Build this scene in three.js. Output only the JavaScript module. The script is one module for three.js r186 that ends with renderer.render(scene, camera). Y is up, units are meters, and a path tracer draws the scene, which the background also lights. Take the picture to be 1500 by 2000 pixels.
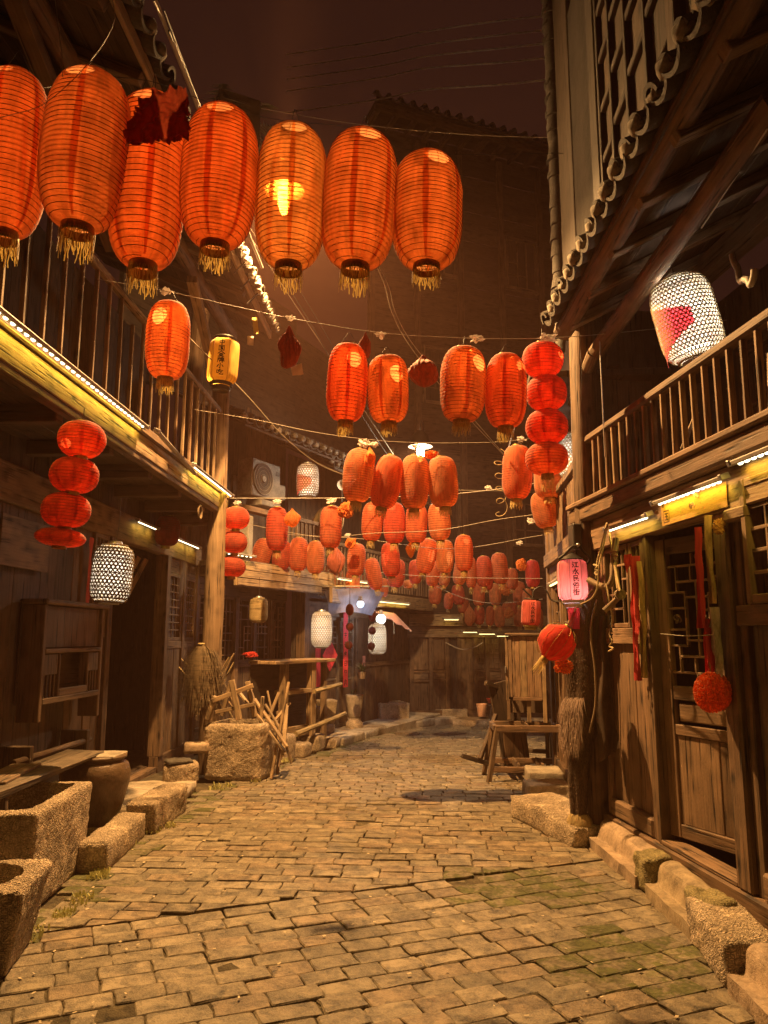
import * as THREE from 'three';
import { mergeGeometries, mergeVertices } from 'three/addons/utils/BufferGeometryUtils.js';
import { ImprovedNoise } from 'three/addons/math/ImprovedNoise.js';
import { RectAreaLightUniformsLib } from 'three/addons/lights/RectAreaLightUniformsLib.js';
import { Brush, Evaluator, SUBTRACTION } from 'three-bvh-csg';
RectAreaLightUniformsLib.init();

// ---------------------------------------------------------------- camera, sky, exposure, haze
const scene = new THREE.Scene();
const F0 = 1500, PITCH = Math.atan(245 / F0), YAW = Math.atan(50 / F0), EYE = new THREE.Vector3(0, 1.5, 0);
const camera = new THREE.PerspectiveCamera(2 * Math.atan(1000 / F0) * 180 / Math.PI, 0.75, 0.05, 300);
camera.position.copy(EYE);
camera.rotation.order = 'YXZ';
camera.rotation.set(PITCH, YAW, 0);
camera.updateMatrixWorld();
const renderer = new THREE.WebGLRenderer({ antialias: true });
renderer.toneMapping = THREE.LinearToneMapping;
renderer.toneMappingExposure = 1;
renderer.shadowMap.enabled = true;
{
  // a clouded night sky, dimly brown with the town's own light
  const w = 64, h = 32, d = new Float32Array(w * h * 4);
  for (let j = 0; j < h; j++) for (let i = 0; i < w; i++) d.set([0.024, 0.0078, 0.0048, 1], (j * w + i) * 4);
  const t = new THREE.DataTexture(d, w, h, THREE.RGBAFormat, THREE.FloatType);
  t.mapping = THREE.EquirectangularReflectionMapping; t.needsUpdate = true;
  scene.background = t; scene.environment = t;
}
scene.fog = new THREE.FogExp2(new THREE.Color().setRGB(1, 0.52, 0.37), 0.0044);
const LAMP_WARM = new THREE.Color().setRGB(1, 0.53, 0.18), LED_YELLOW = new THREE.Color().setRGB(1, 0.66, 0.06), BULB_WHITE = new THREE.Color().setRGB(1, 0.93, 0.84);
const LAMP_NEAR = 280, LAMP_FAR = 32, LED_POWER = 1.15, BULB_POWER = 0.34;

// ---------------------------------------------------------------- helpers
function rng(seed) { let s = seed | 0; return () => { s = (s + 0x6d2b79f5) | 0; let t = Math.imul(s ^ (s >>> 15), 1 | s); t = (t + Math.imul(t ^ (t >>> 7), 61 | t)) ^ t; return ((t ^ (t >>> 14)) >>> 0) / 4294967296; }; }
const R0 = rng(7), rr = (a, b, r = R0) => a + (b - a) * r(), V = (x, y, z) => new THREE.Vector3(x, y, z), perlin = new ImprovedNoise();
const n3 = (x, y, z, s = 0) => perlin.noise(x + s * 17.3, y + s * 5.7, z - s * 9.1);
const mix = (a, b, t) => a + (b - a) * t, clamp = (x, a = 0, b = 1) => Math.min(b, Math.max(a, x)), sstep = (a, b, x) => { const t = clamp((x - a) / (b - a)); return t * t * (3 - 2 * t); };
const groundY = (z) => (z > -8 ? 0 : 0.03 * (z + 8));
function ray(px, py) { return V((px - 750) / F0, (1000 - py) / F0, -1).applyEuler(camera.rotation); }
function at(px, py, depth) { return ray(px, py).multiplyScalar(depth).add(EYE); }          // the point seen there at that distance along the lens axis
function onGround(px, py, y = 0) {
  const d = ray(px, py); let t = (y - EYE.y) / d.y;
  if (EYE.z + d.z * t < -8) t = (y + 0.24 - EYE.y) / (d.y - 0.03 * d.z);
  return V(EYE.x + d.x * t, EYE.y + d.y * t, EYE.z + d.z * t);
}
const span = (px, depth) => px / F0 * depth;
const used = {};
const numbered = (n) => { const k = (used[n] = (used[n] ?? -1) + 1); return k ? n + '_' + String(k).padStart(3, '0') : n; };
function tag(o, label, category, group, kind) { if (label) o.userData.label = label; if (category) o.userData.category = category; if (group) o.userData.group = group; if (kind) o.userData.kind = kind; return o; }
function shade(m) { m.castShadow = m.receiveShadow = true; return m; }
function thing(name, label, category, pos = V(0, 0, 0), turn = 0, group) { const g = new THREE.Group(); g.name = numbered(name); g.position.copy(pos); g.rotation.y = turn; scene.add(g); return tag(g, label, category, group); }
function part(parent, name, geo, mat) { const m = shade(new THREE.Mesh(geo, mat)); m.name = name; parent.add(m); return m; }
function solo(name, geo, mat, label, category, group, kind) { const m = shade(new THREE.Mesh(geo, mat)); m.name = numbered(name); scene.add(m); return tag(m, label, category, group, kind); }
function copyOf(root, label, name = root.name.replace(/_\d+$/, '')) { const c = root.clone(); c.name = numbered(name); c.userData = { ...root.userData }; if (label) c.userData.label = label; scene.add(c); return c; }

// ---- periodic noise for textures
function pnoise(seed) {
  const T = new Float32Array(65536), r = rng(seed); for (let i = 0; i < 65536; i++) T[i] = r();
  return (x, y, px, py) => {
    const xi = Math.floor(x), yi = Math.floor(y), fx = x - xi, fy = y - yi, u = fx * fx * (3 - 2 * fx), v = fy * fy * (3 - 2 * fy), W = (a, n) => ((a % n) + n) % n;
    const h = (a, b) => T[(W(a, px) * 251 + W(b, py) * 1031 + px * 7 + py * 13) & 65535];
    return mix(mix(h(xi, yi), h(xi + 1, yi), u), mix(h(xi, yi + 1), h(xi + 1, yi + 1), u), v);
  };
}
function texture(size, f, seed, srgb) {
  const N = pnoise(seed), d = new Uint8Array(size * size * 4);
  for (let j = 0; j < size; j++) for (let i = 0; i < size; i++) {
    const c = f(i / size, j / size, (a, b) => N(i / size * a, j / size * b, a, b)), o = (j * size + i) * 4;
    for (let k = 0; k < 3; k++) d[o + k] = 255 * clamp(Array.isArray(c) ? c[k] : c);
    d[o + 3] = 255;
  }
  const t = new THREE.DataTexture(d, size, size); t.wrapS = t.wrapT = THREE.RepeatWrapping; t.magFilter = THREE.LinearFilter; t.minFilter = THREE.LinearMipmapLinearFilter; t.generateMipmaps = true; t.needsUpdate = true;
  if (srgb) t.colorSpace = THREE.SRGBColorSpace;
  return t;
}
// wood: u runs along the grain
const T_WOOD = texture(1024, (u, v, n) => {
  const warp = n(4, 6) * 0.9, a = n(3, 90), b = n(6, 220), c = n(2, 28), k = n(5, 8), crack = Math.pow(n(4, 60) * 0.6 + n(9, 130) * 0.4, 6) * 5;
  const knot = Math.pow(n(7, 11), 9) * 1.2;
  return clamp(0.52 + 0.2 * a + 0.13 * b + 0.22 * c * k + 0.34 * (n(2, 5) - 0.5) + 0.3 * (n(13, 17) - 0.5) + 0.1 * (n(90, 160) - 0.5) - 0.36 * crack - 0.5 * knot);
}, 11);
const T_STAIN = texture(512, (u, v, n) => { const a = n(4, 4), b = n(11, 11), c = n(37, 37), d = n(110, 110); return clamp(0.74 + 0.4 * (a - 0.5) + 0.4 * (b - 0.5) + 0.25 * (c - 0.5) + 0.2 * (d - 0.5)); }, 23);
const T_STONE = texture(1024, (u, v, n) => {
  const a = n(5, 5), b = n(24, 24), c = n(70, 70), d = n(170, 170), e = n(330, 330);
  const pit = Math.pow(Math.abs(c - 0.5) * 2, 0.7), speck = e > 0.86 ? 0.22 : 0;
  return clamp(0.72 + 0.5 * (n(3, 3) - 0.5) + 0.3 * (a - 0.5) + 0.26 * (b - 0.5) + 0.5 * (pit - 0.6) + 0.3 * (d - 0.5) + speck);
}, 31);
const T_BRICK = texture(1024, (u, v, n) => {
  const a = n(6, 6), b = n(19, 19), c = n(61, 61), d = n(190, 190), e = n(400, 400), chip = 0.5 * Math.pow(n(14, 14), 4) * n(90, 90);
  const worn = sstep(0.55, 0.75, 0.6 * n(9, 9) + 0.4 * n(31, 31)) * 0.22 * (0.4 + n(70, 70));
  return clamp(0.7 + 0.4 * (a - 0.5) + 0.34 * (b - 0.5) + 0.26 * (c - 0.5) + 0.3 * (d - 0.5) + 0.16 * (e - 0.5) - chip + worn - 0.16 * sstep(0.6, 0.75, n(25, 25)));
}, 41);
const T_MOSS = texture(512, (u, v, n) => { const m = sstep(0.36, 0.62, 0.6 * n(7, 7) + 0.3 * n(23, 23) + 0.25 * n(80, 80) - 0.08), s = 0.75 + 0.5 * (n(60, 60) - 0.5) + 0.3 * (n(19, 19) - 0.5); return [mix(0.29, 0.15, m), mix(0.245, 0.155, m), mix(0.165, 0.05, m)].map((c) => Math.pow(c * s, 1 / 2.2)); }, 45, true);
const T_CLOTH = texture(512, (u, v, n) => { const w = 0.5 + 0.25 * Math.sin(u * 128 * Math.PI * 2) + 0.25 * Math.sin(v * 128 * Math.PI * 2); return clamp(0.8 + 0.12 * (w - 0.5) + 0.34 * (n(9, 5) - 0.5) + 0.22 * (n(40, 6) - 0.5) + 0.1 * (n(90, 90) - 0.5)); }, 51);
const T_FUR = texture(512, (u, v, n) => clamp(0.25 + 0.55 * n(7, 120) + 0.5 * n(14, 256) * n(5, 20)), 61);
const lin = (r, g, b) => new THREE.Color().setRGB(r, g, b);
function std(color, o = {}) { return new THREE.MeshStandardMaterial({ color: lin(...color), roughness: 0.85, ...o }); }
function phys(color, o = {}) { return new THREE.MeshPhysicalMaterial({ color: lin(...color), roughness: 0.85, side: THREE.DoubleSide, ...o }); }
const wood = (c, o = {}) => std(c, { map: T_WOOD, bumpMap: T_WOOD, bumpScale: 0.004, roughness: 0.72, ...o });
const M = {
  rWood: [wood([0.27, 0.165, 0.095]), wood([0.22, 0.135, 0.075]), wood([0.3, 0.19, 0.11]), wood([0.25, 0.19, 0.135])],
  wood: [wood([0.2, 0.125, 0.07]), wood([0.165, 0.1, 0.055]), wood([0.24, 0.16, 0.095]), wood([0.19, 0.145, 0.1])],
  dark: [wood([0.1, 0.066, 0.042]), wood([0.075, 0.05, 0.034]), wood([0.125, 0.082, 0.05])],
  pale: [wood([0.42, 0.29, 0.16]), wood([0.36, 0.25, 0.14]), wood([0.47, 0.34, 0.2])],
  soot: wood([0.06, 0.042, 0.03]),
  bamboo: wood([0.5, 0.38, 0.19]),
  brick: [[0.3, 0.25, 0.165], [0.27, 0.222, 0.145], [0.345, 0.285, 0.19], [0.3, 0.23, 0.145], [0.245, 0.205, 0.135]].map((c) => std(c, { map: T_BRICK, bumpMap: T_BRICK, bumpScale: 0.0055, roughness: 0.7 })),
  mossBrick: [[0.8, 0.8, 0.8], [1, 1, 1]].map((c) => std(c, { map: T_MOSS, bumpMap: T_BRICK, bumpScale: 0.008, roughness: 0.95 })),
  soil: std([0.13, 0.105, 0.06], { map: T_BRICK, bumpMap: T_BRICK, bumpScale: 0.01, roughness: 1 }),
  stone: [[0.72, 0.57, 0.4], [0.66, 0.52, 0.36], [0.76, 0.61, 0.43]].map((c) => std(c, { map: T_STONE, bumpMap: T_STONE, bumpScale: 0.026, roughness: 0.9 })),
  smoothStone: [[0.52, 0.44, 0.33], [0.46, 0.4, 0.31]].map((c) => std(c, { map: T_STAIN, bumpMap: T_STONE, bumpScale: 0.004, roughness: 0.85 })),
  clay: [[0.5, 0.38, 0.27], [0.45, 0.36, 0.24]].map((c) => std(c, { map: T_STAIN, bumpMap: T_BRICK, bumpScale: 0.004, roughness: 0.85 })),
  mossStone: std([0.36, 0.31, 0.15], { map: T_STONE, bumpMap: T_STONE, bumpScale: 0.01 }),
  tile: [[0.09, 0.08, 0.07], [0.11, 0.1, 0.085], [0.07, 0.062, 0.055]].map((c) => std(c, { map: T_STAIN, bumpMap: T_BRICK, bumpScale: 0.004, roughness: 0.8 })),
  lime: std([0.36, 0.32, 0.26], { map: T_STAIN, roughness: 0.95 }),
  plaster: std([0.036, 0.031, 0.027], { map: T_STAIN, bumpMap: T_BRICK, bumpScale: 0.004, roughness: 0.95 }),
  iron: std([0.05, 0.045, 0.04], { metalness: 0.7, roughness: 0.55 }),
  brass: std([0.55, 0.38, 0.12], { metalness: 0.9, roughness: 0.35 }),
  steel: std([0.5, 0.5, 0.5], { metalness: 0.8, roughness: 0.35 }),
  white: std([0.5, 0.47, 0.42], { map: T_STAIN, roughness: 0.6 }),
  wire: std([0.3, 0.26, 0.2], { roughness: 0.6 }), darkWire: std([0.04, 0.035, 0.03], { roughness: 0.6 }),
  rope: std([0.5, 0.38, 0.2], { map: T_CLOTH, roughness: 0.95 }),
  gold: phys([0.85, 0.62, 0.2], { map: T_CLOTH, roughness: 0.8, transmission: 0.45, thickness: 0 }),
  goldRing: std([0.36, 0.26, 0.08], { metalness: 0.6, roughness: 0.45 }),
  hoop: std([0.16, 0.03, 0.015], { roughness: 0.7 }),
  lampGlass: new THREE.MeshStandardMaterial({ color: lin(1, 0.95, 0.85), emissive: LAMP_WARM, emissiveIntensity: 700 }),
  led: new THREE.MeshStandardMaterial({ color: lin(1, 1, 0.9), emissive: lin(1, 0.86, 0.5), emissiveIntensity: 5 }),
  tube: new THREE.MeshStandardMaterial({ color: lin(1, 1, 0.9), emissive: lin(1, 0.78, 0.3), emissiveIntensity: 3.2 }),
  bulb: new THREE.MeshStandardMaterial({ color: lin(1, 1, 0.95), emissive: lin(1, 0.95, 0.86), emissiveIntensity: 2.5 }),
};
const sheer = (c, o = {}) => phys(c, { map: T_CLOTH, transmission: 0.82, thickness: 0, roughness: 0.88, specularIntensity: 0.3, ...o });
const RED = [sheer([0.98, 0.42, 0.18]), sheer([0.96, 0.31, 0.13]), sheer([0.99, 0.48, 0.22]), sheer([0.93, 0.19, 0.09])];
const pick = (a, r = R0) => a[Math.floor(r() * a.length)];

// ---- geometry
// flat planes of projection in metres, u along the given axis where it lies in the face
function metreUV(geo, along = 'x', scale = 1, ofs = [rr(0, 1), rr(0, 1)]) {
  const g = geo.index ? geo.toNonIndexed() : geo; if (!g.attributes.normal) g.computeVertexNormals();
  const p = g.attributes.position, uv = new Float32Array(p.count * 2), A = 'xyz'.indexOf(along), a = V(0, 0, 0), b = V(0, 0, 0), c = V(0, 0, 0);
  for (let i = 0; i < p.count; i += 3) {
    a.fromBufferAttribute(p, i); b.fromBufferAttribute(p, i + 1).sub(a); c.fromBufferAttribute(p, i + 2).sub(a); b.cross(c);
    const n = [Math.abs(b.x), Math.abs(b.y), Math.abs(b.z)], D = n[0] > n[1] ? (n[0] > n[2] ? 0 : 2) : (n[1] > n[2] ? 1 : 2);
    const U = D === A ? (A + 1) % 3 : A, W = 3 - D - U;
    for (let k = 0; k < 3; k++) { const q = [p.getX(i + k), p.getY(i + k), p.getZ(i + k)]; uv[(i + k) * 2] = q[U] * scale + ofs[0]; uv[(i + k) * 2 + 1] = q[W] * scale + ofs[1]; }
  }
  g.setAttribute('uv', new THREE.BufferAttribute(uv, 2)); return g;
}
// a box with chamfered edges: 44 triangles; wob moves its corners a little
function chamfer(w, h, d, c = 0.004, wob = 0, r = R0) {
  c = Math.min(c, w * 0.3, h * 0.3, d * 0.3);
  const H = [w / 2, h / 2, d / 2], key = {}, at3 = (s, k) => { const n = s.join() + k; if (!key[n]) { const j = (key[s.join()] ??= [0, 0, 0].map(() => (r() - 0.5) * 2 * wob)); key[n] = s.map((q, i) => q * (H[i] - (i === k ? 0 : c)) + j[i]); } return key[n]; };
  const out = [], tri = (A, B, C) => { const n = V(...B).sub(V(...A)).cross(V(...C).sub(V(...A))), m = V(...A).add(V(...B)).add(V(...C)); n.dot(m) < 0 ? out.push(...A, ...C, ...B) : out.push(...A, ...B, ...C); };
  const quad = (A, B, C, D) => { tri(A, B, C); tri(A, C, D); };
  for (let k = 0; k < 3; k++) {
    const a = (k + 1) % 3, b = (k + 2) % 3, S = (q, x, y) => { const s = [0, 0, 0]; s[k] = q; s[a] = x; s[b] = y; return s; };
    for (const q of [-1, 1]) {
      quad(...[[-1, -1], [1, -1], [1, 1], [-1, 1]].map(([x, y]) => at3(S(q, x, y), k)));
      for (const x of [-1, 1]) quad(at3(S(-1, q, x), a), at3(S(1, q, x), a), at3(S(1, q, x), b), at3(S(-1, q, x), b));
    }
  }
  for (const x of [-1, 1]) for (const y of [-1, 1]) for (const z of [-1, 1]) tri(at3([x, y, z], 0), at3([x, y, z], 1), at3([x, y, z], 2));
  const g = new THREE.BufferGeometry(); g.setAttribute('position', new THREE.Float32BufferAttribute(out, 3)); g.computeVertexNormals(); return g;
}
function box(w, h, d, o = {}) { const along = o.along ?? (w >= h && w >= d ? 'x' : h >= d ? 'y' : 'z'); return metreUV(chamfer(w, h, d, o.c ?? 0.005, o.wob ?? 0), along, o.scale ?? 1); }
// a box between corners, in whatever frame it is used
function boxTo(x0, x1, y0, y1, z0, z1, o = {}) { const g = box(Math.abs(x1 - x0), Math.abs(y1 - y0), Math.abs(z1 - z0), o); g.translate((x0 + x1) / 2, (y0 + y1) / 2, (z0 + z1) / 2); return g; }
// a bar of w by d between two points
function bar(a, b, w, d = w, o = {}) {
  const L = a.distanceTo(b), g = box(L, w, d, { along: 'x', ...o }), x = b.clone().sub(a).normalize(), up = Math.abs(x.y) > 0.99 ? V(0, 0, 1) : V(0, 1, 0), z = x.clone().cross(up).normalize(), y = z.clone().cross(x);
  return g.applyMatrix4(new THREE.Matrix4().makeBasis(x, y, z)).translate((a.x + b.x) / 2, (a.y + b.y) / 2, (a.z + b.z) / 2);
}
function metresOnTube(g, L, r) { const uv = g.attributes.uv; for (let i = 0; i < uv.count; i++) uv.setXY(i, uv.getX(i) * L, uv.getY(i) * r * 6.28); return g; }
function rope(points, r, seg, sides = 5) { const c = new THREE.CatmullRomCurve3(points); return metresOnTube(new THREE.TubeGeometry(c, seg ?? points.length * 4, r, sides), c.getLength(), r); }
function log(a, b, r0, r1 = r0, seed = 1, sides = 10) {
  const L = a.distanceTo(b), g = new THREE.CylinderGeometry(r1, r0, L, sides, 8), p = g.attributes.position;
  for (let i = 0; i < p.count; i++) { const y = p.getY(i), k = 1 + 0.16 * n3(p.getX(i) * 9, y * 2.3, p.getZ(i) * 9, seed); p.setXYZ(i, p.getX(i) * k + 0.16 * r0 * n3(y * 1.3, seed, 0), y, p.getZ(i) * k + 0.16 * r0 * n3(y * 1.3, seed, 7)); }
  g.computeVertexNormals(); const uv = g.attributes.uv; for (let i = 0; i < uv.count; i++) { const u = uv.getX(i), v = uv.getY(i); uv.setXY(i, v * L + seed * 0.37, u * r0 * 6.28); }
  return g.applyQuaternion(new THREE.Quaternion().setFromUnitVectors(V(0, 1, 0), b.clone().sub(a).normalize())).translate((a.x + b.x) / 2, (a.y + b.y) / 2, (a.z + b.z) / 2);
}
function sag(a, b, drop, n = 14) { const o = []; for (let i = 0; i <= n; i++) { const t = i / n; o.push(a.clone().lerp(b, t).add(V(0, -drop * 4 * t * (1 - t), 0))); } return o; }
const moved = (g, x, y, z, ry = 0, rx = 0, rz = 0) => { if (rz) g.rotateZ(rz); if (rx) g.rotateX(rx); if (ry) g.rotateY(ry); return g.translate(x, y, z); };
// a worn block of stone: a box whose corners are rounded and whose faces are broken
function rough(w, h, d, o = {}) {
  const s = o.seg ?? 10, cell = Math.max(w, h, d) / s, g0 = new THREE.BoxGeometry(w, h, d, Math.max(2, Math.round(w / cell)), Math.max(2, Math.round(h / cell)), Math.max(2, Math.round(d / cell)));
  g0.deleteAttribute('uv'); g0.deleteAttribute('normal'); let g = mergeVertices(g0, 1e-4);
  const p = g.attributes.position, r = o.round ?? 0.02, amp = o.amp ?? 0.008, fq = o.freq ?? 12, seed = o.seed ?? 1, H = [w / 2, h / 2, d / 2];
  for (let i = 0; i < p.count; i++) {
    const q = [p.getX(i), p.getY(i), p.getZ(i)], c = q.map((x, k) => clamp(x, -(H[k] - r), H[k] - r)), e = q.map((x, k) => x - c[k]), l = Math.hypot(...e) || 1, m = Math.min(l, r) / l;
    const nn = n3(q[0] * fq, q[1] * fq, q[2] * fq, seed) + 0.5 * n3(q[0] * fq * 2.3, q[1] * fq * 2.3, q[2] * fq * 2.3, seed + 3) + 1.2 * n3(q[0] * fq * 0.25, q[1] * fq * 0.25, q[2] * fq * 0.25, seed + 5), k = m + amp * nn / l;
    let v = c.map((x, j) => x + e[j] * k); if (o.shape) v = o.shape(...v); p.setXYZ(i, ...v);
  }
  g.computeVertexNormals(); const nrm = g.toNonIndexed(); return metreUV(nrm, o.along ?? 'x', o.uv ?? 1.6, [seed * 0.31, seed * 0.17]);
}
function lathe(pts, seg = 32, scale = 1) { const g = new THREE.LatheGeometry(pts.map(([r, y]) => new THREE.Vector2(r, y)), seg), uv = g.attributes.uv, R = Math.max(...pts.map((q) => q[0])), L = pts.reduce((s, q, i) => s + (i ? Math.hypot(q[0] - pts[i - 1][0], q[1] - pts[i - 1][1]) : 0), 0); for (let i = 0; i < uv.count; i++) uv.setXY(i, uv.getX(i) * R * 6.28 * scale, uv.getY(i) * L * scale); return g; }
// a facade: x runs along it, y up, z out of it towards the street
class Facade {
  constructor(name, label, category, a, b) {                        // a and b: two points on the facade, x running from a to b
    this.o = V(a.x, 0, a.z); const d = V(b.x - a.x, 0, b.z - a.z); this.len = d.length(); d.normalize(); this.turn = Math.atan2(-d.z, d.x); this.d = d; this.n = V(-d.z, 0, d.x);
    this.g = name ? thing(name, label, category, this.o, this.turn) : new THREE.Group();
  }
  local(p) { const q = p.clone().sub(this.o); return V(q.dot(this.d), p.y, q.dot(this.n)); }
  world(s, y, n = 0) { return this.o.clone().addScaledVector(this.d, s).addScaledVector(this.n, n).add(V(0, y, 0)); }
  px(x, y, n = 0) { const r = ray(x, y), q = EYE.clone().sub(this.o), t = (n - q.dot(this.n)) / r.dot(this.n); return this.local(EYE.clone().addScaledVector(r, t)); }
  box(name, mat, x0, x1, y0, y1, z0, z1, o, to = this.g) { return part(to, name, boxTo(x0, x1, y0, y1, z0, z1, o), mat); }
}
// ---------------------------------------------------------------- ground and brick pavement
{
  const g = new THREE.PlaneGeometry(160, 160, 160, 160); g.rotateX(-Math.PI / 2);
  const p = g.attributes.position; for (let i = 0; i < p.count; i++) p.setY(i, groundY(Math.max(p.getZ(i), -40)) - 0.03);
  g.computeVertexNormals(); const uv = g.attributes.uv; for (let i = 0; i < uv.count; i++) uv.setXY(i, uv.getX(i) * 160, uv.getY(i) * 160);
  const m = solo('ground', g, M.soil); tag(m, 'dark soil under and between the paving bricks', null, null, 'structure');
}
const kerbL = [V(-2.1, 0, 1), V(-2.02, 0, -4), V(-1.98, 0, -6.9), V(-1.85, 0, -8.6), onGround(545, 1490), onGround(640, 1470), onGround(790, 1420), onGround(900, 1408), onGround(1030, 1404), V(6, -0.27, -17)];
const kerbR = [V(1.7, 0, 1), V(1.56, 0, -3.2), V(1.5, 0, -4.4), V(1.36, 0, -5.7), V(1.42, 0, -7), V(1.5, 0, -9), V(2.6, 0, -10.5), V(6, 0, -12)];
const edgeX = (K, z) => { for (let i = 1; i < K.length; i++) if (z >= K[i].z) { const a = K[i - 1], b = K[i]; return mix(a.x, b.x, (z - a.z) / (b.z - a.z)); } return K[K.length - 1].x; };
const roadHeight = (x, z) => groundY(z) + 0.012 * n3(x * 0.9, 1, z * 0.9) + 0.006 * n3(x * 3, 2, z * 3);
{
  const S0 = onGround(300, 1794), S1 = onGround(1100, 1690), sd = S1.clone().sub(S0).normalize(), sn = V(-sd.z, 0, sd.x);      // the seam between two layings; sn points towards the camera
  if (sn.z < 0) sn.negate();
  const r = rng(99), bricks = [];
  const clip = (poly, a, n) => { const out = []; for (let i = 0; i < poly.length; i++) { const p = poly[i], q = poly[(i + 1) % poly.length], dp = p.clone().sub(a).dot(n), dq = q.clone().sub(a).dot(n); if (dp >= 0) out.push(p); if (dp * dq < 0) out.push(p.clone().lerp(q, dp / (dp - dq))); } return out; };
  const lay = (origin, ux, uz, near, cutA, cutN, rows, k0) => {       // rows of bricks along ux, one behind the other along uz
    const bh = 0.137;
    for (let k = k0; k < rows; k++) {
      let x = -4.5 + (k % 2) * 0.13 + r() * 0.06; const z0 = k * bh, gap = 0.0025;
      while (x < 8) {
        const L = 0.235 * (0.78 + r() * 0.36), P = (a, b) => origin.clone().addScaledVector(ux, a).addScaledVector(uz, b), j = () => (r() - 0.5) * 0.006;
        let poly = [P(x + gap + j(), z0 + gap + j()), P(x + L - gap + j(), z0 + gap + j()), P(x + L - gap + j(), z0 + bh - gap + j()), P(x + gap + j(), z0 + bh - gap + j())];
        x += L; const c = P(x - L / 2, z0 + bh / 2);
        if (c.z > -2.4 || c.z < -19 || c.x < edgeX(kerbL, c.z) - 0.1 || c.x > edgeX(kerbR, c.z) + 0.08) continue;
        if (cutA) { poly = clip(poly, cutA, cutN); if (poly.length < 3) continue; let A = 0; for (let i = 0; i < poly.length; i++) { const p = poly[i], q = poly[(i + 1) % poly.length]; A += p.x * q.z - q.x * p.z; } if (Math.abs(A) < 0.012) continue; }
        bricks.push({ poly, c, d: c.distanceTo(EYE), raise: (near ? 0 : 0.009 * sstep(2.5, 0, c.clone().sub(S0).dot(sn) * -1)) });
      }
    }
  };
  lay(S0, sd, sn, true, null, null, 48, 0);
  const across = V(1, 0, 0.035).normalize(), away = V(0.035, 0, -1).normalize();
  lay(V(0, 0, -3.9), across, away, false, S0.clone().addScaledVector(sn, -0.006), sn.clone().negate(), 112, 0);
  bricks.sort((a, b) => a.d - b.d);
  const prism = (b, fine) => {
    const sub = fine ? 1 : 0, pts = [];
    for (let i = 0; i < b.poly.length; i++) { const p = b.poly[i], q = b.poly[(i + 1) % b.poly.length]; pts.push(p.clone().lerp(q, 0.04)); for (let k = 1; k <= sub; k++) pts.push(p.clone().lerp(q, 0.3 + 0.4 * r()).add(V((r() - 0.5) * 0.016, 0, (r() - 0.5) * 0.016))); if (fine) pts.push(p.clone().lerp(q, 0.96)); }
    const c = b.c, h = roadHeight(c.x, c.z) + b.raise + (r() - 0.5) * 0.007 + (r() < 0.06 ? -0.008 : 0), tx = (r() - 0.5) * 0.03, tz = (r() - 0.5) * 0.04, ch = 0.0045 + r() * 0.004;
    const Y = (p) => h + (p.x - c.x) * tx + (p.z - c.z) * tz, out = [], n = pts.length, top = pts.map((p) => { const e = c.clone().sub(p).setY(0); const l = e.length(); return p.clone().addScaledVector(e, Math.min(0.3, ch / l)).setY(Y(p)); }), rim = pts.map((p) => p.clone().setY(Y(p) - ch * 0.8)), low = pts.map((p) => p.clone().setY(Y(p) - 0.05));
    const t3 = (a, q, d) => out.push(a.x, a.y, a.z, q.x, q.y, q.z, d.x, d.y, d.z);
    const area = pts.reduce((s, p, i) => { const q = pts[(i + 1) % n]; return s + p.x * q.z - q.x * p.z; }, 0), T = area > 0 ? (a, q, d) => t3(a, d, q) : t3;
    for (let i = 1; i < n - 1; i++) T(top[0], top[i], top[i + 1]);
    for (let i = 0; i < n; i++) { const j = (i + 1) % n; T(top[i], rim[i], rim[j]); T(top[i], rim[j], top[j]); T(rim[i], low[i], low[j]); T(rim[i], low[j], rim[j]); }
    const g = new THREE.BufferGeometry(); g.setAttribute('position', new THREE.Float32BufferAttribute(out, 3)); g.computeVertexNormals();
    const uv = []; for (let i = 0; i < out.length; i += 3) uv.push(out[i] * 1.1 + c.x * 3, (out[i + 2] + out[i + 1]) * 1.1 + c.z * 2.7); g.setAttribute('uv', new THREE.Float32BufferAttribute(uv, 2));
    return g;
  };
  const road = new THREE.Group(); road.name = 'pavement'; scene.add(road); tag(road, 'street paved with worn grey-brown bricks in slanting rows', null, null, 'structure');
  { // earth trodden into the joints
    const P = [], I = [], U = [], nz = 150, nx = 44; for (let j = 0; j <= nz; j++) { const z = mix(-2.3, -19, j / nz), a = edgeX(kerbL, z) - 0.1, b2 = edgeX(kerbR, z) + 0.1; for (let i = 0; i <= nx; i++) { const x = mix(a, b2, i / nx); P.push(x, roadHeight(x, z) - 0.0095 - 0.045 * Math.max(0, n3(x * 2.3, 9, z * 2.3) - 0.08), z); U.push(x, z); } }
    for (let j = 0; j < nz; j++) for (let i = 0; i < nx; i++) { const a = j * (nx + 1) + i, b2 = a + nx + 1; I.push(a, a + 1, b2, a + 1, b2 + 1, b2); }
    const g = new THREE.BufferGeometry(); g.setAttribute('position', new THREE.Float32BufferAttribute(P, 3)); g.setAttribute('uv', new THREE.Float32BufferAttribute(U, 2)); g.setIndex(I); g.computeVertexNormals(); tag(part(road, 'joint_earth', g, M.soil), null, null, null, 'stuff');
  }
  const m1 = onGround(1000, 1725), m2 = onGround(1230, 1850), rest = M.brick.map(() => []), restMoss = [];
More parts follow.
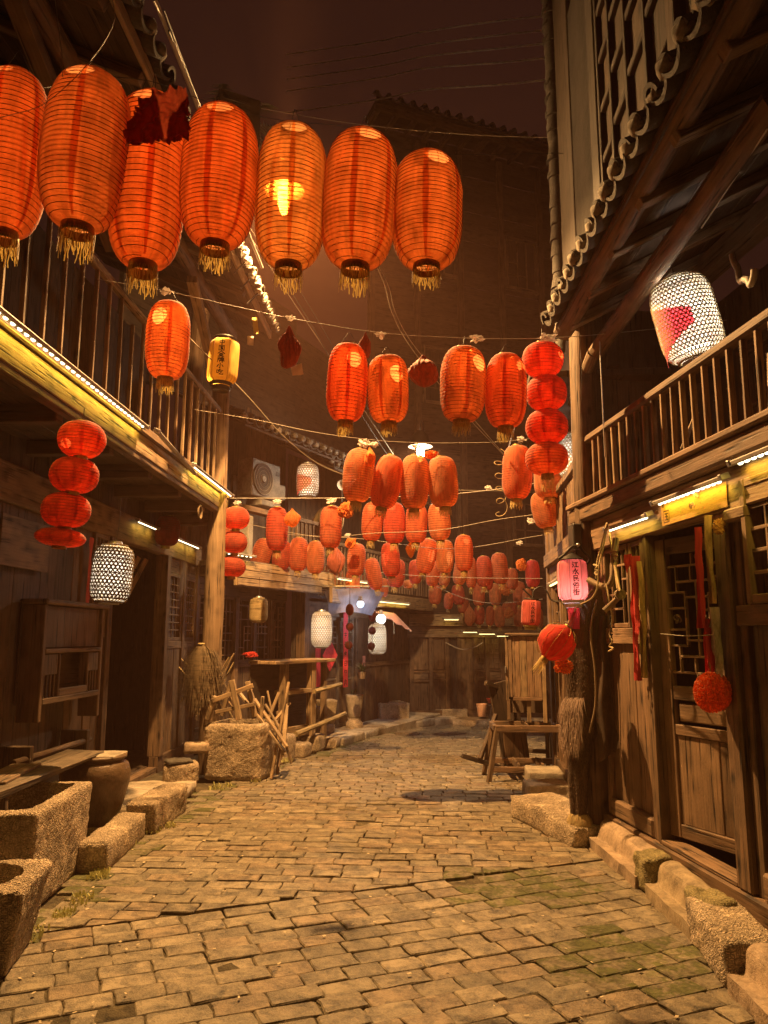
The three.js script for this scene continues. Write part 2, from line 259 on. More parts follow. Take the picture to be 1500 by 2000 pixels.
  bricks.forEach((b, i) => {
    const patch = 1.3 * n3(b.c.x * 1.7, 5, b.c.z * 1.7) + 0.35 * (r() - 0.5), dm = Math.exp(-Math.pow(b.c.distanceTo(m1) / 0.42, 2)) + 0.75 * Math.exp(-Math.pow(b.c.distanceTo(m2) / 0.7, 2)) + 0.8 * Math.exp(-Math.pow((b.c.x - edgeX(kerbL, b.c.z)) / 0.2, 2));
    const moss = dm + 0.5 * patch > 0.54, g = prism(b, i < 620), which = Math.floor(clamp(0.5 + 0.75 * patch + 0.7 * (r() - 0.5)) * (M.brick.length - 0.01));
    if (i < 300) part(road, 'brick', g, moss ? pick(M.mossBrick, r) : M.brick[which]);
    else (moss ? restMoss : rest[which]).push(g);
  });
  [...rest, restMoss].forEach((l, i) => { if (l.length) tag(part(road, 'far_bricks', mergeGeometries(l), i < rest.length ? M.brick[i] : M.mossBrick[0]), null, null, null, 'stuff'); });
}
// ---------------------------------------------------------------- lanterns of red cloth on wire hoops
const profile = (t, e = 0.36, p = 3, q = 0.5) => { const k = Math.pow(Math.max(0, 1 - Math.pow(Math.abs(2 * t - 1), p)), q); return e + (1 - e) * k; };
function lanternProto(o) {
  const { R = 0.15, H = 0.57, hoops = 30, seg = 48, bands = 6, seed = 1, cloth = RED[0], e = 0.36, p = 3, fringe = true, name = 'red_lantern', wire = 0.0015, ridge = 0.016, sides = 3 } = o;
  const r = rng(seed), g = new THREE.Group(); g.name = name;
  const rad = (t, a) => R * profile(t, e, p) * (1 + 0.035 * n3(Math.cos(a) * 1.2, t * 2.2, Math.sin(a) * 1.2, seed) + 0.016 * n3(Math.cos(a) * 4, t * 7, Math.sin(a) * 4, seed + 5)), Y = (t) => (t - 0.5) * H;
  const rows = hoops * (seg > 30 ? 4 : 2), pos = [], uv = [], idx = [];
  for (let j = 0; j <= rows; j++) { const t = j / rows, scal = 1 + ridge * (Math.abs(Math.sin(t * hoops * Math.PI)) - 0.7); for (let i = 0; i <= seg; i++) { const a = i / seg * Math.PI * 2, k = rad(t, a) * scal; pos.push(Math.cos(a) * k, Y(t), Math.sin(a) * k); uv.push(i / seg * 2, t * 1.4); } }
  for (let j = 0; j < rows; j++) for (let i = 0; i < seg; i++) { const a = j * (seg + 1) + i, b = a + seg + 1; idx.push(a, b, a + 1, a + 1, b, b + 1); }
  const cover = new THREE.BufferGeometry(); cover.setAttribute('position', new THREE.Float32BufferAttribute(pos, 3)); cover.setAttribute('uv', new THREE.Float32BufferAttribute(uv, 2)); cover.setIndex(idx); cover.computeVertexNormals();
  part(g, 'cover', cover, cloth);
  // where two lengths of cloth overlap
  const bp = [], bi = [], bu = [], bn = Math.max(12, rows >> 1), bw = o.bandWidth ?? 0.085;
  for (let j = 0; j <= bn; j++) { const t = 0.01 + 0.98 * j / bn; for (const s of [-1, 0, 1]) { const a = s * bw * (0.55 + 0.45 * Math.sin(t * Math.PI)), k = R * profile(t, e, p) * 0.975; bp.push(Math.cos(a) * k, Y(t), Math.sin(a) * k); bu.push(s * 0.1, t * 1.4); } }
  for (let j = 0; j < bn; j++) for (const s of [0, 1]) { const a = j * 3 + s; bi.push(a, a + 3, a + 1, a + 1, a + 3, a + 4); }
  const band = new THREE.BufferGeometry(); band.setAttribute('position', new THREE.Float32BufferAttribute(bp, 3)); band.setAttribute('uv', new THREE.Float32BufferAttribute(bu, 2)); band.setIndex(bi); band.computeVertexNormals();
  const turn = r() * 6.28; for (let k = 0; k < bands; k++) part(g, 'seam_band', band, o.bandCloth ?? cloth).rotation.y = turn + (k + 0.12 * (r() - 0.5)) * Math.PI * 2 / bands;
  // one spiral of wire carries the cloth
  if (wire) { const pts = [], turns = hoops, per = seg > 30 ? 28 : 16; for (let i = 0; i <= turns * per; i++) { const t = 0.004 + 0.992 * i / (turns * per), a = i / per * Math.PI * 2, k = R * profile(t, e, p) * (1 - ridge * 0.4) + wire * 0.6; pts.push(V(Math.cos(a) * k, Y(t), Math.sin(a) * k)); }
    part(g, 'wire_hoops', new THREE.TubeGeometry(new THREE.CatmullRomCurve3(pts, false, 'catmullrom', 0.5), turns * per, wire, sides), M.hoop); }
  const er = R * e * 1.02, ring = (y0, h) => { const t = lathe([[er * 0.96, y0], [er * 1.03, y0], [er * 1.03, y0 + h], [er * 0.96, y0 + h], [er * 0.96, y0]], 24); return t; };
  part(g, 'top_ring', ring(H / 2 - 0.004, R * 0.09), M.goldRing);
  part(g, 'bottom_ring', ring(-H / 2 - R * 0.2, R * 0.22), M.goldRing);
  const hk = H / 2 + R * 0.09; part(g, 'hanging_wire', rope([V(-er, hk, 0), V(-er * 0.5, hk + R * 0.3, 0), V(0, hk + R * 0.55, 0), V(er * 0.5, hk + R * 0.3, 0), V(er, hk, 0)], 0.0016, 12, 4), M.darkWire);
  if (fringe) {
    const fr = [], N = o.strands ?? 64, y0 = -H / 2 - R * 0.12, len = o.fringe ?? R * 0.5;
    for (let k = 0; k < N; k++) {
      const a = k / N * 6.283 + (r() - 0.5) * 0.1, w = 0.0021 * R / 0.15 * (0.6 + 0.7 * r()), L = len * (0.55 + 0.6 * r()), sw = (r() - 0.5) * 0.2, out = er * (1.02 + 0.1 * r()), q = [], qi = [], n = 4;
      for (let i = 0; i <= n; i++) { const t = i / n, aa = a + sw * t * t + 0.05 * Math.sin(t * 7 + k), rad2 = out + er * 0.12 * t * (r() - 0.3); for (const s of [-1, 1]) q.push(Math.cos(aa + s * w / er * 0.9) * rad2, y0 - L * t, Math.sin(aa + s * w / er * 0.9) * rad2); }
      for (let i = 0; i < n; i++) qi.push(i * 2, i * 2 + 2, i * 2 + 1, i * 2 + 1, i * 2 + 2, i * 2 + 3);
      const s = new THREE.BufferGeometry(); s.setAttribute('position', new THREE.Float32BufferAttribute(q, 3)); s.setAttribute('uv', new THREE.Float32BufferAttribute(new Float32Array(q.length / 3 * 2), 2)); s.setIndex(qi); s.computeVertexNormals(); fr.push(s);
    }
    part(g, 'tassel', mergeGeometries(fr), M.gold);
  }
  g.userData.R = R; g.userData.H = H; return g;
}
// px, top and bottom of the body, width, all in the photograph; the depth; the lean in degrees
function hang(proto, px, top, bottom, w, depth, lean, label, category, group, yawed) {
  const py = (top + bottom) / 2, v = (1000 - py) / F0, c = at(px, py, depth), D = span(w, depth), H = span(bottom - top, depth) / (Math.cos(PITCH) - v * Math.sin(PITCH));
  const o = proto.clone(); o.name = numbered(proto.name); o.userData = {}; scene.add(o); o.position.copy(c);
  o.scale.set(D / 2 / proto.userData.R, H / proto.userData.H, D / 2 / proto.userData.R);
  o.rotation.set(rr(-0.04, 0.04), yawed ?? rr(0, 6.28), -lean * Math.PI / 180, 'ZXY');
  return tag(o, label, category, group);
}
// a lantern fallen in on itself: cloth gathered in creases, hanging from a neck or balled up
function crumple(name, px, py, w, h, depth, seed, cloth, label, category, o = {}) {
  const g0 = new THREE.IcosahedronGeometry(1, o.detail ?? 16); g0.deleteAttribute('uv'); g0.deleteAttribute('normal'); const g = mergeVertices(g0, 1e-5), p = g.attributes.position, fold = o.fold ?? 0.34, fq = o.freq ?? 1;
  const ridge = (v) => 1 - Math.min(1, Math.abs(v) * 2.6);
  for (let i = 0; i < p.count; i++) {
    const x = p.getX(i), y = p.getY(i), z = p.getZ(i), a = Math.atan2(z, x), wv = n3(x * 1.3, y * 1.3, z * 1.3, seed), big = n3(x * 0.9, y * 0.9, z * 0.9, seed + 8);
    let k, neck = 1;
    if (o.neck) { const pl = ridge(n3(Math.cos(a) * 2.6 * fq, y * 0.7 + seed, Math.sin(a) * 2.6 * fq, seed + 2)); neck = mix(1, 0.22, Math.pow(sstep(-0.1, 1, y), 1.2)); k = 1 - fold * (0.75 * (1 - pl) * (0.5 + 0.5 * sstep(-0.9, 0.8, y)) + 0.5 * (0.5 - wv)) + 0.35 * big; }
    else { const k1 = ridge(n3(x * 2.1 * fq + wv, y * 2.1 * fq, z * 2.1 * fq - wv, seed + 2)), k2 = ridge(n3(x * 4.6 * fq, y * 4.6 * fq + 2 * wv, z * 4.6 * fq, seed + 4)); k = 1 - fold + fold * (0.75 * k1 + 0.45 * k2) + (o.big ?? 0.3) * big; }
    p.setXYZ(i, x * k * neck, y * (o.neck ? 1.05 + 0.2 * wv : k), z * k * neck);
  }
  g.computeVertexNormals(); const m = metreUV(g.toNonIndexed(), 'x', 1.5); g.computeBoundingBox(); const b = g.boundingBox, W = span(w, depth), Hh = span(h, depth);
  m.translate(-(b.max.x + b.min.x) / 2, -(b.max.y + b.min.y) / 2, -(b.max.z + b.min.z) / 2); m.scale(W / (b.max.x - b.min.x), Hh / (b.max.y - b.min.y), W / (b.max.x - b.min.x) * (o.thick ?? 0.9)); m.computeVertexNormals();
  const sm = mergeVertices(m.deleteAttribute('normal'), 1e-6); sm.computeVertexNormals();
  const q = solo(name, sm, cloth, label, category, o.group); q.position.copy(at(px, py, depth)); q.rotation.set(0, o.turn ?? 0, -(o.lean ?? 0) * Math.PI / 180); return q;
}
// torn lantern cloth hanging in a ragged sheet
function rag(name, px, py, w, h, depth, seed, cloth, label, category) {
  const W = span(w, depth), H = span(h, depth), n = 44, g = new THREE.PlaneGeometry(1, 1, n, n), p = g.attributes.position;
  for (let i = 0; i < p.count; i++) {
    let x = p.getX(i) * 2, y = p.getY(i) * 2; const m = Math.max(Math.abs(x), Math.abs(y)), l = Math.hypot(x, y) || 1, a = Math.atan2(y, x), k = mix(1, m / l, 0.3), rim = 1 + 0.16 * n3(Math.cos(a) * 1.6, Math.sin(a) * 1.6, 1, seed) + (x < 0 && y < 0 ? 0.22 * sstep(0.1, 0.8, -x) : 0) + 0.07 * n3(Math.cos(a) * 7, Math.sin(a) * 7, 2, seed) + 0.06 * n3(Math.cos(a) * 25, Math.sin(a) * 25, 3, seed);
    x *= k * mix(1, rim, m); y *= k * mix(1, rim, m); const curl = Math.max(0, m - 0.72);
    p.setXYZ(i, x * W / 2, y * H / 2, W * (0.16 * n3(x * 1.6, y * 1.6, 4, seed) + 0.06 * n3(x * 5, y * 5, 6, seed) - 0.12 * x * x + curl * (0.1 + 0.9 * n3(Math.cos(a) * 6, Math.sin(a) * 6, 9, seed))));
  }
  g.computeVertexNormals(); const q = solo(name, g, cloth, label, category); q.position.copy(at(px, py, depth)); return q;
}
// ---- writing, drawn stroke by stroke on a ten by ten square
const STROKES = {
  jiang: '1,1 2.2,2.2;.6,4 1.8,5;.4,8.6 2.4,6;4,2.4 9.2,2;6.6,2.2 6.4,8;3.2,8.4 9.8,8', yong: '4.4,.6 5.6,1.8;3.4,2.9 5.4,2.6 5.2,9 4,8.2;1,4.6 3.6,4.2 .8,8;8.6,2.8 5.6,5;5.4,4.4 9.6,9', min: '2,1.2 8,1.2 8,3.8 2,3.8;2,1.2 2,9.2 4.6,7.6;2,5.8 9,5.4;5,3.8 6.4,7.2 9.2,9.2 9.6,7.2',
  su: '2.6,.8 .4,4.2;1.8,3 1.8,9.4;5,.8 3.6,2.8;7.2,.8 9,2.6;6.2,2.2 3.2,5.6;6.2,2.6 9.8,5.4;4.6,6 8.2,6 8.2,9 4.6,9 4.6,6', jie: '2.6,.6 .4,3;2.8,3 .4,5.6;1.7,4.6 1.7,9.4;3.6,2.2 6.4,2.2;5,.8 5,4.2;3.4,4.2 6.6,4.2;3.6,6.2 6.4,6.2;5,4.6 5,8.6;3.4,8.8 6.6,8.4;7.4,2 9.6,2;7,4.4 9.8,4.4;8.6,4.4 8.6,9 7.6,8.4',
  zhong: '1.8,2.8 8.2,2.6 8,6 2,6.2 1.8,2.8;5,.4 5,9.8', guo: '1.4,1.2 8.6,1.2 8.6,9 1.4,9 1.4,1.2;3,3 7,3;3.2,5 6.8,5;2.8,7.2 7.2,7.2;5,3 5,7.2;6,5.8 6.6,6.6', jin: '5,.4 .6,4.6;5,.6 9.6,4.6;3,4.4 7,4.4;2.4,6 7.6,6;5,4.4 5,8.8;3,7 3.6,8;7,7 6.4,8;1.2,9.2 8.8,9', pai: '1.4,1 1.2,5.6 .6,9.2;1.4,3.4 3.8,3.4;3.2,.8 3.2,3.4;1.4,5.6 3.6,5.6 3.6,9.2;5,1.8 9,1.8 9,5 5,5 5,1.8;5,3.4 9,3.4;7,.4 6.6,5;4.4,6.8 9.8,6.8;7.4,5.4 7.4,9.8', xiao: '5,.8 5,9 3.8,8.2;2.6,3.4 1,6.6;7.4,3.4 9,6.2', chi: '1,2.4 3.4,2.4 3.4,6.4 1,6.4 1,2.4;5.4,.8 4,3.6;4.8,2.6 9.2,2.6;4.8,4.8 8.2,4.8 4.4,8.8 9.6,8.8 9.6,7.4',
  wang: '1,1 9,1 9,9.4 1,9.4 1,1;3,3 7,3;3.2,5.2 6.8,5.2;2.8,7.6 7.2,7.6;5,3 5,7.6',
  b: '1,3 9,3;5,1 5,9;2,6 8,6', c: '2,2 8,2;1,5 9,5;5,2 3,9;5,5 8,9', d: '5,1 5,9;1,4 9,4;2,7 4,6;8,7 6,6', e: '2,2 8,2 8,8 2,8 2,2;2,5 8,5', g: '3,1 1,5;5,2 9,2;5,5 9,5;7,2 7,9', j: '1,3 9,3;4,1 2,9;6,1 8,9;3,6 7,6',
};
function glyph(x, key, cx, cy, size, ink, bold) { x.strokeStyle = ink; x.lineCap = x.lineJoin = 'round'; STROKES[key].split(';').forEach((s, i) => { const p = s.split(' ').map((q) => q.split(',').map(Number)); for (let k = 0; k < p.length - 1; k++) { x.lineWidth = size * bold * (k % 2 ? 0.75 : 1) * (i % 3 === 1 ? 1.25 : 1); x.beginPath(); x.moveTo(cx + (p[k][0] / 10 - 0.5) * size, cy + (p[k][1] / 10 - 0.5) * size); x.lineTo(cx + (p[k + 1][0] / 10 - 0.5) * size, cy + (p[k + 1][1] / 10 - 0.5) * size); x.stroke(); } }); }
const toCSS = (c) => '#' + lin(...c).getHexString();
function canvasMap(w, h, draw) { const c = document.createElement('canvas'); c.width = w; c.height = h; draw(c.getContext('2d'), w, h); const t = new THREE.CanvasTexture(c); t.colorSpace = THREE.SRGBColorSpace; t.needsUpdate = true; return t; }
function writing(keys, ground, ink = '#140d0a', o = {}) { const t = canvasMap(128, 128 * keys.length * (o.tall ?? 1), (x, w, h) => { x.fillStyle = toCSS(ground); x.fillRect(0, 0, w, h); keys.forEach((k, i) => glyph(x, k, w / 2, h * (i + 0.5) / keys.length, 92, ink, 0.1)); }); return phys([1, 1, 1], { map: t, ...o.mat }); }
// an eight-sided cloth lantern on a frame, written on
function scriptLantern(o) {
  const { R = 0.15, H = 0.4, keys, ground, ink = '#1a0a08', seed = 1, base, face = 0, faces = 8, cap } = o, g = new THREE.Group(); g.name = o.name ?? 'script_lantern';
  const m = 18, prof = (t) => R * (0.74 + 0.26 * Math.pow(Math.max(0, 1 - Math.pow(Math.abs(2 * t - 1), 6)), 0.5)), plain = sheer(ground, { transmission: o.trans ?? 0.55, roughness: 0.95 });
  const tex = canvasMap(192, 640, (x, w, h) => { x.fillStyle = toCSS(ground); x.fillRect(0, 0, w, h); keys.forEach((k, i) => glyph(x, k, w / 2, h * (0.07 + 0.84 * (i + 0.5) / keys.length), Math.min(140, h * 0.84 / keys.length), ink, 0.12)); }), written = phys([1, 1, 1], { map: tex, transmission: o.trans ?? 0.55, thickness: 0, roughness: 0.95, specularIntensity: 0.3 });
  for (let f = 0; f < faces; f++) {
    const a0 = f / faces * 6.2832, a1 = (f + 1) / faces * 6.2832, pos = [], uv = [], idx = []; for (let j = 0; j <= m; j++) { const t = j / m, r = prof(t), y = (t - 0.5) * H; for (const [a, u] of [[a0, 0], [(a0 + a1) / 2, 0.5], [a1, 1]]) { const b = u === 0.5 ? 1 - 0.5 * (1 - Math.cos((a1 - a0) / 2)) : 1; pos.push(Math.sin(a) * r * b, y, Math.cos(a) * r * b); uv.push(u, t); } } for (let j = 0; j < m; j++) for (const s of [0, 1]) { const q = j * 3 + s; idx.push(q, q + 1, q + 3, q + 1, q + 4, q + 3); }
    const gg = new THREE.BufferGeometry(); gg.setAttribute('position', new THREE.Float32BufferAttribute(pos, 3)); gg.setAttribute('uv', new THREE.Float32BufferAttribute(uv, 2)); gg.setIndex(idx); gg.computeVertexNormals(); part(g, 'panel', gg, f === face || f === (face + faces / 2) % faces ? written : plain);
    const rib = []; for (let j = 0; j <= m; j++) { const t = j / m; rib.push(V(Math.sin(a0) * prof(t) * 1.004, (t - 0.5) * H, Math.cos(a0) * prof(t) * 1.004)); } part(g, 'rib', rope(rib, 0.0022, m * 2, 4), o.rib ?? M.hoop);
  }
  part(g, 'top_cap', lathe([[R * 0.72, H / 2 + 0.03], [R * 0.76, H / 2 + 0.02], [R * 0.74, H / 2 - 0.004], [R * 0.68, H / 2 - 0.004], [R * 0.66, H / 2 + 0.03]], 24), M.iron);
  const bm = base ?? M.goldRing; part(g, 'base_ring', lathe([[R * 0.72, -H / 2], [R * 0.76, -H / 2 - 0.006], [R * 0.74, -H / 2 - 0.03], [R * 0.66, -H / 2 - 0.034], [R * 0.62, -H / 2 - 0.004]], 24), bm); part(g, 'base_ring', lathe([[R * 0.58, -H / 2 - 0.034], [R * 0.62, -H / 2 - 0.04], [R * 0.58, -H / 2 - 0.075], [R * 0.5, -H / 2 - 0.08], [R * 0.5, -H / 2 - 0.036]], 24), bm);
  if (o.tassel) part(g, 'tassel', lathe([[R * 0.36, -H / 2 - 0.08], [R * 0.4, -H / 2 - 0.1], [R * 0.36, -H / 2 - 0.3], [R * 0.3, -H / 2 - 0.3]], 16), sheer([0.6, 0.05, 0.06]));
  g.userData.R = R; g.userData.H = H; return g;
}
// ---------------------------------------------------------------- timber houses
function planks(F, to, name, mats, x0, x1, y0, y1, z, o = {}) {      // boards side by side; upright unless o.flat
  const r = rng(o.seed ?? 5), t = o.t ?? 0.02, W = o.w ?? 0.16, flat = o.flat, A = flat ? y0 : x0, B = flat ? y1 : x1, n = Math.max(1, Math.round((B - A) / W)), cuts = [A]; for (let i = 1; i < n; i++) cuts.push(A + (B - A) * (i + (r() - 0.5) * 0.35) / n); cuts.push(B);
  for (let i = 0; i < n; i++) { const a = cuts[i] + 0.0015, b = cuts[i + 1] - 0.0015, dz = (r() - 0.5) * (o.uneven ?? 0.007), m = pick(mats, r), k = { c: 0.004, along: flat ? 'x' : 'y' }; flat ? F.box(name, m, x0, x1, a, b, z - t + dz, z + dz, k, to) : F.box(name, m, a, b, y0, y1, z - t + dz, z + dz, k, to); }
}
function lattice(F, to, mat, x0, x1, y0, y1, z, C, N, seed, o = {}) {  // stepped lattice work
  const r = rng(seed), w = o.w ?? 0.013, d = o.d ?? 0.018, cx = (i) => mix(x0, x1, i / C), cy = (j) => mix(y0, y1, j / N), full = o.full ?? 0.0;
  const b = (a, c, e, f) => F.box('lattice_bar', mat, a, c, e, f, z - d, z + (r() - 0.5) * 0.003, { c: 0.002 }, to);
  for (let j = 1; j < N; j++) { let i = 0; while (i < C) { const L = 1 + Math.floor(r() * 2); if (r() < 0.72 + full) b(cx(i) - w / 2, cx(Math.min(C, i + L)) + w / 2, cy(j) - w / 2, cy(j) + w / 2); i += L; } }
  for (let i = 1; i < C; i++) { let j = 0; while (j < N) { const L = 1 + Math.floor(r() * 2.4); if (r() < 0.72 + full) b(cx(i) - w / 2, cx(i) + w / 2, cy(j), cy(Math.min(N, j + L))); j += L; } }
}
function frame(F, to, name, mat, x0, x1, y0, y1, z0, z1, w) { F.box(name, mat, x0, x0 + w, y0, y1, z0, z1, {}, to); F.box(name, mat, x1 - w, x1, y0, y1, z0, z1, {}, to); F.box(name, mat, x0 + w, x1 - w, y0, y0 + w, z0, z1 - 0.002, {}, to); F.box(name, mat, x0 + w, x1 - w, y1 - w, y1, z0, z1 - 0.002, {}, to); }
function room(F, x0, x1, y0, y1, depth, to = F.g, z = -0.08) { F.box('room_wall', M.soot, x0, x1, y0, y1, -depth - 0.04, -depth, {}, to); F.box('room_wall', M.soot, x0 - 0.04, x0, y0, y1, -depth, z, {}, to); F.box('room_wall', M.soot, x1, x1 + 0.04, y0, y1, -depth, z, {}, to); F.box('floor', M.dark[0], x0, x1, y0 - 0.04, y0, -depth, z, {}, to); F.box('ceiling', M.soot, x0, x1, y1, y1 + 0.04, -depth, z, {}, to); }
// clay roof tiles in columns up the slope from an eave a-b; up: the direction up the slope
const TILE_CAP = (() => { const g = new THREE.CylinderGeometry(0.062, 0.072, 0.24, 8, 1, true, -Math.PI / 2, Math.PI); g.rotateX(-Math.PI / 2); const i = new THREE.CylinderGeometry(0.042, 0.05, 0.24, 8, 1, true, -Math.PI / 2, Math.PI); i.rotateX(-Math.PI / 2); i.scale(-1, 1, 1); const rim = new THREE.RingGeometry(0.049, 0.0715, 8, 1, 0, Math.PI); rim.translate(0, 0, 0.121); return metreUV(mergeGeometries([g, i, rim].map((q) => q.toNonIndexed())), 'z', 2); })();
const PAN2 = (() => { const pts = [], n = 8, out = []; for (let i = 0; i <= n; i++) { const a = mix(-0.95, 0.95, i / n); pts.push([Math.sin(a) * 0.115, 0.115 - Math.cos(a) * 0.115]); } const q = (A, B, C, D) => out.push(...A, ...B, ...C, ...A, ...C, ...D); for (let i = 0; i < n; i++) { const [x, y] = pts[i], [u, v] = pts[i + 1]; q([x, y, 0.13], [u, v, 0.13], [u, v + 0.01, -0.13], [x, y + 0.01, -0.13]); q([x, y - 0.024, 0.13], [x, y - 0.012, -0.13], [u, v - 0.012, -0.13], [u, v - 0.024, 0.13]); q([x, y - 0.024, 0.13], [u, v - 0.024, 0.13], [u, v, 0.13], [x, y, 0.13]); } const g = new THREE.BufferGeometry(); g.setAttribute('position', new THREE.Float32BufferAttribute(out, 3)); g.computeVertexNormals(); return metreUV(g, 'z', 2); })();
const TILE_PLUG = [1, 2, 3].map((s) => rough(0.1, 0.075, 0.07, { seg: 5, round: 0.03, amp: 0.016, freq: 22, seed: s }));
function roofTiles(to, a, b, up, courses, pitch = 0.2, plugs = true, seed = 3) {     // in the frame of its thing
  const r = rng(seed), L = a.distanceTo(b), n = Math.floor(L / pitch), e = b.clone().sub(a).normalize(), nn = e.clone().cross(up).normalize(); if (nn.y < 0) nn.negate();
  const x = nn.clone().cross(up.clone().negate()).normalize(), m = new THREE.Matrix4().makeBasis(x, nn, up.clone().negate()), q = new THREE.Quaternion().setFromRotationMatrix(m);
  for (let i = 0; i <= n; i++) for (let k = 0; k < courses; k++) {
    const base = a.clone().addScaledVector(e, i * pitch + (r() - 0.5) * 0.015).addScaledVector(up, k * 0.2 + (r() - 0.5) * 0.02 + 0.1);
    const c = part(to, 'roof_tile', TILE_CAP, pick(M.tile, r)); c.position.copy(base).addScaledVector(nn, 0.07 + k * 0.0015 + 0.004 * r()); c.quaternion.copy(q); c.rotateY((r() - 0.5) * 0.08); c.rotateX(-0.05);
    if (i < n) { const p = part(to, 'roof_tile', PAN2, pick(M.tile, r)); p.position.copy(base).addScaledVector(e, pitch / 2).addScaledVector(nn, 0.02 + k * 0.0015).addScaledVector(up, -0.03 * r()); p.quaternion.copy(q); p.rotateX(-0.05); }
    if (k === 0 && plugs && r() < 0.9) { const g = part(to, 'lime_plug', pick(TILE_PLUG, r), M.lime); g.position.copy(base).addScaledVector(nn, 0.085).addScaledVector(up, -0.1); g.quaternion.copy(q); }
  }
}

// ---- the house on the right, with the open door
const R = new Facade('timber_house', 'dark timber house with an ajar lattice door and a tiled eave over its balcony', 'house', at(1177, 1590, 5.74), at(1500, 1760, 3.72));
{
  const W = M.rWood, g = R.g;
  part(g, 'corner_post', log(V(-0.02, -0.02, 0.02), V(0, 4.2, 0), 0.115, 0.1, 3, 12), M.wood[1]);
  R.box('sill_beam', W[1], 0.08, 3.4, 0.04, 0.235, -0.09, 0.03, { c: 0.012, wob: 0.008 });
  R.box('foundation', M.stone[1], 0.08, 3.4, -0.1, 0.038, -0.12, 0.0, { c: 0.01 });
  // first bay: boards below, lattice above
  R.box('stile', W[0], 0.12, 0.2, 0.235, 2.16, -0.06, 0.0); R.box('stile', W[1], 0.87, 0.955, 0.235, 2.16, -0.06, 0.005);
  R.box('bottom_rail', W[2], 0.2, 0.87, 0.236, 0.355, -0.05, 0.018, { c: 0.014 });
  planks(R, g, 'plank', [W[0], W[1]], 0.2, 0.87, 0.355, 1.455, -0.03, { w: 0.22, seed: 2 });
  R.box('middle_rail', W[2], 0.2, 0.87, 1.455, 1.565, -0.05, 0.01);
  for (const [a, b, C, s] of [[0.2, 0.64, 4, 4], [0.66, 0.87, 2, 6]]) { const w = new THREE.Group(); w.name = 'window'; g.add(w); frame(R, w, 'window_frame', W[0], a, b, 1.567, 2.158, -0.05, -0.008, 0.035); lattice(R, w, W[2], a + 0.035, b - 0.035, 1.6, 2.12, -0.02, C, 5, s, { w: 0.016 }); }
  // the doorway
  R.box('door_jamb', W[1], 0.955, 1.0, 0.235, 2.165, -0.12, 0.02); R.box('door_jamb', W[0], 1.845, 1.985, 0.235, 2.17, -0.12, 0.03, { c: 0.012 });
  R.box('lintel', W[2], 0.1, 3.4, 2.165, 2.4, -0.07, 0.035, { c: 0.008, wob: 0.004 });
  R.box('threshold', W[2], 1.0, 1.845, 0.236, 0.262, -0.1, 0.024);
  const D = new THREE.Group(); D.name = 'door'; D.position.set(1.0, 0, -0.04); D.rotation.y = 0.3; g.add(D); tag(D, 'weathered lattice door leaf standing ajar');
  const DL = { box: (n, m, x0, x1, y0, y1, z0, z1, o, to = D) => part(to, n, boxTo(x0, x1, y0, y1, z0, z1, o), m) }, w = 0.86, dw = W;
  DL.box('stile', dw[0], 0, 0.09, 0.29, 2.13, -0.045, 0); DL.box('stile', dw[0], w - 0.1, w, 0.29, 2.13, -0.045, 0);
  DL.box('rail', dw[1], 0.09, w - 0.1, 2.03, 2.13, -0.044, -0.002); DL.box('rail', dw[0], 0.09, w - 0.1, 1.115, 1.2, -0.044, -0.001); DL.box('rail', dw[0], 0.09, w - 0.1, 0.9, 0.965, -0.044, -0.001); DL.box('rail', dw[1], 0.09, w - 0.1, 0.29, 0.37, -0.044, 0);
  DL.box('carved_panel', dw[2], 0.12, w - 0.13, 0.985, 1.095, -0.036, -0.012, { c: 0.016 });
  DL.box('plank', dw[2], 0.09, 0.42, 0.37, 0.9, -0.034, -0.012); DL.box('plank', dw[1], 0.423, w - 0.1, 0.37, 0.9, -0.034, -0.014);
  // its lattice: upright and level bars in steps round squares
  const lx0 = 0.09, lx1 = w - 0.1, ly0 = 1.2, ly1 = 2.03, LB = (a, b, c, d, z = -0.012) => DL.box('lattice_bar', dw[2], mix(lx0, lx1, Math.min(a, b)) - 0.007, mix(lx0, lx1, Math.max(a, b)) + 0.007, mix(ly0, ly1, Math.min(c, d)) - 0.007, mix(ly0, ly1, Math.max(c, d)) + 0.007, -0.034, z, { c: 0.002 });
  for (const s of [1, -1]) {
    const y = (t) => 0.5 + s * (t - 0.5);
    for (const [a, b, c, d] of [[0, 0.42, 0.1, 0.1], [0.5, 1, 0.1, 0.1], [0.3, 0.3, 0.02, 0.1], [0.7, 0.7, 0.0, 0.1], [0.1, 0.55, 0.22, 0.22], [0.55, 0.9, 0.2, 0.2], [0.28, 0.28, 0.1, 0.22], [0.1, 0.1, 0.1, 0.3], [0.55, 0.55, 0.1, 0.22], [0.62, 0.62, 0.1, 0.2], [0.9, 0.9, 0.1, 0.34], [0.2, 0.48, 0.34, 0.34], [0.48, 0.78, 0.32, 0.32], [0, 0.2, 0.3, 0.3], [0.78, 1, 0.3, 0.3], [0.2, 0.2, 0.3, 0.5], [0.34, 0.34, 0.22, 0.5], [0.48, 0.48, 0.32, 0.5], [0.65, 0.65, 0.2, 0.5], [0.78, 0.78, 0.3, 0.5], [0.34, 0.48, 0.44, 0.44], [0.65, 0.78, 0.4, 0.4], [0, 0.2, 0.42, 0.42], [0.9, 1, 0.38, 0.38]]) LB(a, b, y(c), y(d), s > 0 ? -0.012 : -0.0125);
  }
  for (const [a, b] of [[0.1, 0.5], [0.42, 0.5], [0.86, 0.5], [0.42, 0.05], [0.4, 0.95]]) part(D, 'carved_flower', moved(new THREE.TorusKnotGeometry(0.018, 0.006, 40, 5, 2, 3), mix(lx0, lx1, a), mix(ly0, ly1, b), -0.012), dw[2]);
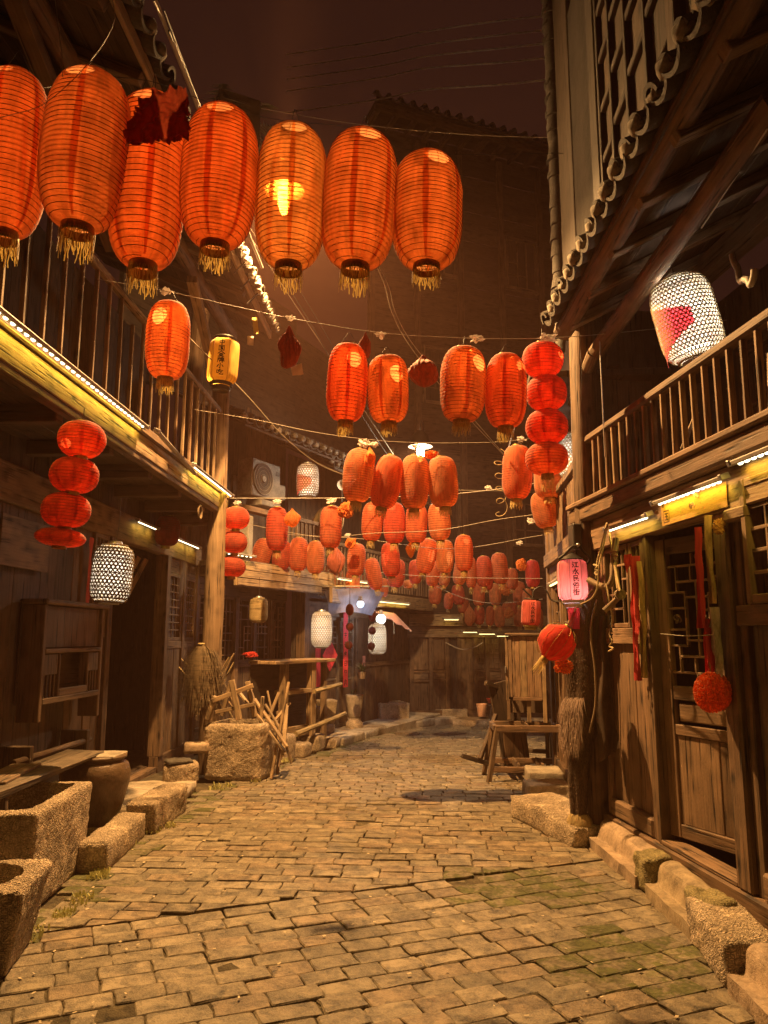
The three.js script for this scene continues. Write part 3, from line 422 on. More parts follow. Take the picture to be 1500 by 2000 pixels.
  const lock = new THREE.Group(); lock.name = 'padlock'; lock.position.set(1.0 + 0.66, 0.79, 0.0); g.add(lock);
  part(lock, 'lock_body', boxTo(-0.028, 0.028, -0.045, 0.0, -0.012, 0.012, { c: 0.006 }), M.brass); part(lock, 'shackle', moved(new THREE.TorusGeometry(0.019, 0.004, 6, 16, Math.PI), 0, 0.012, 0), M.steel); lock.position.set(1.0 + Math.cos(0.3) * 0.79, 0.9, -0.04 - Math.sin(0.3) * 0.79 + 0.03);
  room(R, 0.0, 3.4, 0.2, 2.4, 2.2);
  // the bay beyond the door
  R.box('stile', W[1], 1.99, 2.06, 0.235, 2.165, -0.06, -0.002); R.box('bottom_rail', W[2], 2.06, 3.4, 0.236, 0.37, -0.05, 0.022, { c: 0.014 }); planks(R, g, 'plank', [W[0], W[1], W[3]], 2.06, 3.4, 0.37, 1.56, -0.03, { w: 0.24, seed: 8 }); R.box('middle_rail', W[0], 1.99, 3.4, 1.56, 1.665, -0.05, 0.012); planks(R, g, 'plank', [W[1]], 2.0, 2.13, 1.667, 2.16, -0.03, { w: 0.2 });
  R.box('cross_rail', W[1], 1.99, 2.2, 2.1, 2.17, -0.03, 0.05, { c: 0.012 });
  for (const [a, b] of [[2.15, 2.75], [2.79, 3.39]]) { const wg = new THREE.Group(); wg.name = 'window'; g.add(wg); frame(R, wg, 'window_frame', W[2], a, b, 1.667, 2.3, -0.05, 0.045, 0.045); lattice(R, wg, W[2], a + 0.045, b - 0.045, 1.71, 2.26, 0.02, 4, 5, 31 + a, { w: 0.018, full: 0.25 }); }
  // balcony
  R.box('balcony_beam', W[1], -0.2, 3.4, 2.402, 2.52, -0.1, 0.1, { c: 0.015, wob: 0.006 }); R.box('balcony_beam', W[2], -0.2, 3.4, 2.521, 2.56, -0.04, 0.125, { c: 0.008 });
  R.box('handrail', M.wood[1], 0.08, 3.4, 3.02, 3.09, -0.02, 0.05, { c: 0.014, wob: 0.004 });
  { const r = rng(4); for (let s = 0.2; s < 3.4; s += 0.128) { const l = (r() - 0.5) * 0.02; part(g, 'baluster', bar(V(s, 2.56, 0.02), V(s + l, 3.025, 0.02), 0.034, 0.026, { along: 'x' }), pick([W[0], W[2], M.pale[1]], r)); } }
  R.box('floor', M.dark[0], -0.1, 3.4, 2.44, 2.5, -1.5, -0.11, {}); planks(R, g, 'loggia_board', M.dark, -0.1, 3.4, 2.5, 4.3, -1.2, { w: 0.25, seed: 12 });
  for (const [a, b] of [[0.3, 1.0], [1.3, 2.1], [2.4, 3.2]]) { frame(R, g, 'loggia_window_frame', M.wood[1], a, b, 2.55, 3.75, -1.2, -1.15, 0.06); lattice(R, g, M.wood[2], a + 0.06, b - 0.06, 2.7, 3.7, -1.165, 4, 7, 40 + a, { w: 0.02, d: 0.02 }); }
  R.box('loggia_end_wall', M.dark[2], -0.24, -0.2, 2.5, 4.3, -1.2, -0.12, {});
  { const r = rng(19); for (let k = 0; k < 6; k++) part(g, 'stacked_stick', bar(V(0.9 + k * 0.28 + r() * 0.1, 2.54, -0.15 - r() * 0.2), V(1.0 + k * 0.28 + (r() - 0.4) * 0.25, 2.95 + 0.1 * r(), -0.2 - r() * 0.2), 0.03, 0.02), pick(M.pale, r)); }
  // the skirt roof, its logs and boards (points in the street, turned into the facade's frame)
  const E0 = R.local(at(1080, 640, 6.0)), E1 = R.local(at(1400, 10, 2.97)), ed = E1.clone().sub(E0).normalize(), E2 = E0.clone().addScaledVector(ed, 4.6), up = V(0, 0.46, -0.9); up.addScaledVector(ed, -up.dot(ed)).normalize();
  roofTiles(g, E0, E2, up, 2, 0.19, true, 6);
  const dn = ed.clone().cross(up).normalize(); if (dn.y > 0) dn.negate();
  for (let k = 0; k < 7; k++) { const m = E0.clone().lerp(E2, 0.5).addScaledVector(up, 0.12 + k * 0.2).addScaledVector(dn, 0.03), h = 2.3, bb = box(h * 2, 0.02, 0.192, { c: 0.004 }); bb.applyMatrix4(new THREE.Matrix4().makeBasis(ed, dn.clone().negate(), ed.clone().cross(dn.clone().negate()))); bb.translate(m.x, m.y, m.z); part(g, 'roof_board', bb, pick(M.dark)); }
  for (let s = 0.15; s < 4.6; s += 0.55) { const p = E0.clone().addScaledVector(ed, s).addScaledVector(dn, 0.085); part(g, 'rafter', bar(p.clone().addScaledVector(up, 0.06), p.clone().addScaledVector(up, 1.5), 0.07, 0.09), pick(W)); }
  const lg = (x0, y0, d0, x1, y1, d1, r) => part(g, 'eave_log', log(R.local(at(x0, y0, d0)), R.local(at(x1, y1, d1)), r, r, x0), M.wood[1]);
  lg(1160, 695, 6.2, 1520, 190, 3.3, 0.065); lg(1100, 648, 6.1, 1475, -40, 2.9, 0.075);
  part(g, 'strut', log(R.local(at(1120, 790, 6.5)), R.local(at(1158, 690, 6.1)), 0.05, 0.05, 8), M.wood[2]);
  R.box('purlin', M.dark[2], -0.2, 3.4, 4.2, 4.36, -0.85, -0.7, {});
  // storey above: framed boards, a plastered panel, and the gable edge
  const U = new Facade(null, null, null, at(1085, 300, 6.9), at(1500, 200, 2.6)); U.g = g;
  const inv = new THREE.Matrix4().makeRotationY(-R.turn), put = (name, mat, x0, x1, y0, y1, z0, z1, o) => { const gg = boxTo(x0, x1, y0, y1, z0, z1, o); gg.rotateY(U.turn); gg.translate(U.o.x - R.o.x, 0, U.o.z - R.o.z); gg.applyMatrix4(inv); return part(g, name, gg, mat); };
  const UU = { box: (name, mat, x0, x1, y0, y1, z0, z1, o) => put(name, mat, x0, x1, y0, y1, z0, z1, o) };
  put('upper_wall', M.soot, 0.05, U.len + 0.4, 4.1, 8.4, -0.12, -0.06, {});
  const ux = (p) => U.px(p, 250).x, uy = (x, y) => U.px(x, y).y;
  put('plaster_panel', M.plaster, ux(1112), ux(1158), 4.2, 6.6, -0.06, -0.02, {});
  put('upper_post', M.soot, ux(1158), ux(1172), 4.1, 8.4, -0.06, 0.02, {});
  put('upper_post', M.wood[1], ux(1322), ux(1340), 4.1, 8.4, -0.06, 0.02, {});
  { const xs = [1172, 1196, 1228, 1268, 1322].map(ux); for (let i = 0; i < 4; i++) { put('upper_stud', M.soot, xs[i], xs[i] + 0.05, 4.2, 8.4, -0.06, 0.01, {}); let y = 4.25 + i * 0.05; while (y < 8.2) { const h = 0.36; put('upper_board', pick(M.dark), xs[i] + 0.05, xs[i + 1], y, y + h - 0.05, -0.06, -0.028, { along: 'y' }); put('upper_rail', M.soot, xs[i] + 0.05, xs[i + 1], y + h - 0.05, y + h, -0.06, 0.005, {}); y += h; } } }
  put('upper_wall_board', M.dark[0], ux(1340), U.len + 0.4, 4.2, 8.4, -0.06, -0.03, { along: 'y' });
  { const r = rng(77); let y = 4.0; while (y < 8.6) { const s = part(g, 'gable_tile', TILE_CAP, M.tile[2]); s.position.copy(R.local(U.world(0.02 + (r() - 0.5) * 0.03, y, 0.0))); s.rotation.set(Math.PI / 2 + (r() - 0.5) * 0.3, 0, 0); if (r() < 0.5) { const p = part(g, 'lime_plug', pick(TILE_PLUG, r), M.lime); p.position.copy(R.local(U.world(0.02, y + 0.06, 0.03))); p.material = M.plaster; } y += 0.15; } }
  put('gable_board', M.soot, 0.05, ux(1112), 4.0, 8.6, -0.07, -0.01, { along: 'y' });
  // second little roof at the very top
  const T0 = R.local(U.world(U.len * 0.62, 6.6, 0.3)), T1 = R.local(U.world(U.len * 1.25, 6.6, 0.3)); void T0; void T1;
}
// ---- next house on the right, slatted upstairs
const R2 = new Facade('timber_house', 'narrow timber house with tightly slatted upper floor beyond the fur coat', 'house', at(1070, 1000, 9.0), at(1153, 1000, 6.25));
{
  const g = R2.g, L = R2.len, W = M.wood;
  R2.box('corner_post', W[1], -0.06, 0.1, -0.1, 3.6, -0.12, 0.04, { c: 0.015 });
  R2.box('balcony_beam', W[0], 0.1, L - 0.1, 2.28, 2.42, -0.08, 0.08, {}); R2.box('handrail', W[2], 0.1, L - 0.1, 2.96, 3.03, -0.02, 0.06, {});
  { const r = rng(14); for (let s = 0.14; s < L - 0.12; s += 0.093) R2.box('slat', pick([W[0], W[2]], r), s, s + 0.06, 2.42, 2.965, 0.0, 0.025); }
  R2.box('floor', M.dark[0], 0, L, 2.3, 2.35, -1.6, -0.09, {}); planks(R2, g, 'loggia_board', M.dark, 0, L, 2.36, 3.7, -1.3, { w: 0.3, seed: 4 });
  R2.box('roof_board', M.dark[1], -0.2, L, 3.66, 3.72, -1.4, 0.45, {}); R2.box('upper_wall', M.soot, -0.1, L, 3.74, 7, -0.3, -0.2, {});
  R2.box('lintel', W[2], 0.1, L - 0.1, 2.06, 2.275, -0.06, 0.02, {});
  R2.box('sill_beam', W[1], 0.1, L - 0.1, 0.0, 0.2, -0.08, 0.03, {});
  const xs = [0.12, 0.75, 1.4, 2.05, L - 0.12];
  for (let i = 0; i < 4; i++) { R2.box('stile', W[0], xs[i], xs[i] + 0.09, 0.2, 2.058, -0.06, 0.01, {}); planks(R2, g, 'plank', [W[0], W[1], W[2]], xs[i] + 0.09, xs[i + 1], 0.2, 1.3, -0.02, { w: 0.2, seed: i }); R2.box('middle_rail', W[2], xs[i] + 0.09, xs[i + 1], 1.3, 1.38, -0.05, 0.0, {}); const wg = new THREE.Group(); wg.name = 'window'; g.add(wg); frame(R2, wg, 'window_frame', W[0], xs[i] + 0.09, xs[i + 1], 1.382, 2.056, -0.05, -0.005, 0.04); lattice(R2, wg, W[2], xs[i] + 0.13, xs[i + 1] - 0.04, 1.42, 2.01, -0.02, 3, 5, 60 + i); }
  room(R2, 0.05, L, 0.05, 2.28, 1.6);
  const kn = part(g, 'door_knob', new THREE.SphereGeometry(0.022, 12, 8), M.brass); kn.position.set(0.95, 1.18, 0.03);
}
// ---- the house on the left with balcony and lit fascia
const L = new Facade('timber_house', 'dark timber house with long light bars on its balcony and a black doorway', 'house', V(-2.25, 0, -9.7), V(-2.25, 0, -11));
{
  const g = L.g, W = M.wood, NEAR = -7.6, wz = -0.75, KW = 1.154, SK = (q) => KW * (9.7 + q) - 9.7, YK = (q) => 1.5 + KW * (q - 1.5);
  part(g, 'corner_post', log(V(-0.82, 0, -0.02), V(-0.82, 5.0, -0.02), 0.12, 0.1, 6, 12), M.wood[2]);
  L.box('fascia', M.pale[0], NEAR, -0.5, 3.0, 3.17, -0.03, 0.03, { c: 0.006, wob: 0.003 });
  L.box('balcony_beam', W[1], NEAR, -0.5, 3.171, 3.25, -0.06, 0.06, { c: 0.012, wob: 0.005 }); L.box('balcony_beam', W[0], NEAR, -0.5, 2.95, 3.0, -0.06, 0.02, {});
  L.box('end_beam', W[0], -0.55, -0.45, 2.85, 3.24, -1.6, 0.0, {});
  for (let k = 0; k < 14; k++) L.box('floor_board', pick(M.dark), NEAR, -0.5, 3.02, 3.05, -0.06 - (k + 1) * 0.12 + 0.003, -0.06 - k * 0.12, {});
  for (let s = NEAR; s < -0.6; s += 0.9) L.box('floor_joist', M.dark[2], s, s + 0.1, 2.9, 3.018, wz + 0.03, -0.062, { along: 'z' });
  L.box('handrail', W[2], NEAR, -0.95, 4.13, 4.19, -0.03, 0.03, { c: 0.01, wob: 0.004 });
  { const r = rng(8); for (let s = -7.5; s < -1.0; s += 0.245) { const l = (r() - 0.5) * 0.03; part(g, 'baluster', bar(V(s, 3.25, 0), V(s + l, 4.14 - (r() < 0.15 ? 0.12 : 0), 0), 0.03, 0.028), pick([M.rWood[2], W[2], M.pale[1]], r)); } }
  planks(L, g, 'loggia_board', M.dark, NEAR, -0.4, 3.06, 5.2, -1.1, { w: 0.28, seed: 3 });
  // ground floor wall
  const z = wz, LW = { box: (n, m, x0, x1, y0, y1, z0, z1, o, to) => L.box(n, m, SK(x0), SK(x1), YK(y0), YK(y1), z0, z1, o, to ?? g) };
  LW.box('sill_beam', W[1], NEAR, -3.1, 0.06, 0.3, z - 0.08, z + 0.03, {}); LW.box('sill_beam', W[1], -1.66, -0.3, 0.06, 0.3, z - 0.08, z + 0.03, {}); LW.box('threshold', W[0], -3.1, -1.66, 0.06, 0.2, z - 0.09, z + 0.02, {});
  LW.box('lintel', W[2], NEAR, -0.3, 2.36, 2.62, z - 0.08, z + 0.03, { c: 0.01 }); planks(LW, g, 'plank', M.dark, NEAR, -0.3, 2.62, 3.015, z - 0.02, { w: 0.3, seed: 7 });
  LW.box('door_jamb', W[1], -3.2, -3.1, 0.3, 2.36, z - 0.1, z + 0.04, {}); LW.box('door_jamb', W[0], -1.66, -1.54, 0.3, 2.36, z - 0.1, z + 0.05, {});
  // boards left of the door with a narrow carved panel
  planks(LW, g, 'plank', [W[0], W[1], W[3]], -3.5, -3.2, 0.3, 1.5, z, { w: 0.16, seed: 21 }); LW.box('middle_rail', W[2], -3.5, -3.2, 1.5, 1.58, z - 0.04, z + 0.02, {});
  { const wg = new THREE.Group(); wg.name = 'carved_panel'; g.add(wg); frame(LW, wg, 'panel_frame', W[2], -3.5, -3.2, 1.582, 2.358, z - 0.04, z + 0.02, 0.035); lattice(LW, wg, W[2], -3.46, -3.24, 1.78, 2.32, z + 0.01, 3, 8, 71, { w: 0.014, full: 0.15 }); lattice(LW, wg, W[2], -3.46, -3.24, 1.62, 1.75, z + 0.01, 3, 2, 72, { w: 0.014 }); LW.box('cross_bar', W[2], -3.46, -3.24, 1.745, 1.775, z - 0.03, z + 0.018, {}, wg); LW.box('back_board', M.dark[0], -3.47, -3.23, 1.61, 2.33, z - 0.05, z - 0.03, {}, wg); }
  planks(LW, g, 'plank', [...M.dark, W[1]], NEAR, -3.5, 0.3, 2.36, z - 0.01, { w: 0.3, seed: 23 });
  // panels right of the door
  LW.box('stile', W[0], -0.95, -0.85, 0.3, 2.36, z - 0.06, z + 0.02, {}); LW.box('stile', W[1], -0.4, -0.3, 0.3, 2.36, z - 0.06, z + 0.02, {});
  for (const [a, b, s] of [[-1.54, -0.95, 81], [-0.85, -0.4, 85]]) {
    planks(LW, g, 'plank', [W[0], W[2]], a, b, 0.3, 1.38, z - 0.01, { w: 0.2, seed: s }); LW.box('middle_rail', W[2], a, b, 1.38, 1.46, z - 0.05, z + 0.01, {});
    const wg = new THREE.Group(); wg.name = 'carved_panel'; g.add(wg); frame(LW, wg, 'panel_frame', W[0], a, b, 1.462, 2.2, z - 0.05, z, 0.04); lattice(LW, wg, W[2], a + 0.04, b - 0.04, 1.5, 2.16, z - 0.015, 4, 8, s + 1, { w: 0.014, full: 0.2 }); LW.box('back_board', M.dark[0], a, b, 1.46, 2.2, z - 0.075, z - 0.055, {}, wg); LW.box('top_panel', W[1], a, b, 2.202, 2.358, z - 0.05, z - 0.01, {});
  }
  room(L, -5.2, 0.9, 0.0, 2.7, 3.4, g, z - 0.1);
  // slanting bars over the dark doorway, lit from the lantern
  for (let k = 0; k < 5; k++) part(g, 'fanlight_slat', bar(V(-1.9 + k * 0.25, 1.9, z - 0.3), V(-1.72 + k * 0.25, 2.42, z - 0.12), 0.06, 0.02), M.pale[1]);
  // end wall towards the far houses
  planks({ box: (n, m, x0, x1, y0, y1, z0, z1, o, to) => part(to, n, boxTo(z0, z1, y0, y1, x0, x1, { ...o, along: 'y' }), m) }, g, 'end_board', M.dark, -1.9, wz - 0.05, 0, 3.0, 1.15, { w: 0.25, seed: 9 });
  part(g, 'notice', boxTo(SK(-5.0), SK(-4.35), 2.02, 2.4, z + 0.03, z + 0.045, { c: 0.003 }), M.wood[2]); 
  part(g, 'brace', bar(V(-0.85, 4.45, -0.05), V(-2.6, 5.02, 0.1), 0.09, 0.1), M.pale[1]); part(g, 'brace', bar(V(-4.2, 4.5, -0.05), V(-6.2, 5.02, 0.1), 0.1, 0.1), W[1]);
  // roof: eave out over the street
  const a = V(-8.0, 5.1, 0.63), b = V(-1.0, 5.1, 0.63), up = V(0, 0.42, -0.91).normalize(), dn = V(0, -0.91, -0.42).normalize();
  roofTiles(g, a, b, up, 2, 0.2, true, 9);
  for (let k = 0; k < 11; k++) { const m = V((a.x + b.x) / 2, a.y, a.z).addScaledVector(up, 0.15 + k * 0.205).addScaledVector(dn, 0.03), bb = box(7.0, 0.02, 0.2, { c: 0.004 }); bb.rotateX(Math.atan2(0.42, 0.91)); bb.translate(m.x, m.y, m.z); part(g, 'roof_board', bb, pick(M.dark)); }
  for (let s = -7.8; s < -1.0; s += 0.62) { const p = V(s, a.y, a.z).addScaledVector(dn, 0.09); part(g, 'rafter', bar(p.clone().addScaledVector(up, 0.05), p.clone().addScaledVector(up, 2.1), 0.07, 0.09), pick(W)); }
  L.box('eave_board', M.pale[1], -8.0, -1.0, 5.03, 5.13, 0.58, 0.61, {}); part(g, 'eave_log', log(V(-8, 5.2, 0.05), V(-0.7, 5.2, 0.05), 0.08, 0.08, 4), W[1]);
  part(g, 'white_pipe', new THREE.CylinderGeometry(0.014, 0.014, 5.2, 8).rotateZ(Math.PI / 2).translate(-5.2, 5.13, 0.8), M.white);
}
// ---- houses round the bend
const B1 = new Facade('timber_house', 'timber house behind the firewood with cooling units upstairs', 'house', at(425, 1300, 10.6), at(600, 1300, 12.6));
{
  const g = B1.g, l = B1.len, W = M.dark, gy = -0.1;
  B1.box('fascia', M.pale[1], -0.1, l + 0.2, 2.2, 2.56, 0.3, 0.36, { c: 0.01 }); for (let k = 0; k < 3; k++) B1.box('fascia_board', pick(M.pale), -0.1, l + 0.2, 2.21 + k * 0.11, 2.31 + k * 0.11, 0.362, 0.38 + 0.006 * (k % 2), {});
  B1.box('floor', M.dark[0], -0.1, l + 0.2, 2.5, 2.58, -0.6, 0.3, {}); for (let s = 0; s < l; s += 0.5) B1.box('floor_joist', W[2], s, s + 0.09, 2.36, 2.498, -0.5, 0.299, { along: 'z' });
  planks(B1, g, 'plank', W, 0, l, 2.58, 5.2, -0.5, { w: 0.3, seed: 5 });
  B1.box('window_shutter', M.wood[0], l * 0.35, l * 0.5, 2.75, 4.0, -0.5, -0.46, { along: 'y' }); frame(B1, g, 'window_frame', M.wood[1], l * 0.52, l * 0.9, 2.8, 3.9, -0.5, -0.44, 0.06);
  B1.box('handrail', M.wood[1], l * 0.45, l + 0.2, 3.3, 3.36, 0.3, 0.36, {}); for (let s = l * 0.45; s < l + 0.2; s += 0.12) B1.box('baluster', M.wood[0], s, s + 0.03, 2.58, 3.3, 0.315, 0.345, {});
  B1.box('ledge_beam', M.wood[0], -0.1, l * 0.6, 3.28, 3.36, 0.2, 0.34, {});
  // ground floor: lattice windows over panels
  B1.box('sill_beam', W[0], 0, l, gy, 0.25, -0.56, -0.4, {}); B1.box('lintel', M.wood[1], 0, l, 2.1, 2.36, -0.56, -0.42, {});
  const n = 5; for (let i = 0; i < n; i++) { const a = l * i / n, b = l * (i + 1) / n; B1.box('stile', M.wood[0], a, a + 0.09, 0.25, 2.1, -0.54, -0.42, {}); planks(B1, g, 'plank', [M.wood[1], ...W], a + 0.09, b, 0.25, 1.05, -0.47, { w: 0.2, seed: i }); B1.box('middle_rail', M.wood[0], a + 0.09, b, 1.05, 1.13, -0.52, -0.44, {}); const wg = new THREE.Group(); wg.name = 'window'; g.add(wg); lattice(B1, wg, M.wood[2], a + 0.09, b, 1.13, 2.1, -0.46, 4, 9, 90 + i, { w: 0.018 }); frame(B1, wg, 'window_frame', M.wood[1], a + 0.09, b, 1.132, 2.098, -0.5, -0.44, 0.03); }
  room(B1, 0, l, gy, 2.3, 2.2, g, -0.57);
  // pent roof over the upper floor
  const c = V(-0.6, 4.35, 0.75), d = V(l + 0.4, 4.35, 0.75), up = V(0, 0.45, -0.9).normalize(); roofTiles(g, c, d, up, 2, 0.2, true, 5);
  { const bb = box(l + 1.2, 0.03, 1.8, { along: 'x' }); bb.rotateX(Math.atan2(0.45, 0.9)); bb.translate(l / 2, 4.7, 0.0); part(g, 'roof_board', bb, M.dark[1]); }
  B1.box('upper_wall', M.soot, -1.5, l + 0.4, 5.0, 7.4, -0.7, -0.6, {});
}
const B2 = new Facade('timber_house', 'timber house with lit basket lanterns, blue lit door and red couplets', 'house', at(600, 1300, 12.6), at(800, 1300, 16.5));
{
  const g = B2.g, l = B2.len, W = M.dark, gy = -0.22, dx0 = B2.px(628, 1300).x, dx1 = B2.px(692, 1300).x;
  B2.box('fascia', M.pale[1], -0.2, l, 2.05, 2.3, 0.5, 0.56, { c: 0.01 }); B2.box('floor', M.dark[0], -0.2, l, 2.28, 2.34, -0.5, 0.5, {});
  planks(B2, g, 'upper_board', W, -0.2, l, 2.34, 4.6, -0.3, { w: 0.3, seed: 15 }); B2.box('handrail', M.wood[0], 0, l, 3.0, 3.06, 0.5, 0.55, {}); for (let s = 0; s < l; s += 0.13) B2.box('baluster', M.wood[0], s, s + 0.035, 2.34, 3.0, 0.51, 0.54, {});
  B2.box('stone_step', M.smoothStone[1], -0.2, l, -0.4, -0.06, -0.06, 0.7, { c: 0.02 });
  B2.box('lintel', M.wood[1], -0.2, l, 1.85, 2.1, -0.08, 0.04, {});
  B2.box('wall_post', M.wood[1], -0.2, -0.05, -0.06, 2.3, -0.1, 0.06, { along: 'y' });
  planks(B2, g, 'plank', [M.wood[1], ...W], -0.05, dx0 - 0.08, -0.06, 1.85, -0.02, { w: 0.22, seed: 33 });
  B2.box('door_jamb', M.wood[1], dx0 - 0.08, dx0, -0.06, 1.85, -0.08, 0.04, {}); B2.box('door_jamb', M.wood[1], dx1, dx1 + 0.08, -0.06, 1.85, -0.08, 0.04, {});
  const D = new THREE.Group(); D.name = 'door'; g.add(D);
  for (const [a, b] of [[dx0, (dx0 + dx1) / 2], [(dx0 + dx1) / 2 + 0.004, dx1]]) { frame(B2, D, 'door_frame', M.wood[3], a, b, -0.05, 1.85, -0.06, -0.01, 0.06); B2.box('door_panel', M.wood[1], a + 0.06, b - 0.06, 0.01, 0.75, -0.05, -0.02, { c: 0.012, along: 'y' }, D); B2.box('door_panel', M.wood[1], a + 0.06, b - 0.06, 0.8, 0.98, -0.05, -0.018, { c: 0.012, along: 'y' }, D); lattice(B2, D, M.wood[3], a + 0.06, b - 0.06, 1.0, 1.79, -0.02, 3, 8, 51 + a, { w: 0.02 }); B2.box('door_back', M.dark[0], a + 0.05, b - 0.05, 0.98, 1.8, -0.07, -0.055, {}, D); B2.box('door_rail', M.wood[3], a + 0.06, b - 0.06, 0.752, 0.798, -0.055, -0.012, {}, D); }
  planks(B2, g, 'plank', [M.wood[1], ...W], dx1 + 0.08, l, -0.06, 0.95, -0.02, { w: 0.22, seed: 35 }); B2.box('middle_rail', M.wood[1], dx1 + 0.08, l, 0.95, 1.03, -0.06, 0.0, {}); planks(B2, g, 'plank', [M.wood[1], ...W], dx1 + 0.08, l, 1.03, 1.85, -0.03, { w: 0.3, seed: 36 });
  B2.box('room_wall', M.soot, -0.2, l, -0.2, 2.3, -0.2, -0.12, {});
  const c = V(-0.6, 4.2, 0.7), d = V(l + 0.2, 4.2, 0.7), up = V(0, 0.45, -0.9).normalize(); roofTiles(g, c, d, up, 2, 0.22, true, 15);
  { const bb = box(l + 0.8, 0.03, 2.0, { along: 'x' }); bb.rotateX(Math.atan2(0.45, 0.9)); bb.translate(l / 2 - 0.2, 4.6, -0.1); part(g, 'roof_board', bb, M.dark[1]); }
  B2.box('upper_wall', M.soot, -0.6, l, 5.0, 7.2, -0.9, -0.8, {});
}
const B3 = new Facade('timber_house', 'tall boarded timber house closing the end of the street, railing on its roof', 'house', at(795, 1300, 16.5), at(1110, 1300, 18.0));
{
  const g = B3.g, l = B3.len, W = M.dark, gy = -0.3;
  B3.box('sill_beam', M.wood[1], 0, l, gy - 0.1, -0.05, -0.1, 0.05, {}); B3.box('lintel', M.wood[2], 0, l, 1.5, 1.74, -0.08, 0.06, {}); B3.box('fascia', M.pale[0], 0, l, 1.75, 2.0, 0.1, 0.16, {}); B3.box('floor', M.dark[0], 0, l, 1.98, 2.04, -0.4, 0.1, {});
  const xs = [800, 838, 870, 893, 925, 948, 978, 1010, 1050, 1105].map((p) => B3.px(p, 1320).x);
  for (let i = 0; i < xs.length - 1; i++) {
    const a = xs[i], b = xs[i + 1]; B3.box('stile', M.wood[1], a, a + 0.09, -0.05, 1.5, -0.06, 0.03, {});
    if (i === 2 || i === 3) { B3.box('door_leaf', i === 2 ? M.soot : M.wood[1], a + 0.09, b, -0.05, 1.5, -0.05, i === 2 ? -0.03 : 0.0, { along: 'y' }); continue; }
    planks(B3, g, 'plank', [M.wood[1], M.wood[0], W[2]], a + 0.09, b, -0.05, 0.55, -0.02, { w: 0.2, seed: i }); B3.box('carved_panel', M.wood[2], a + 0.1, b - 0.01, 0.6, 0.74, -0.04, 0.0, { c: 0.02 }); B3.box('middle_rail', M.wood[1], a + 0.09, b, 0.55, 0.6, -0.05, 0.02, {}); B3.box('middle_rail', M.wood[1], a + 0.09, b, 0.74, 0.79, -0.05, 0.02, {}); B3.box('door_panel', M.wood[i % 2], a + 0.1, b - 0.01, 0.8, 1.49, -0.05, -0.01, { c: 0.015, along: 'y' });
    if (i >= 4) lattice(B3, g, M.wood[2], a + 0.12, b - 0.03, 0.84, 1.46, 0.004, 3, 6, 120 + i, { w: 0.018 });
  }
  B3.box('room_wall', M.soot, 0, l, gy, 2.0, -0.2, -0.12, {});
  // upper storeys of level boards with posts
  planks(B3, g, 'upper_board', W, -0.9, l + 2, 2.05, 13.6, -0.1, { w: 0.42, flat: true, seed: 44, uneven: 0.04 });
  for (let s = -0.9; s < l + 2; s += 1.15) B3.box('upper_post', M.wood[1], s, s + 0.14, 2.05, 13.4, -0.09, 0.02, { along: 'y' });
  B3.box('eave_board', M.wood[1], -1, l + 2.1, 13.45, 13.6, 0.55, 0.65, {}); B3.box('roof_board', M.dark[1], -1, l + 2.1, 13.6, 13.66, -0.1, 0.75, {}); for (let s = -0.95; s < l + 2; s += 0.48) B3.box('rafter', M.wood[1], s, s + 0.1, 13.46, 13.599, -0.09, 0.54, { along: 'z' }); roofTiles(g, V(-1, 13.68, 0.72), V(l + 2, 13.68, 0.72), V(0, 0.4, -0.92).normalize(), 1, 0.3, false, 8);
  for (let k = 0; k < 3; k++) for (const s of [0.4, 2.7]) { const w = new THREE.Group(); w.name = 'window'; g.add(w); frame(B3, w, 'window_frame', M.wood[2], s, s + 0.95, 3.6 + k * 3.2, 5.0 + k * 3.2, -0.06, 0.05, 0.08); lattice(B3, w, M.wood[2], s + 0.08, s + 0.87, 3.68 + k * 3.2, 4.92 + k * 3.2, 0.03, 3, 4, 140 + k, { w: 0.03, d: 0.03 }); B3.box('window_back', M.soot, s + 0.08, s + 0.87, 3.68 + k * 3.2, 4.92 + k * 3.2, -0.05, -0.03, {}, w); }
}
// ---------------------------------------------------------------- lamps
function areaLight(a, b, width, dir, color, power) {
  const l = new THREE.RectAreaLight(color, power, a.distanceTo(b), width), x = b.clone().sub(a).normalize(), z = dir.clone().negate(); z.addScaledVector(x, -z.dot(x)).normalize();
  l.quaternion.setFromRotationMatrix(new THREE.Matrix4().makeBasis(x, z.clone().cross(x), z)); l.position.copy(a).add(b).multiplyScalar(0.5).addScaledVector(dir, 0.012); scene.add(l);
}
function pointLight(p, color, power, radius) { const l = new THREE.PointLight(color, power, 0, 2); l.position.copy(p); l.castShadow = true; l.shadow.radius = radius; scene.add(l); return l; }
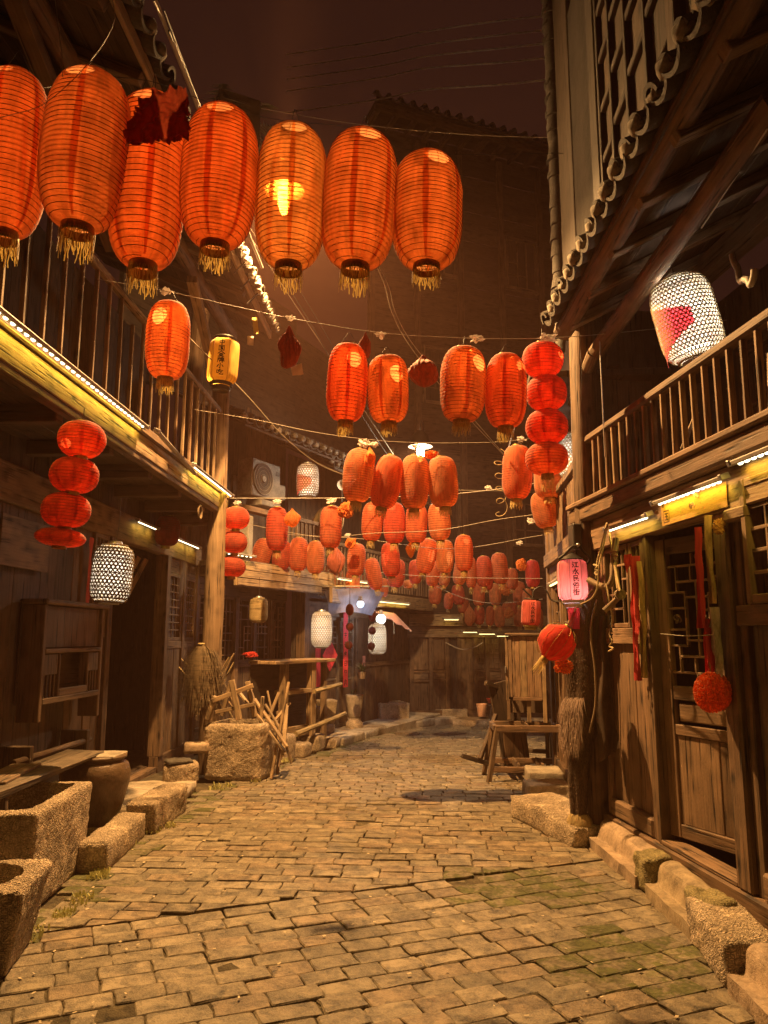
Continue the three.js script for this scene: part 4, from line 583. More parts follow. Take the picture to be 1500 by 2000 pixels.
// a bar of LEDs between two points, shining along dir
function ledBar(a, b, dir, label, power = 24, pitch = 0.062, on = true) {
  const L = a.distanceTo(b), t = thing('light_bar', label, 'light bar', a.clone().add(b).multiplyScalar(0.5), 0, on ? 'light bars along the beams' : undefined), x = b.clone().sub(a).normalize(), z = dir.clone().addScaledVector(x, -dir.dot(x)).normalize();
  t.quaternion.setFromRotationMatrix(new THREE.Matrix4().makeBasis(x, z.clone().negate(), x.clone().cross(z.clone().negate())));
  part(t, 'housing', boxTo(-L / 2 - 0.02, L / 2 + 0.02, 0.004, 0.03, -0.024, 0.024, { c: 0.005 }), M.white);
  for (const s of [-1, 1]) part(t, 'end_clip', boxTo(s * (L / 2 + 0.035) - 0.012, s * (L / 2 + 0.035) + 0.012, 0.002, 0.036, -0.028, 0.028, { c: 0.003 }), M.steel);
  if (!on) return t;
  if (pitch) { const n = Math.floor(L / pitch), g = new THREE.SphereGeometry(0.015, 8, 6); g.scale(1.25, 0.6, 0.8); for (let i = 0; i < n; i++) { const m = part(t, 'led', g, M.led); m.position.set(-L / 2 + (i + 0.5) * L / n, 0.0, 0); } }
  else part(t, 'tube', boxTo(-L / 2, L / 2, -0.012, 0.004, -0.016, 0.016, { c: 0.004 }), M.tube);
  areaLight(a, b, 0.03, dir, LED_YELLOW, power * LED_POWER); return t;
}
const down = (F, k) => F.n.clone().multiplyScalar(-k).add(V(0, -1, 0)).normalize();
{
  const bar2 = (F, x0, y0, x1, y1, n, label, pw, pitch, k = 0.35) => { const p = F.px(x0, y0, n), q = F.px(x1, y1, n), y = (p.y + q.y) / 2; return ledBar(F.world(p.x, y, n), F.world(q.x, y, n), down(F, k), label, pw, pitch); };
  ledBar(L.world(-7.2, 3.195, 0.085), L.world(-3.68, 3.195, 0.085), down(L, 0.4), 'longest lit light bar, along the left balcony beam above the red ball lanterns', 26, 0.075);
  ledBar(L.world(-2.2, 3.195, 0.085), L.world(-0.58, 3.195, 0.085), down(L, 0.4), 'lit light bar at the far end of the left balcony, by the corner post', 26, 0.07);
  ledBar(L.world(-3.45, 3.2, 0.12), L.world(-2.35, 3.09, 0.12), down(L, 0.4), 'unlit light bar hanging crooked from the left balcony beam', 0, 0, false);
  bar2(L, 270, 1018, 305, 1035, -0.66, 'short lit light bar over the left doorway, nearer one', 12, 0.06); bar2(L, 340, 1050, 388, 1072, -0.66, 'lit light bar over the carved panels, right of the dim red lantern', 12, 0.06);
  bar2(R, 1191, 1044, 1264, 1002, 0.085, 'lit light bar above the wooden yoke and its ropes', 16, 0.045); bar2(R, 1286, 993, 1409, 931, 0.085, 'lit light bar above the open lattice door', 26, 0.055); bar2(R, 1441, 912, 1600, 838, 0.085, 'lit light bar at the right edge above the window', 26, 0.055);
  bar2(R2, 1076, 1146, 1094, 1130, 0.1, 'short lit tube beside the pink script lantern', 14, 0);
  bar2(B1, 443, 1084, 494, 1086, 0.44, 'row of bright dots on the fascia behind the hanging red balls', 12, 0.09, 0.2);
  bar2(B2, 740, 1160, 798, 1194, 0.62, 'thin lit tube on the fascia right of the pale canopy', 14, 0, 0.2);
  bar2(B2, 660, 1120, 716, 1148, 0.62, 'thin lit tube on the fascia, half hidden behind the red lanterns', 10, 0, 0.2);
  bar2(B3, 868, 1210, 895, 1210, 0.3, 'small lit tube highest on the house at the street end', 8, 0, 0.2); bar2(B3, 905, 1232, 931, 1237, 0.22, 'lit tube over the doors at the street end, left of three', 10, 0, 0.2); bar2(B3, 936, 1236, 966, 1240, 0.22, 'lit tube over the doors at the street end, middle of three', 10, 0, 0.2); bar2(B3, 971, 1239, 996, 1245, 0.22, 'lit tube over the doors at the street end, next to the cabinet', 10, 0, 0.2);
}
// street lamps
function streetLamp(px, py, depth, power, color, label, glow, arm) {
  const p = at(px, py, depth), t = thing('street_lamp', label, 'street lamp', p);
  part(t, 'bulb', new THREE.SphereGeometry(0.075, 20, 14).scale(0.85, 2.8, 0.85).translate(0, -0.15, 0), glow);
  part(t, 'shade', lathe([[0.03, 0.17], [0.07, 0.165], [0.13, 0.09], [0.2, -0.086], [0.206, -0.1], [0.196, -0.1], [0.122, 0.085], [0.06, 0.15], [0.03, 0.155]], 28), M.iron);
  part(t, 'bracket', rope([V(0, 0.15, 0), V(0, 0.24, 0), arm.clone().multiplyScalar(0.4).add(V(0, 0.28, 0)), arm], 0.014, 24, 6), M.iron);
  pointLight(p, color, power, 1.3); return t;
}
streetLamp(556, 355, 7.6, LAMP_NEAR, LAMP_WARM, 'glaring street lamp shining through the front lantern, by the left eave', M.lampGlass, V(-0.62, -0.1, 0.2));
{ const far = M.lampGlass.clone(); far.emissive = lin(1, 0.8, 0.55); far.emissiveIntensity = 160; streetLamp(821, 861, 12.6, LAMP_FAR, lin(1, 0.66, 0.34), 'glaring lamp above the third row of lanterns', far, V(0.1, 0.5, -1.2)); }

// basket lanterns of woven bamboo
function basketProto(o) {
  const { R = 0.15, H = 0.42, N = 26, lit = true, cane = M.bamboo, seed = 1, patch } = o, g = new THREE.Group(); g.name = 'basket_lantern';
  const prof = (t) => R * (0.5 + 0.5 * Math.pow(Math.max(0, 1 - Math.pow(Math.abs(2 * t - 1), 5)), 0.5)), Y = (t) => (t - 0.5) * H, w = o.w ?? 0.0022, out = [];
  const strand = (th, dir, n, k) => { const pos = [], idx = []; for (let i = 0; i <= n; i++) { const t = i / n, a = th + dir * t * 2.1, r = prof(t) * (1 + 0.004 * k), sl = dir * 2.1 * r / H, l = Math.hypot(1, sl), da = (w / l) / r, dy = -w * sl / l; for (const s of [-1, 1]) pos.push(Math.cos(a + s * da) * r, Y(t) + s * dy, Math.sin(a + s * da) * r); } for (let i = 0; i < n; i++) idx.push(i * 2, i * 2 + 1, i * 2 + 2, i * 2 + 1, i * 2 + 3, i * 2 + 2); const q = new THREE.BufferGeometry(); q.setAttribute('position', new THREE.Float32BufferAttribute(pos, 3)); q.setAttribute('uv', new THREE.Float32BufferAttribute(pos.filter((_, i) => i % 3 < 2), 2)); q.setIndex(idx); q.computeVertexNormals(); out.push(q); };
  for (let k = 0; k < N; k++) { strand(k / N * 6.283, 1, 16, 1); strand(k / N * 6.283, -1, 16, -1); }
  const nh = Math.round(N * H * 0.5 / R / 2.6); for (let j = 1; j < nh; j++) { const t = j / nh, r = prof(t), q = new THREE.CylinderGeometry(r * 1.002, r * 1.002, w * 1.7, 40, 1, true); q.translate(0, Y(t), 0); out.push(q); }
  const caneM = cane.clone(); caneM.side = THREE.DoubleSide; part(g, 'woven_cane', mergeGeometries(out), caneM);
  const rim = (r, y, t) => new THREE.TorusGeometry(r, t, 6, 32).rotateX(Math.PI / 2).translate(0, y, 0);
  part(g, 'top_rim', rim(prof(0.995), H / 2, 0.006), cane); part(g, 'bottom_rim', rim(prof(0.005), -H / 2, 0.007), cane);
  part(g, 'cap_plate', new THREE.CylinderGeometry(R * 0.32, R * 0.36, 0.02, 20).translate(0, H / 2 + 0.02, 0), M.steel);
  if (patch) { const q = new THREE.CylinderGeometry(R * 0.93, R * 0.93, H * 0.74, 24, 6, true, patch[0], patch[1]), p = q.attributes.position; for (let i = 0; i < p.count; i++) { const y = p.getY(i), a = Math.atan2(p.getX(i), p.getZ(i)), k = clamp((a - patch[0]) / patch[1]); p.setY(i, y * (1 - 0.75 * k) - H * 0.13 + H * 0.08 * k); } q.computeVertexNormals(); part(g, 'red_cloth', q, sheer([0.95, 0.06, 0.1])); }
  part(g, 'hanging_wire', rope([V(0, H / 2 + 0.02, 0), V(0.01, H / 2 + 0.16, 0), V(0, H / 2 + 0.36, 0)], 0.003, 10, 5), M.darkWire);
  if (lit) { const ln = lathe([0.02, 0.06, 0.12, 0.25, 0.5, 0.75, 0.88, 0.94, 0.98].map((t) => [prof(t) * 0.955, Y(t)]), 36); part(g, 'paper_liner', ln, M.liner); part(g, 'paper_tube', new THREE.CylinderGeometry(R * 0.5, R * 0.5, H * 0.72, 24, 1, true), M.paperGlow); part(g, 'bottom_plate', new THREE.CylinderGeometry(R * 0.5, R * 0.5, 0.012, 24).translate(0, -H / 2 - 0.008, 0), M.white); }
  g.userData.R = R; g.userData.H = H; return g;
}
M.liner = phys([0.9, 0.84, 0.72], { transmission: 0.7, thickness: 0, roughness: 0.58, specularIntensity: 0.2 });
M.paperGlow = new THREE.MeshStandardMaterial({ color: lin(0.9, 0.88, 0.8), emissive: lin(1, 0.93, 0.82), emissiveIntensity: 2.2, side: THREE.DoubleSide });
const baskets = [
  [basketProto({ N: 30, w: 0.0052, cane: M.bambooDark = wood([0.2, 0.14, 0.08]) }), 219, 1065, 1176, 78, 5.75, 3, 'lit basket lantern by the left doorway under the balcony', 0.6],
  [basketProto({ N: 44, w: 0.0036, H: 0.48, R: 0.19, patch: [-2.7, 1.9], cane: M.bamboo }), 1341, 546, 702, 118, 4.75, -12, 'large lit basket lantern with a red patch behind the right balcony rail', 2.4],
  [basketProto({ N: 28, w: 0.0055, cane: M.bambooMid = wood([0.34, 0.25, 0.13]) }), 1121, 850, 935, 62, 7.4, 0, 'lit basket lantern on the slatted balcony behind the red ball chain', 1.2],
  [basketProto({ N: 26, w: 0.0058, cane: M.bambooDark, patch: [-2.0, 1.9] }), 601, 908, 971, 44, 11.3, 0, 'lit basket lantern with red cloth, high beside the cooling units', 0.8],
  [basketProto({ N: 26, H: 0.5, w: 0.0056, cane: M.bambooMid }), 628, 1195, 1264, 42, 12.0, 0, 'lit basket lantern left of the blue lit door', 1],
  [basketProto({ N: 26, H: 0.5, w: 0.0056, cane: M.bambooMid }), 737, 1219, 1277, 37, 13.6, 0, 'lit basket lantern right of the blue lit door, behind small dark balls', 1],
  [basketProto({ N: 36, w: 0.0048, lit: false }), 505, 1168, 1216, 36, 10.4, 0, 'unlit woven basket lantern above the railing counter', 0],
];
for (const [pr, x, t, b, w, d, lean, label, pw] of baskets) { const o = hang(pr, x, t, b, w, d, lean, label, 'basket lantern', 'woven bamboo basket lanterns', 0.6); if (pw) pointLight(o.position, BULB_WHITE, BULB_POWER * pw, 2); }
// bare white bulb by the blue door, cool
{ const p = at(744, 1209, 13.75), t = thing('bulb_lamp', 'bare white bulb just above the lit basket lantern by the blue door', 'bulb', p); part(t, 'bulb', new THREE.SphereGeometry(0.09, 18, 12), M.bulb); part(t, 'bulb_holder', new THREE.CylinderGeometry(0.03, 0.035, 0.08, 12).translate(0, 0.12, 0), M.white); pointLight(p, lin(0.7, 0.84, 1), 1.2, 3);
  const q = at(704, 1180, 12.6), u = thing('bulb_lamp', 'cool white lamp under the pale canopy over the blue door', 'bulb', q); part(u, 'bulb', new THREE.SphereGeometry(0.06, 18, 12), (() => { const m = M.bulb.clone(); m.emissive = lin(0.6, 0.8, 1); return m; })()); part(u, 'bulb_holder', new THREE.CylinderGeometry(0.03, 0.035, 0.08, 12).translate(0, 0.09, 0), M.white); pointLight(q, lin(0.5, 0.68, 1), 0.9, 3); }
// ---------------------------------------------------------------- stone troughs, kerbs and the things along the walls
const EV = new Evaluator(); EV.attributes = ['position', 'normal', 'uv'];
const flatGeo = (g) => (g.index ? g.toNonIndexed() : g);
function hollow(outer, inner) { const a = new Brush(flatGeo(outer)), b = new Brush(flatGeo(inner)); a.updateMatrixWorld(); b.updateMatrixWorld(); const r = EV.evaluate(a, b, SUBTRACTION); const g = r.geometry; g.clearGroups?.(); return g; }
const taper = (k, h) => (x, y, z) => { const s = mix(k, 1, clamp(y / h + 0.5)); return [x * s, y, z * s]; };
function placed(o, p, turn = 0) { o.position.copy(p); o.rotation.y = turn; return o; }
{
  const trough = (name, w, h, d, wall, floor, o, mat, label, p, turn) => placed(solo(name, hollow(rough(w, h, d, { seg: 56, round: 0.03, amp: 0.006, freq: 34, ...o }), rough(w - 2 * wall, h, d - 2 * wall, { seg: 14, round: 0.06, amp: 0.006, ...o, shape: o.shape && ((x, y, z) => o.shape(x, y, z)) }).translate(0, floor, 0)).translate(0, h / 2, 0), mat, label, 'stone trough'), p, turn);
  trough('stone_trough', 0.72, 0.56, 1.0, 0.075, 0.12, { seed: 3, shape: taper(0.93, 0.56) }, M.stone[0], 'large rough stone trough at the left edge with mossy inside', V(-2.47, -0.02, -4.86), 0.09);
  // front one, with a round bowl
  { const o = rough(0.56, 0.4, 0.56, { seg: 40, round: 0.04, amp: 0.008, freq: 30, seed: 8, shape: taper(0.72, 0.4) }), b = new THREE.SphereGeometry(0.2, 28, 18); b.scale(1, 1.1, 1); b.translate(0, 0.2, 0); placed(solo('stone_mortar', hollow(o, metreUV(flatGeo(b), 'x', 1.6)).translate(0, 0.2, 0), M.stone[1], 'smaller stone mortar with a round bowl in the lower left corner', 'stone mortar'), V(-2.06, -0.02, -3.82), 0.2); }
  trough('stone_trough', 0.68, 0.6, 0.62, 0.07, 0.14, { seed: 12, shape: taper(0.94, 0.6), round: 0.06, seg: 46 }, M.stone[0], 'square chiselled stone trough heaped with broken firewood', V(-1.86, -0.02, -8.75), -0.2);
  { const p = onGround(760, 1420); trough('stone_trough', 0.62, 0.46, 0.6, 0.07, 0.1, { seed: 15, shape: taper(0.92, 0.46) }, M.stone[1], 'plain stone trough standing on the step right of the vase planter', p.add(V(0.02, 0, -0.2)), 0.35); }
  { const p = onGround(880, 1408); trough('stone_trough', 0.72, 0.24, 0.5, 0.07, 0.1, { seed: 16 }, M.stone[1], 'low stone trough at the end of the street left of the bucket', p.add(V(0, 0, -0.3)), 0.1); }
  // kerb stones on the left
  const kerb = (w, h, d, seed, p, turn, label, mat = M.stone[seed % 3], name = 'kerb_stone', cat = 'kerb stone', o = {}) => placed(solo(name, rough(w, h, d, { seg: 24, round: 0.018, amp: 0.009, freq: 21, seed, ...o }).translate(0, h / 2, 0), mat, label, cat), p, turn);
  kerb(0.2, 0.2, 0.92, 21, V(-2.1, -0.02, -5.66), 0.05, 'long low kerb stone between the large trough and the bench leg', M.stone[2]); kerb(0.24, 0.25, 0.8, 22, V(-2.09, -0.02, -6.6), -0.03, 'higher kerb stone in front of the sloping doorstep slab', M.stone[0]);
  kerb(0.95, 0.1, 1.25, 23, V(-2.56, 0.0, -7.25), 0.06, 'flat worn stone slab at the left doorway', M.smoothStone[0], 'door_slab', 'stone slab', { amp: 0.014, freq: 5 });
  kerb(0.5, 0.07, 0.5, 24, V(-2.4, 0.0, -6.3), 0.2, 'mossy flat stone under the bench leg and jar', M.mossStone, 'flat_stone', 'stone slab');
  kerb(0.34, 0.2, 0.3, 25, V(-2.32, 0.05, -8.0), 0.3, 'rough stone block beside the firewood trough', M.stone[1], 'stone_block', 'stone block', { round: 0.04 }); kerb(0.26, 0.03, 0.2, 26, V(-2.33, 0.26, -7.96), 0.5, 'thin dark slab lying on the rough block', M.tile[1], 'stone_slab', 'stone slab');
  { const b = hollow(rough(0.26, 0.11, 0.16, { seg: 8, round: 0.01, amp: 0.004, seed: 5 }), metreUV(flatGeo(new THREE.CylinderGeometry(0.045, 0.045, 0.3, 14)))); placed(solo('hollow_brick', b, M.clay[0], 'pale hollow brick behind the rough stone block', 'brick'), V(-2.3, 0.33, -8.5), 0.2); }
  const farK = [[543, 1494, 0.34, 0.36, 0.4, 'rounded kerb boulder right behind the firewood trough'], [577, 1480, 0.44, 0.2, 0.3, 'flat kerb stone with an overhanging lip below the bird box'], [612, 1468, 0.34, 0.24, 0.34, 'kerb stone in front of the blue door pedestal'], [643, 1462, 0.36, 0.16, 0.34, 'low stepped kerb stone at the start of the far step']];
  farK.forEach(([x, y, w, h, d, l], i) => kerb(w, h, d, 30 + i, onGround(x, y).add(V(-0.05, -0.02, -d / 2)), -0.4 + 0.1 * i, l, M.stone[i % 3], 'kerb_stone', 'kerb stone', { round: 0.05, seg: 10 }));
  { const pts = [[668, 1456], [710, 1444], [752, 1432], [800, 1422], [850, 1416], [900, 1412]]; for (let i = 0; i < 5; i++) { const a = onGround(...pts[i]), b = onGround(...pts[i + 1]), m = a.clone().lerp(b, 0.5), d = a.distanceTo(b); kerb(0.4, 0.15, d - 0.02, 40 + i, V(m.x - 0.16, m.y - 0.02, m.z), Math.atan2(b.x - a.x, b.z - a.z), ['kerb slab under the lit blue door', 'kerb slab under the vase planter', 'kerb slab in front of the plain trough', 'kerb slab by the dark boarded wall', 'last kerb slab towards the bucket'][i], M.smoothStone[i % 2], 'kerb_slab', 'kerb stone'); } }
  // right side
  kerb(0.42, 0.2, 1.0, 51, V(1.2, -0.01, -6.42), 0.34, 'thick worn kerb slab at the foot of the fur coat', M.stone[2], 'kerb_stone', 'kerb stone', { shape: (x, y, z) => [x, y - 0.05 * clamp(z * 2), z] }); kerb(0.4, 0.14, 0.36, 52, onGround(1072, 1566).add(V(0.02, 0, -0.2)), 0.05, 'pale square stone lying between the kerb slab and the squared block', M.smoothStone[0], 'stone_block', 'stone block'); kerb(0.36, 0.18, 0.44, 53, onGround(1064, 1541).add(V(0.03, -0.02, -0.22)), -0.06, 'squared stone block with dark front by the cabinet legs', M.smoothStone[1], 'stone_block', 'stone block', { amp: 0.004 });
  // lengths of old stone gutter with a rounded ridge and a hole in the end
  const gutter = (len, seed) => { const sh = new THREE.Shape(); sh.moveTo(-0.13, 0); sh.lineTo(-0.13, 0.085); sh.lineTo(-0.075, 0.085); sh.bezierCurveTo(-0.05, 0.09, -0.055, 0.17, -0.03, 0.195); sh.bezierCurveTo(-0.005, 0.22, 0.05, 0.22, 0.075, 0.195); sh.lineTo(0.11, 0.16); sh.lineTo(0.11, 0); const hole = new THREE.Path(); hole.absellipse(0.02, 0.145, 0.028, 0.042, 0, 6.283, true); sh.holes.push(hole); const g = new THREE.ExtrudeGeometry(sh, { depth: len, steps: 14, bevelEnabled: true, bevelSize: 0.006, bevelThickness: 0.008, bevelSegments: 2, curveSegments: 8 }); g.translate(0, 0, -len / 2); const p = g.attributes.position; for (let i = 0; i < p.count; i++) { const x = p.getX(i), y = p.getY(i), z = p.getZ(i); p.setXYZ(i, x + 0.009 * n3(x * 9, y * 9, z * 9, seed), y + 0.01 * n3(x * 8, y * 8, z * 7, seed + 2), z + 0.012 * n3(x * 11, y * 11, 0, seed + 4)); } const q = metreUV(g.deleteAttribute('normal') && flatGeo(g), 'z', 1.6); const mm = mergeVertices(q, 1e-5); mm.computeVertexNormals(); q.computeVertexNormals(); return q; };
  const gut = (a, b, seed, mat, label) => { const A = onGround(...a), B = onGround(...b), m = A.clone().lerp(B, 0.5); placed(solo('stone_gutter', gutter(A.distanceTo(B) - 0.02, seed), mat, label, 'stone gutter'), V(m.x + 0.13, -0.015, m.z), Math.atan2(B.x - A.x, B.z - A.z)); };
  gut([1151, 1655], [1243, 1736], 1, M.clay[0], 'far length of stone gutter with a round hole, just past the corner post'); gut([1262, 1752], [1352, 1840], 2, M.clay[1], 'middle length of stone gutter, yellowish, below the open door'); gut([1424, 1938], [1560, 2080], 3, M.clay[0], 'nearest length of stone gutter in the lower right corner');
  const rs = (x, y, w, h, d, s, turn, l, m) => kerb(w, h, d, s, onGround(x, y).add(V(w * 0.6, -0.01, 0)), turn, l, m, 'broken_stone', 'stone', { round: 0.05, amp: 0.02, freq: 9, seg: 12 });
  rs(1240, 1738, 0.2, 0.22, 0.2, 61, 0.2, 'mossy broken stone between the far and middle gutter', M.mossStone); rs(1352, 1830, 0.18, 0.22, 0.3, 62, 0.1, 'broken yellow stone behind the nearer kerb block', M.mossStone);
  { const a = onGround(1338, 1830), b = onGround(1412, 1930), m = a.clone().lerp(b, 0.5); kerb(0.26, 0.21, a.distanceTo(b) + 0.04, 63, V(m.x + 0.14, -0.015, m.z), Math.atan2(b.x - a.x, b.z - a.z), 'thick rough kerb block between the middle and nearest gutter', M.stone[2], 'kerb_stone', 'kerb stone', { round: 0.03 }); }
  placed(solo('loose_brick', rough(0.08, 0.06, 0.24, { seg: 8, round: 0.008, amp: 0.003, seed: 7 }).translate(0, 0.03, 0), M.clay[0], 'loose brick lying against the house sill at the right edge', 'brick'), V(1.75, 0.1, -3.95), 0.14);
}
// ---- left: jar, bench, cupboard
{
  const t = thing('water_jar', 'big brown glazed jar with a stone lid under the bench', 'jar', V(-2.48, 0.05, -6.25)); const R = 0.255;
  const gl = std([0.16, 0.105, 0.06], { map: T_STAIN, roughness: 0.4, bumpMap: T_BRICK, bumpScale: 0.003 });
  part(t, 'jar_body', lathe([[0.01, 0], [0.15, 0], [0.165, 0.02], [0.21, 0.16], [0.25, 0.32], [R, 0.4], [0.235, 0.465], [0.2, 0.49], [0.2, 0.5], [0.22, 0.51], [0.222, 0.53], [0.195, 0.535], [0.185, 0.5], [0.21, 0.42], [0.15, 0.1], [0.01, 0.06]], 44), gl); part(t, 'jar_lid', rough(0.36, 0.02, 0.3, { seg: 14, round: 0.01, amp: 0.006, seed: 4, freq: 8 }).translate(0, 0.53, 0), M.smoothStone[1]);
  const b = thing('bench', 'narrow wooden bench standing behind the large trough', 'bench', V(-2.56, 0.03, -5.3), 0.04), W = M.wood;
  part(b, 'seat', boxTo(-0.15, 0.15, 0.54, 0.585, -0.98, 0.8, { c: 0.01, along: 'z', wob: 0.01 }), W[3]); part(b, 'loose_board', moved(box(0.2, 0.02, 0.7, { along: 'z' }), -0.05, 0.6, 0.2, 0.12), W[2]);
  for (const z of [-0.85, 0.6]) for (const x of [-0.1, 0.11]) part(b, 'leg', bar(V(x * 1.25, 0, z * 1.03), V(x, 0.54, z), 0.045, 0.05), W[2]);
  for (const z of [-0.86, 0.61]) part(b, 'stretcher', bar(V(-0.12, 0.3, z), V(0.12, 0.3, z), 0.03, 0.04), W[0]);
  // cupboard on the wall
  const c = thing('wall_cupboard', 'dark wall cupboard with open shelf and small barred corners, left of the doorway', 'cupboard', L.world(-3.85, -0.231, -0.74), L.turn), w = 1.0, D = M.dark, q0 = c.scale.setScalar(1.154), q = (n, m, x0, x1, y0, y1, z0, z1, o) => part(c, n, boxTo(x0, x1, y0, y1, z0, z1, o), m);
  q('back_board', D[0], 0, w, 1.06, 1.72, 0, 0.015); q('side_board', M.wood[1], 0, 0.04, 0.95, 1.72, 0.016, 0.17); q('side_board', M.wood[1], w - 0.04, w, 0.9, 1.72, 0.016, 0.17); q('top_board', M.wood[1], -0.03, w + 0.03, 1.72, 1.755, 0, 0.2, { c: 0.012 }); q('shelf', M.wood[0], 0.04, w - 0.04, 1.395, 1.425, 0.016, 0.175); q('shelf', M.wood[0], 0.04, w - 0.04, 1.06, 1.1, 0.016, 0.175);
  q('cupboard_door', D[2], 0.045, 0.36, 1.43, 1.715, 0.1, 0.15, { along: 'y' }); q('cupboard_door', M.wood[1], 0.365, w - 0.045, 1.43, 1.715, 0.1, 0.146, { along: 'y' });
  for (const [a, b2] of [[0.045, 0.26], [0.76, 0.955]]) { q('panel', D[2], a, b2, 1.25, 1.39, 0.1, 0.16, { along: 'y' }); for (let k = 0; k < 4; k++) q('small_bar', M.wood[1], a + 0.02 + k * (b2 - a - 0.04) / 3.2, a + 0.035 + k * (b2 - a - 0.04) / 3.2, 1.1, 1.25, 0.14, 0.155); q('post', M.wood[1], a === 0.045 ? 0.26 : 0.74, a === 0.045 ? 0.28 : 0.76, 1.1, 1.39, 0.1, 0.17); }
  q('lower_rail', M.wood[0], 0.28, 0.74, 1.1, 1.15, 0.14, 0.172);
  const rk = thing('towel_rail', 'dark wooden rail on brackets under the wall cupboard', 'rail', L.world(-3.7, -0.231, -0.73), L.turn); part(rk, 'rail', log(V(-0.5, 0.86, 0.2), V(0.8, 0.86, 0.2), 0.025, 0.025, 3), M.wood[1]); for (const x of [-0.3, 0.7]) part(rk, 'bracket', boxTo(x - 0.03, x + 0.03, 0.7, 0.95, 0.0, 0.23), M.dark[2]);
  solo('red_couplet', (() => { const g = new THREE.PlaneGeometry(0.075, 0.78, 4, 24), p = g.attributes.position; for (let i = 0; i < p.count; i++) { const x = p.getX(i), y = p.getY(i); p.setXYZ(i, x + (Math.abs(x) > 0.03 ? 0.012 * n3(y * 14, x * 9, 1) : 0), y, 0.012 * n3(x * 20, y * 7, 3)); } g.computeVertexNormals(); return g; })(), phys([0.6, 0.06, 0.03], { map: T_CLOTH }), 'torn red paper strip on the wall beside the lit basket lantern', 'paper strip').applyMatrix4(new THREE.Matrix4().makeTranslation(...L.world(-2.69, 2.03, -0.71).toArray()).multiply(new THREE.Matrix4().makeRotationY(L.turn)));
  { const h = solo('iron_hoop', new THREE.TorusGeometry(0.07, 0.012, 8, 28), M.wood[2], 'small hoop hanging under the left balcony beam near the corner post', 'hoop'); h.position.copy(L.world(-1.62, 2.83, 0.0)); h.rotation.y = L.turn; }
}
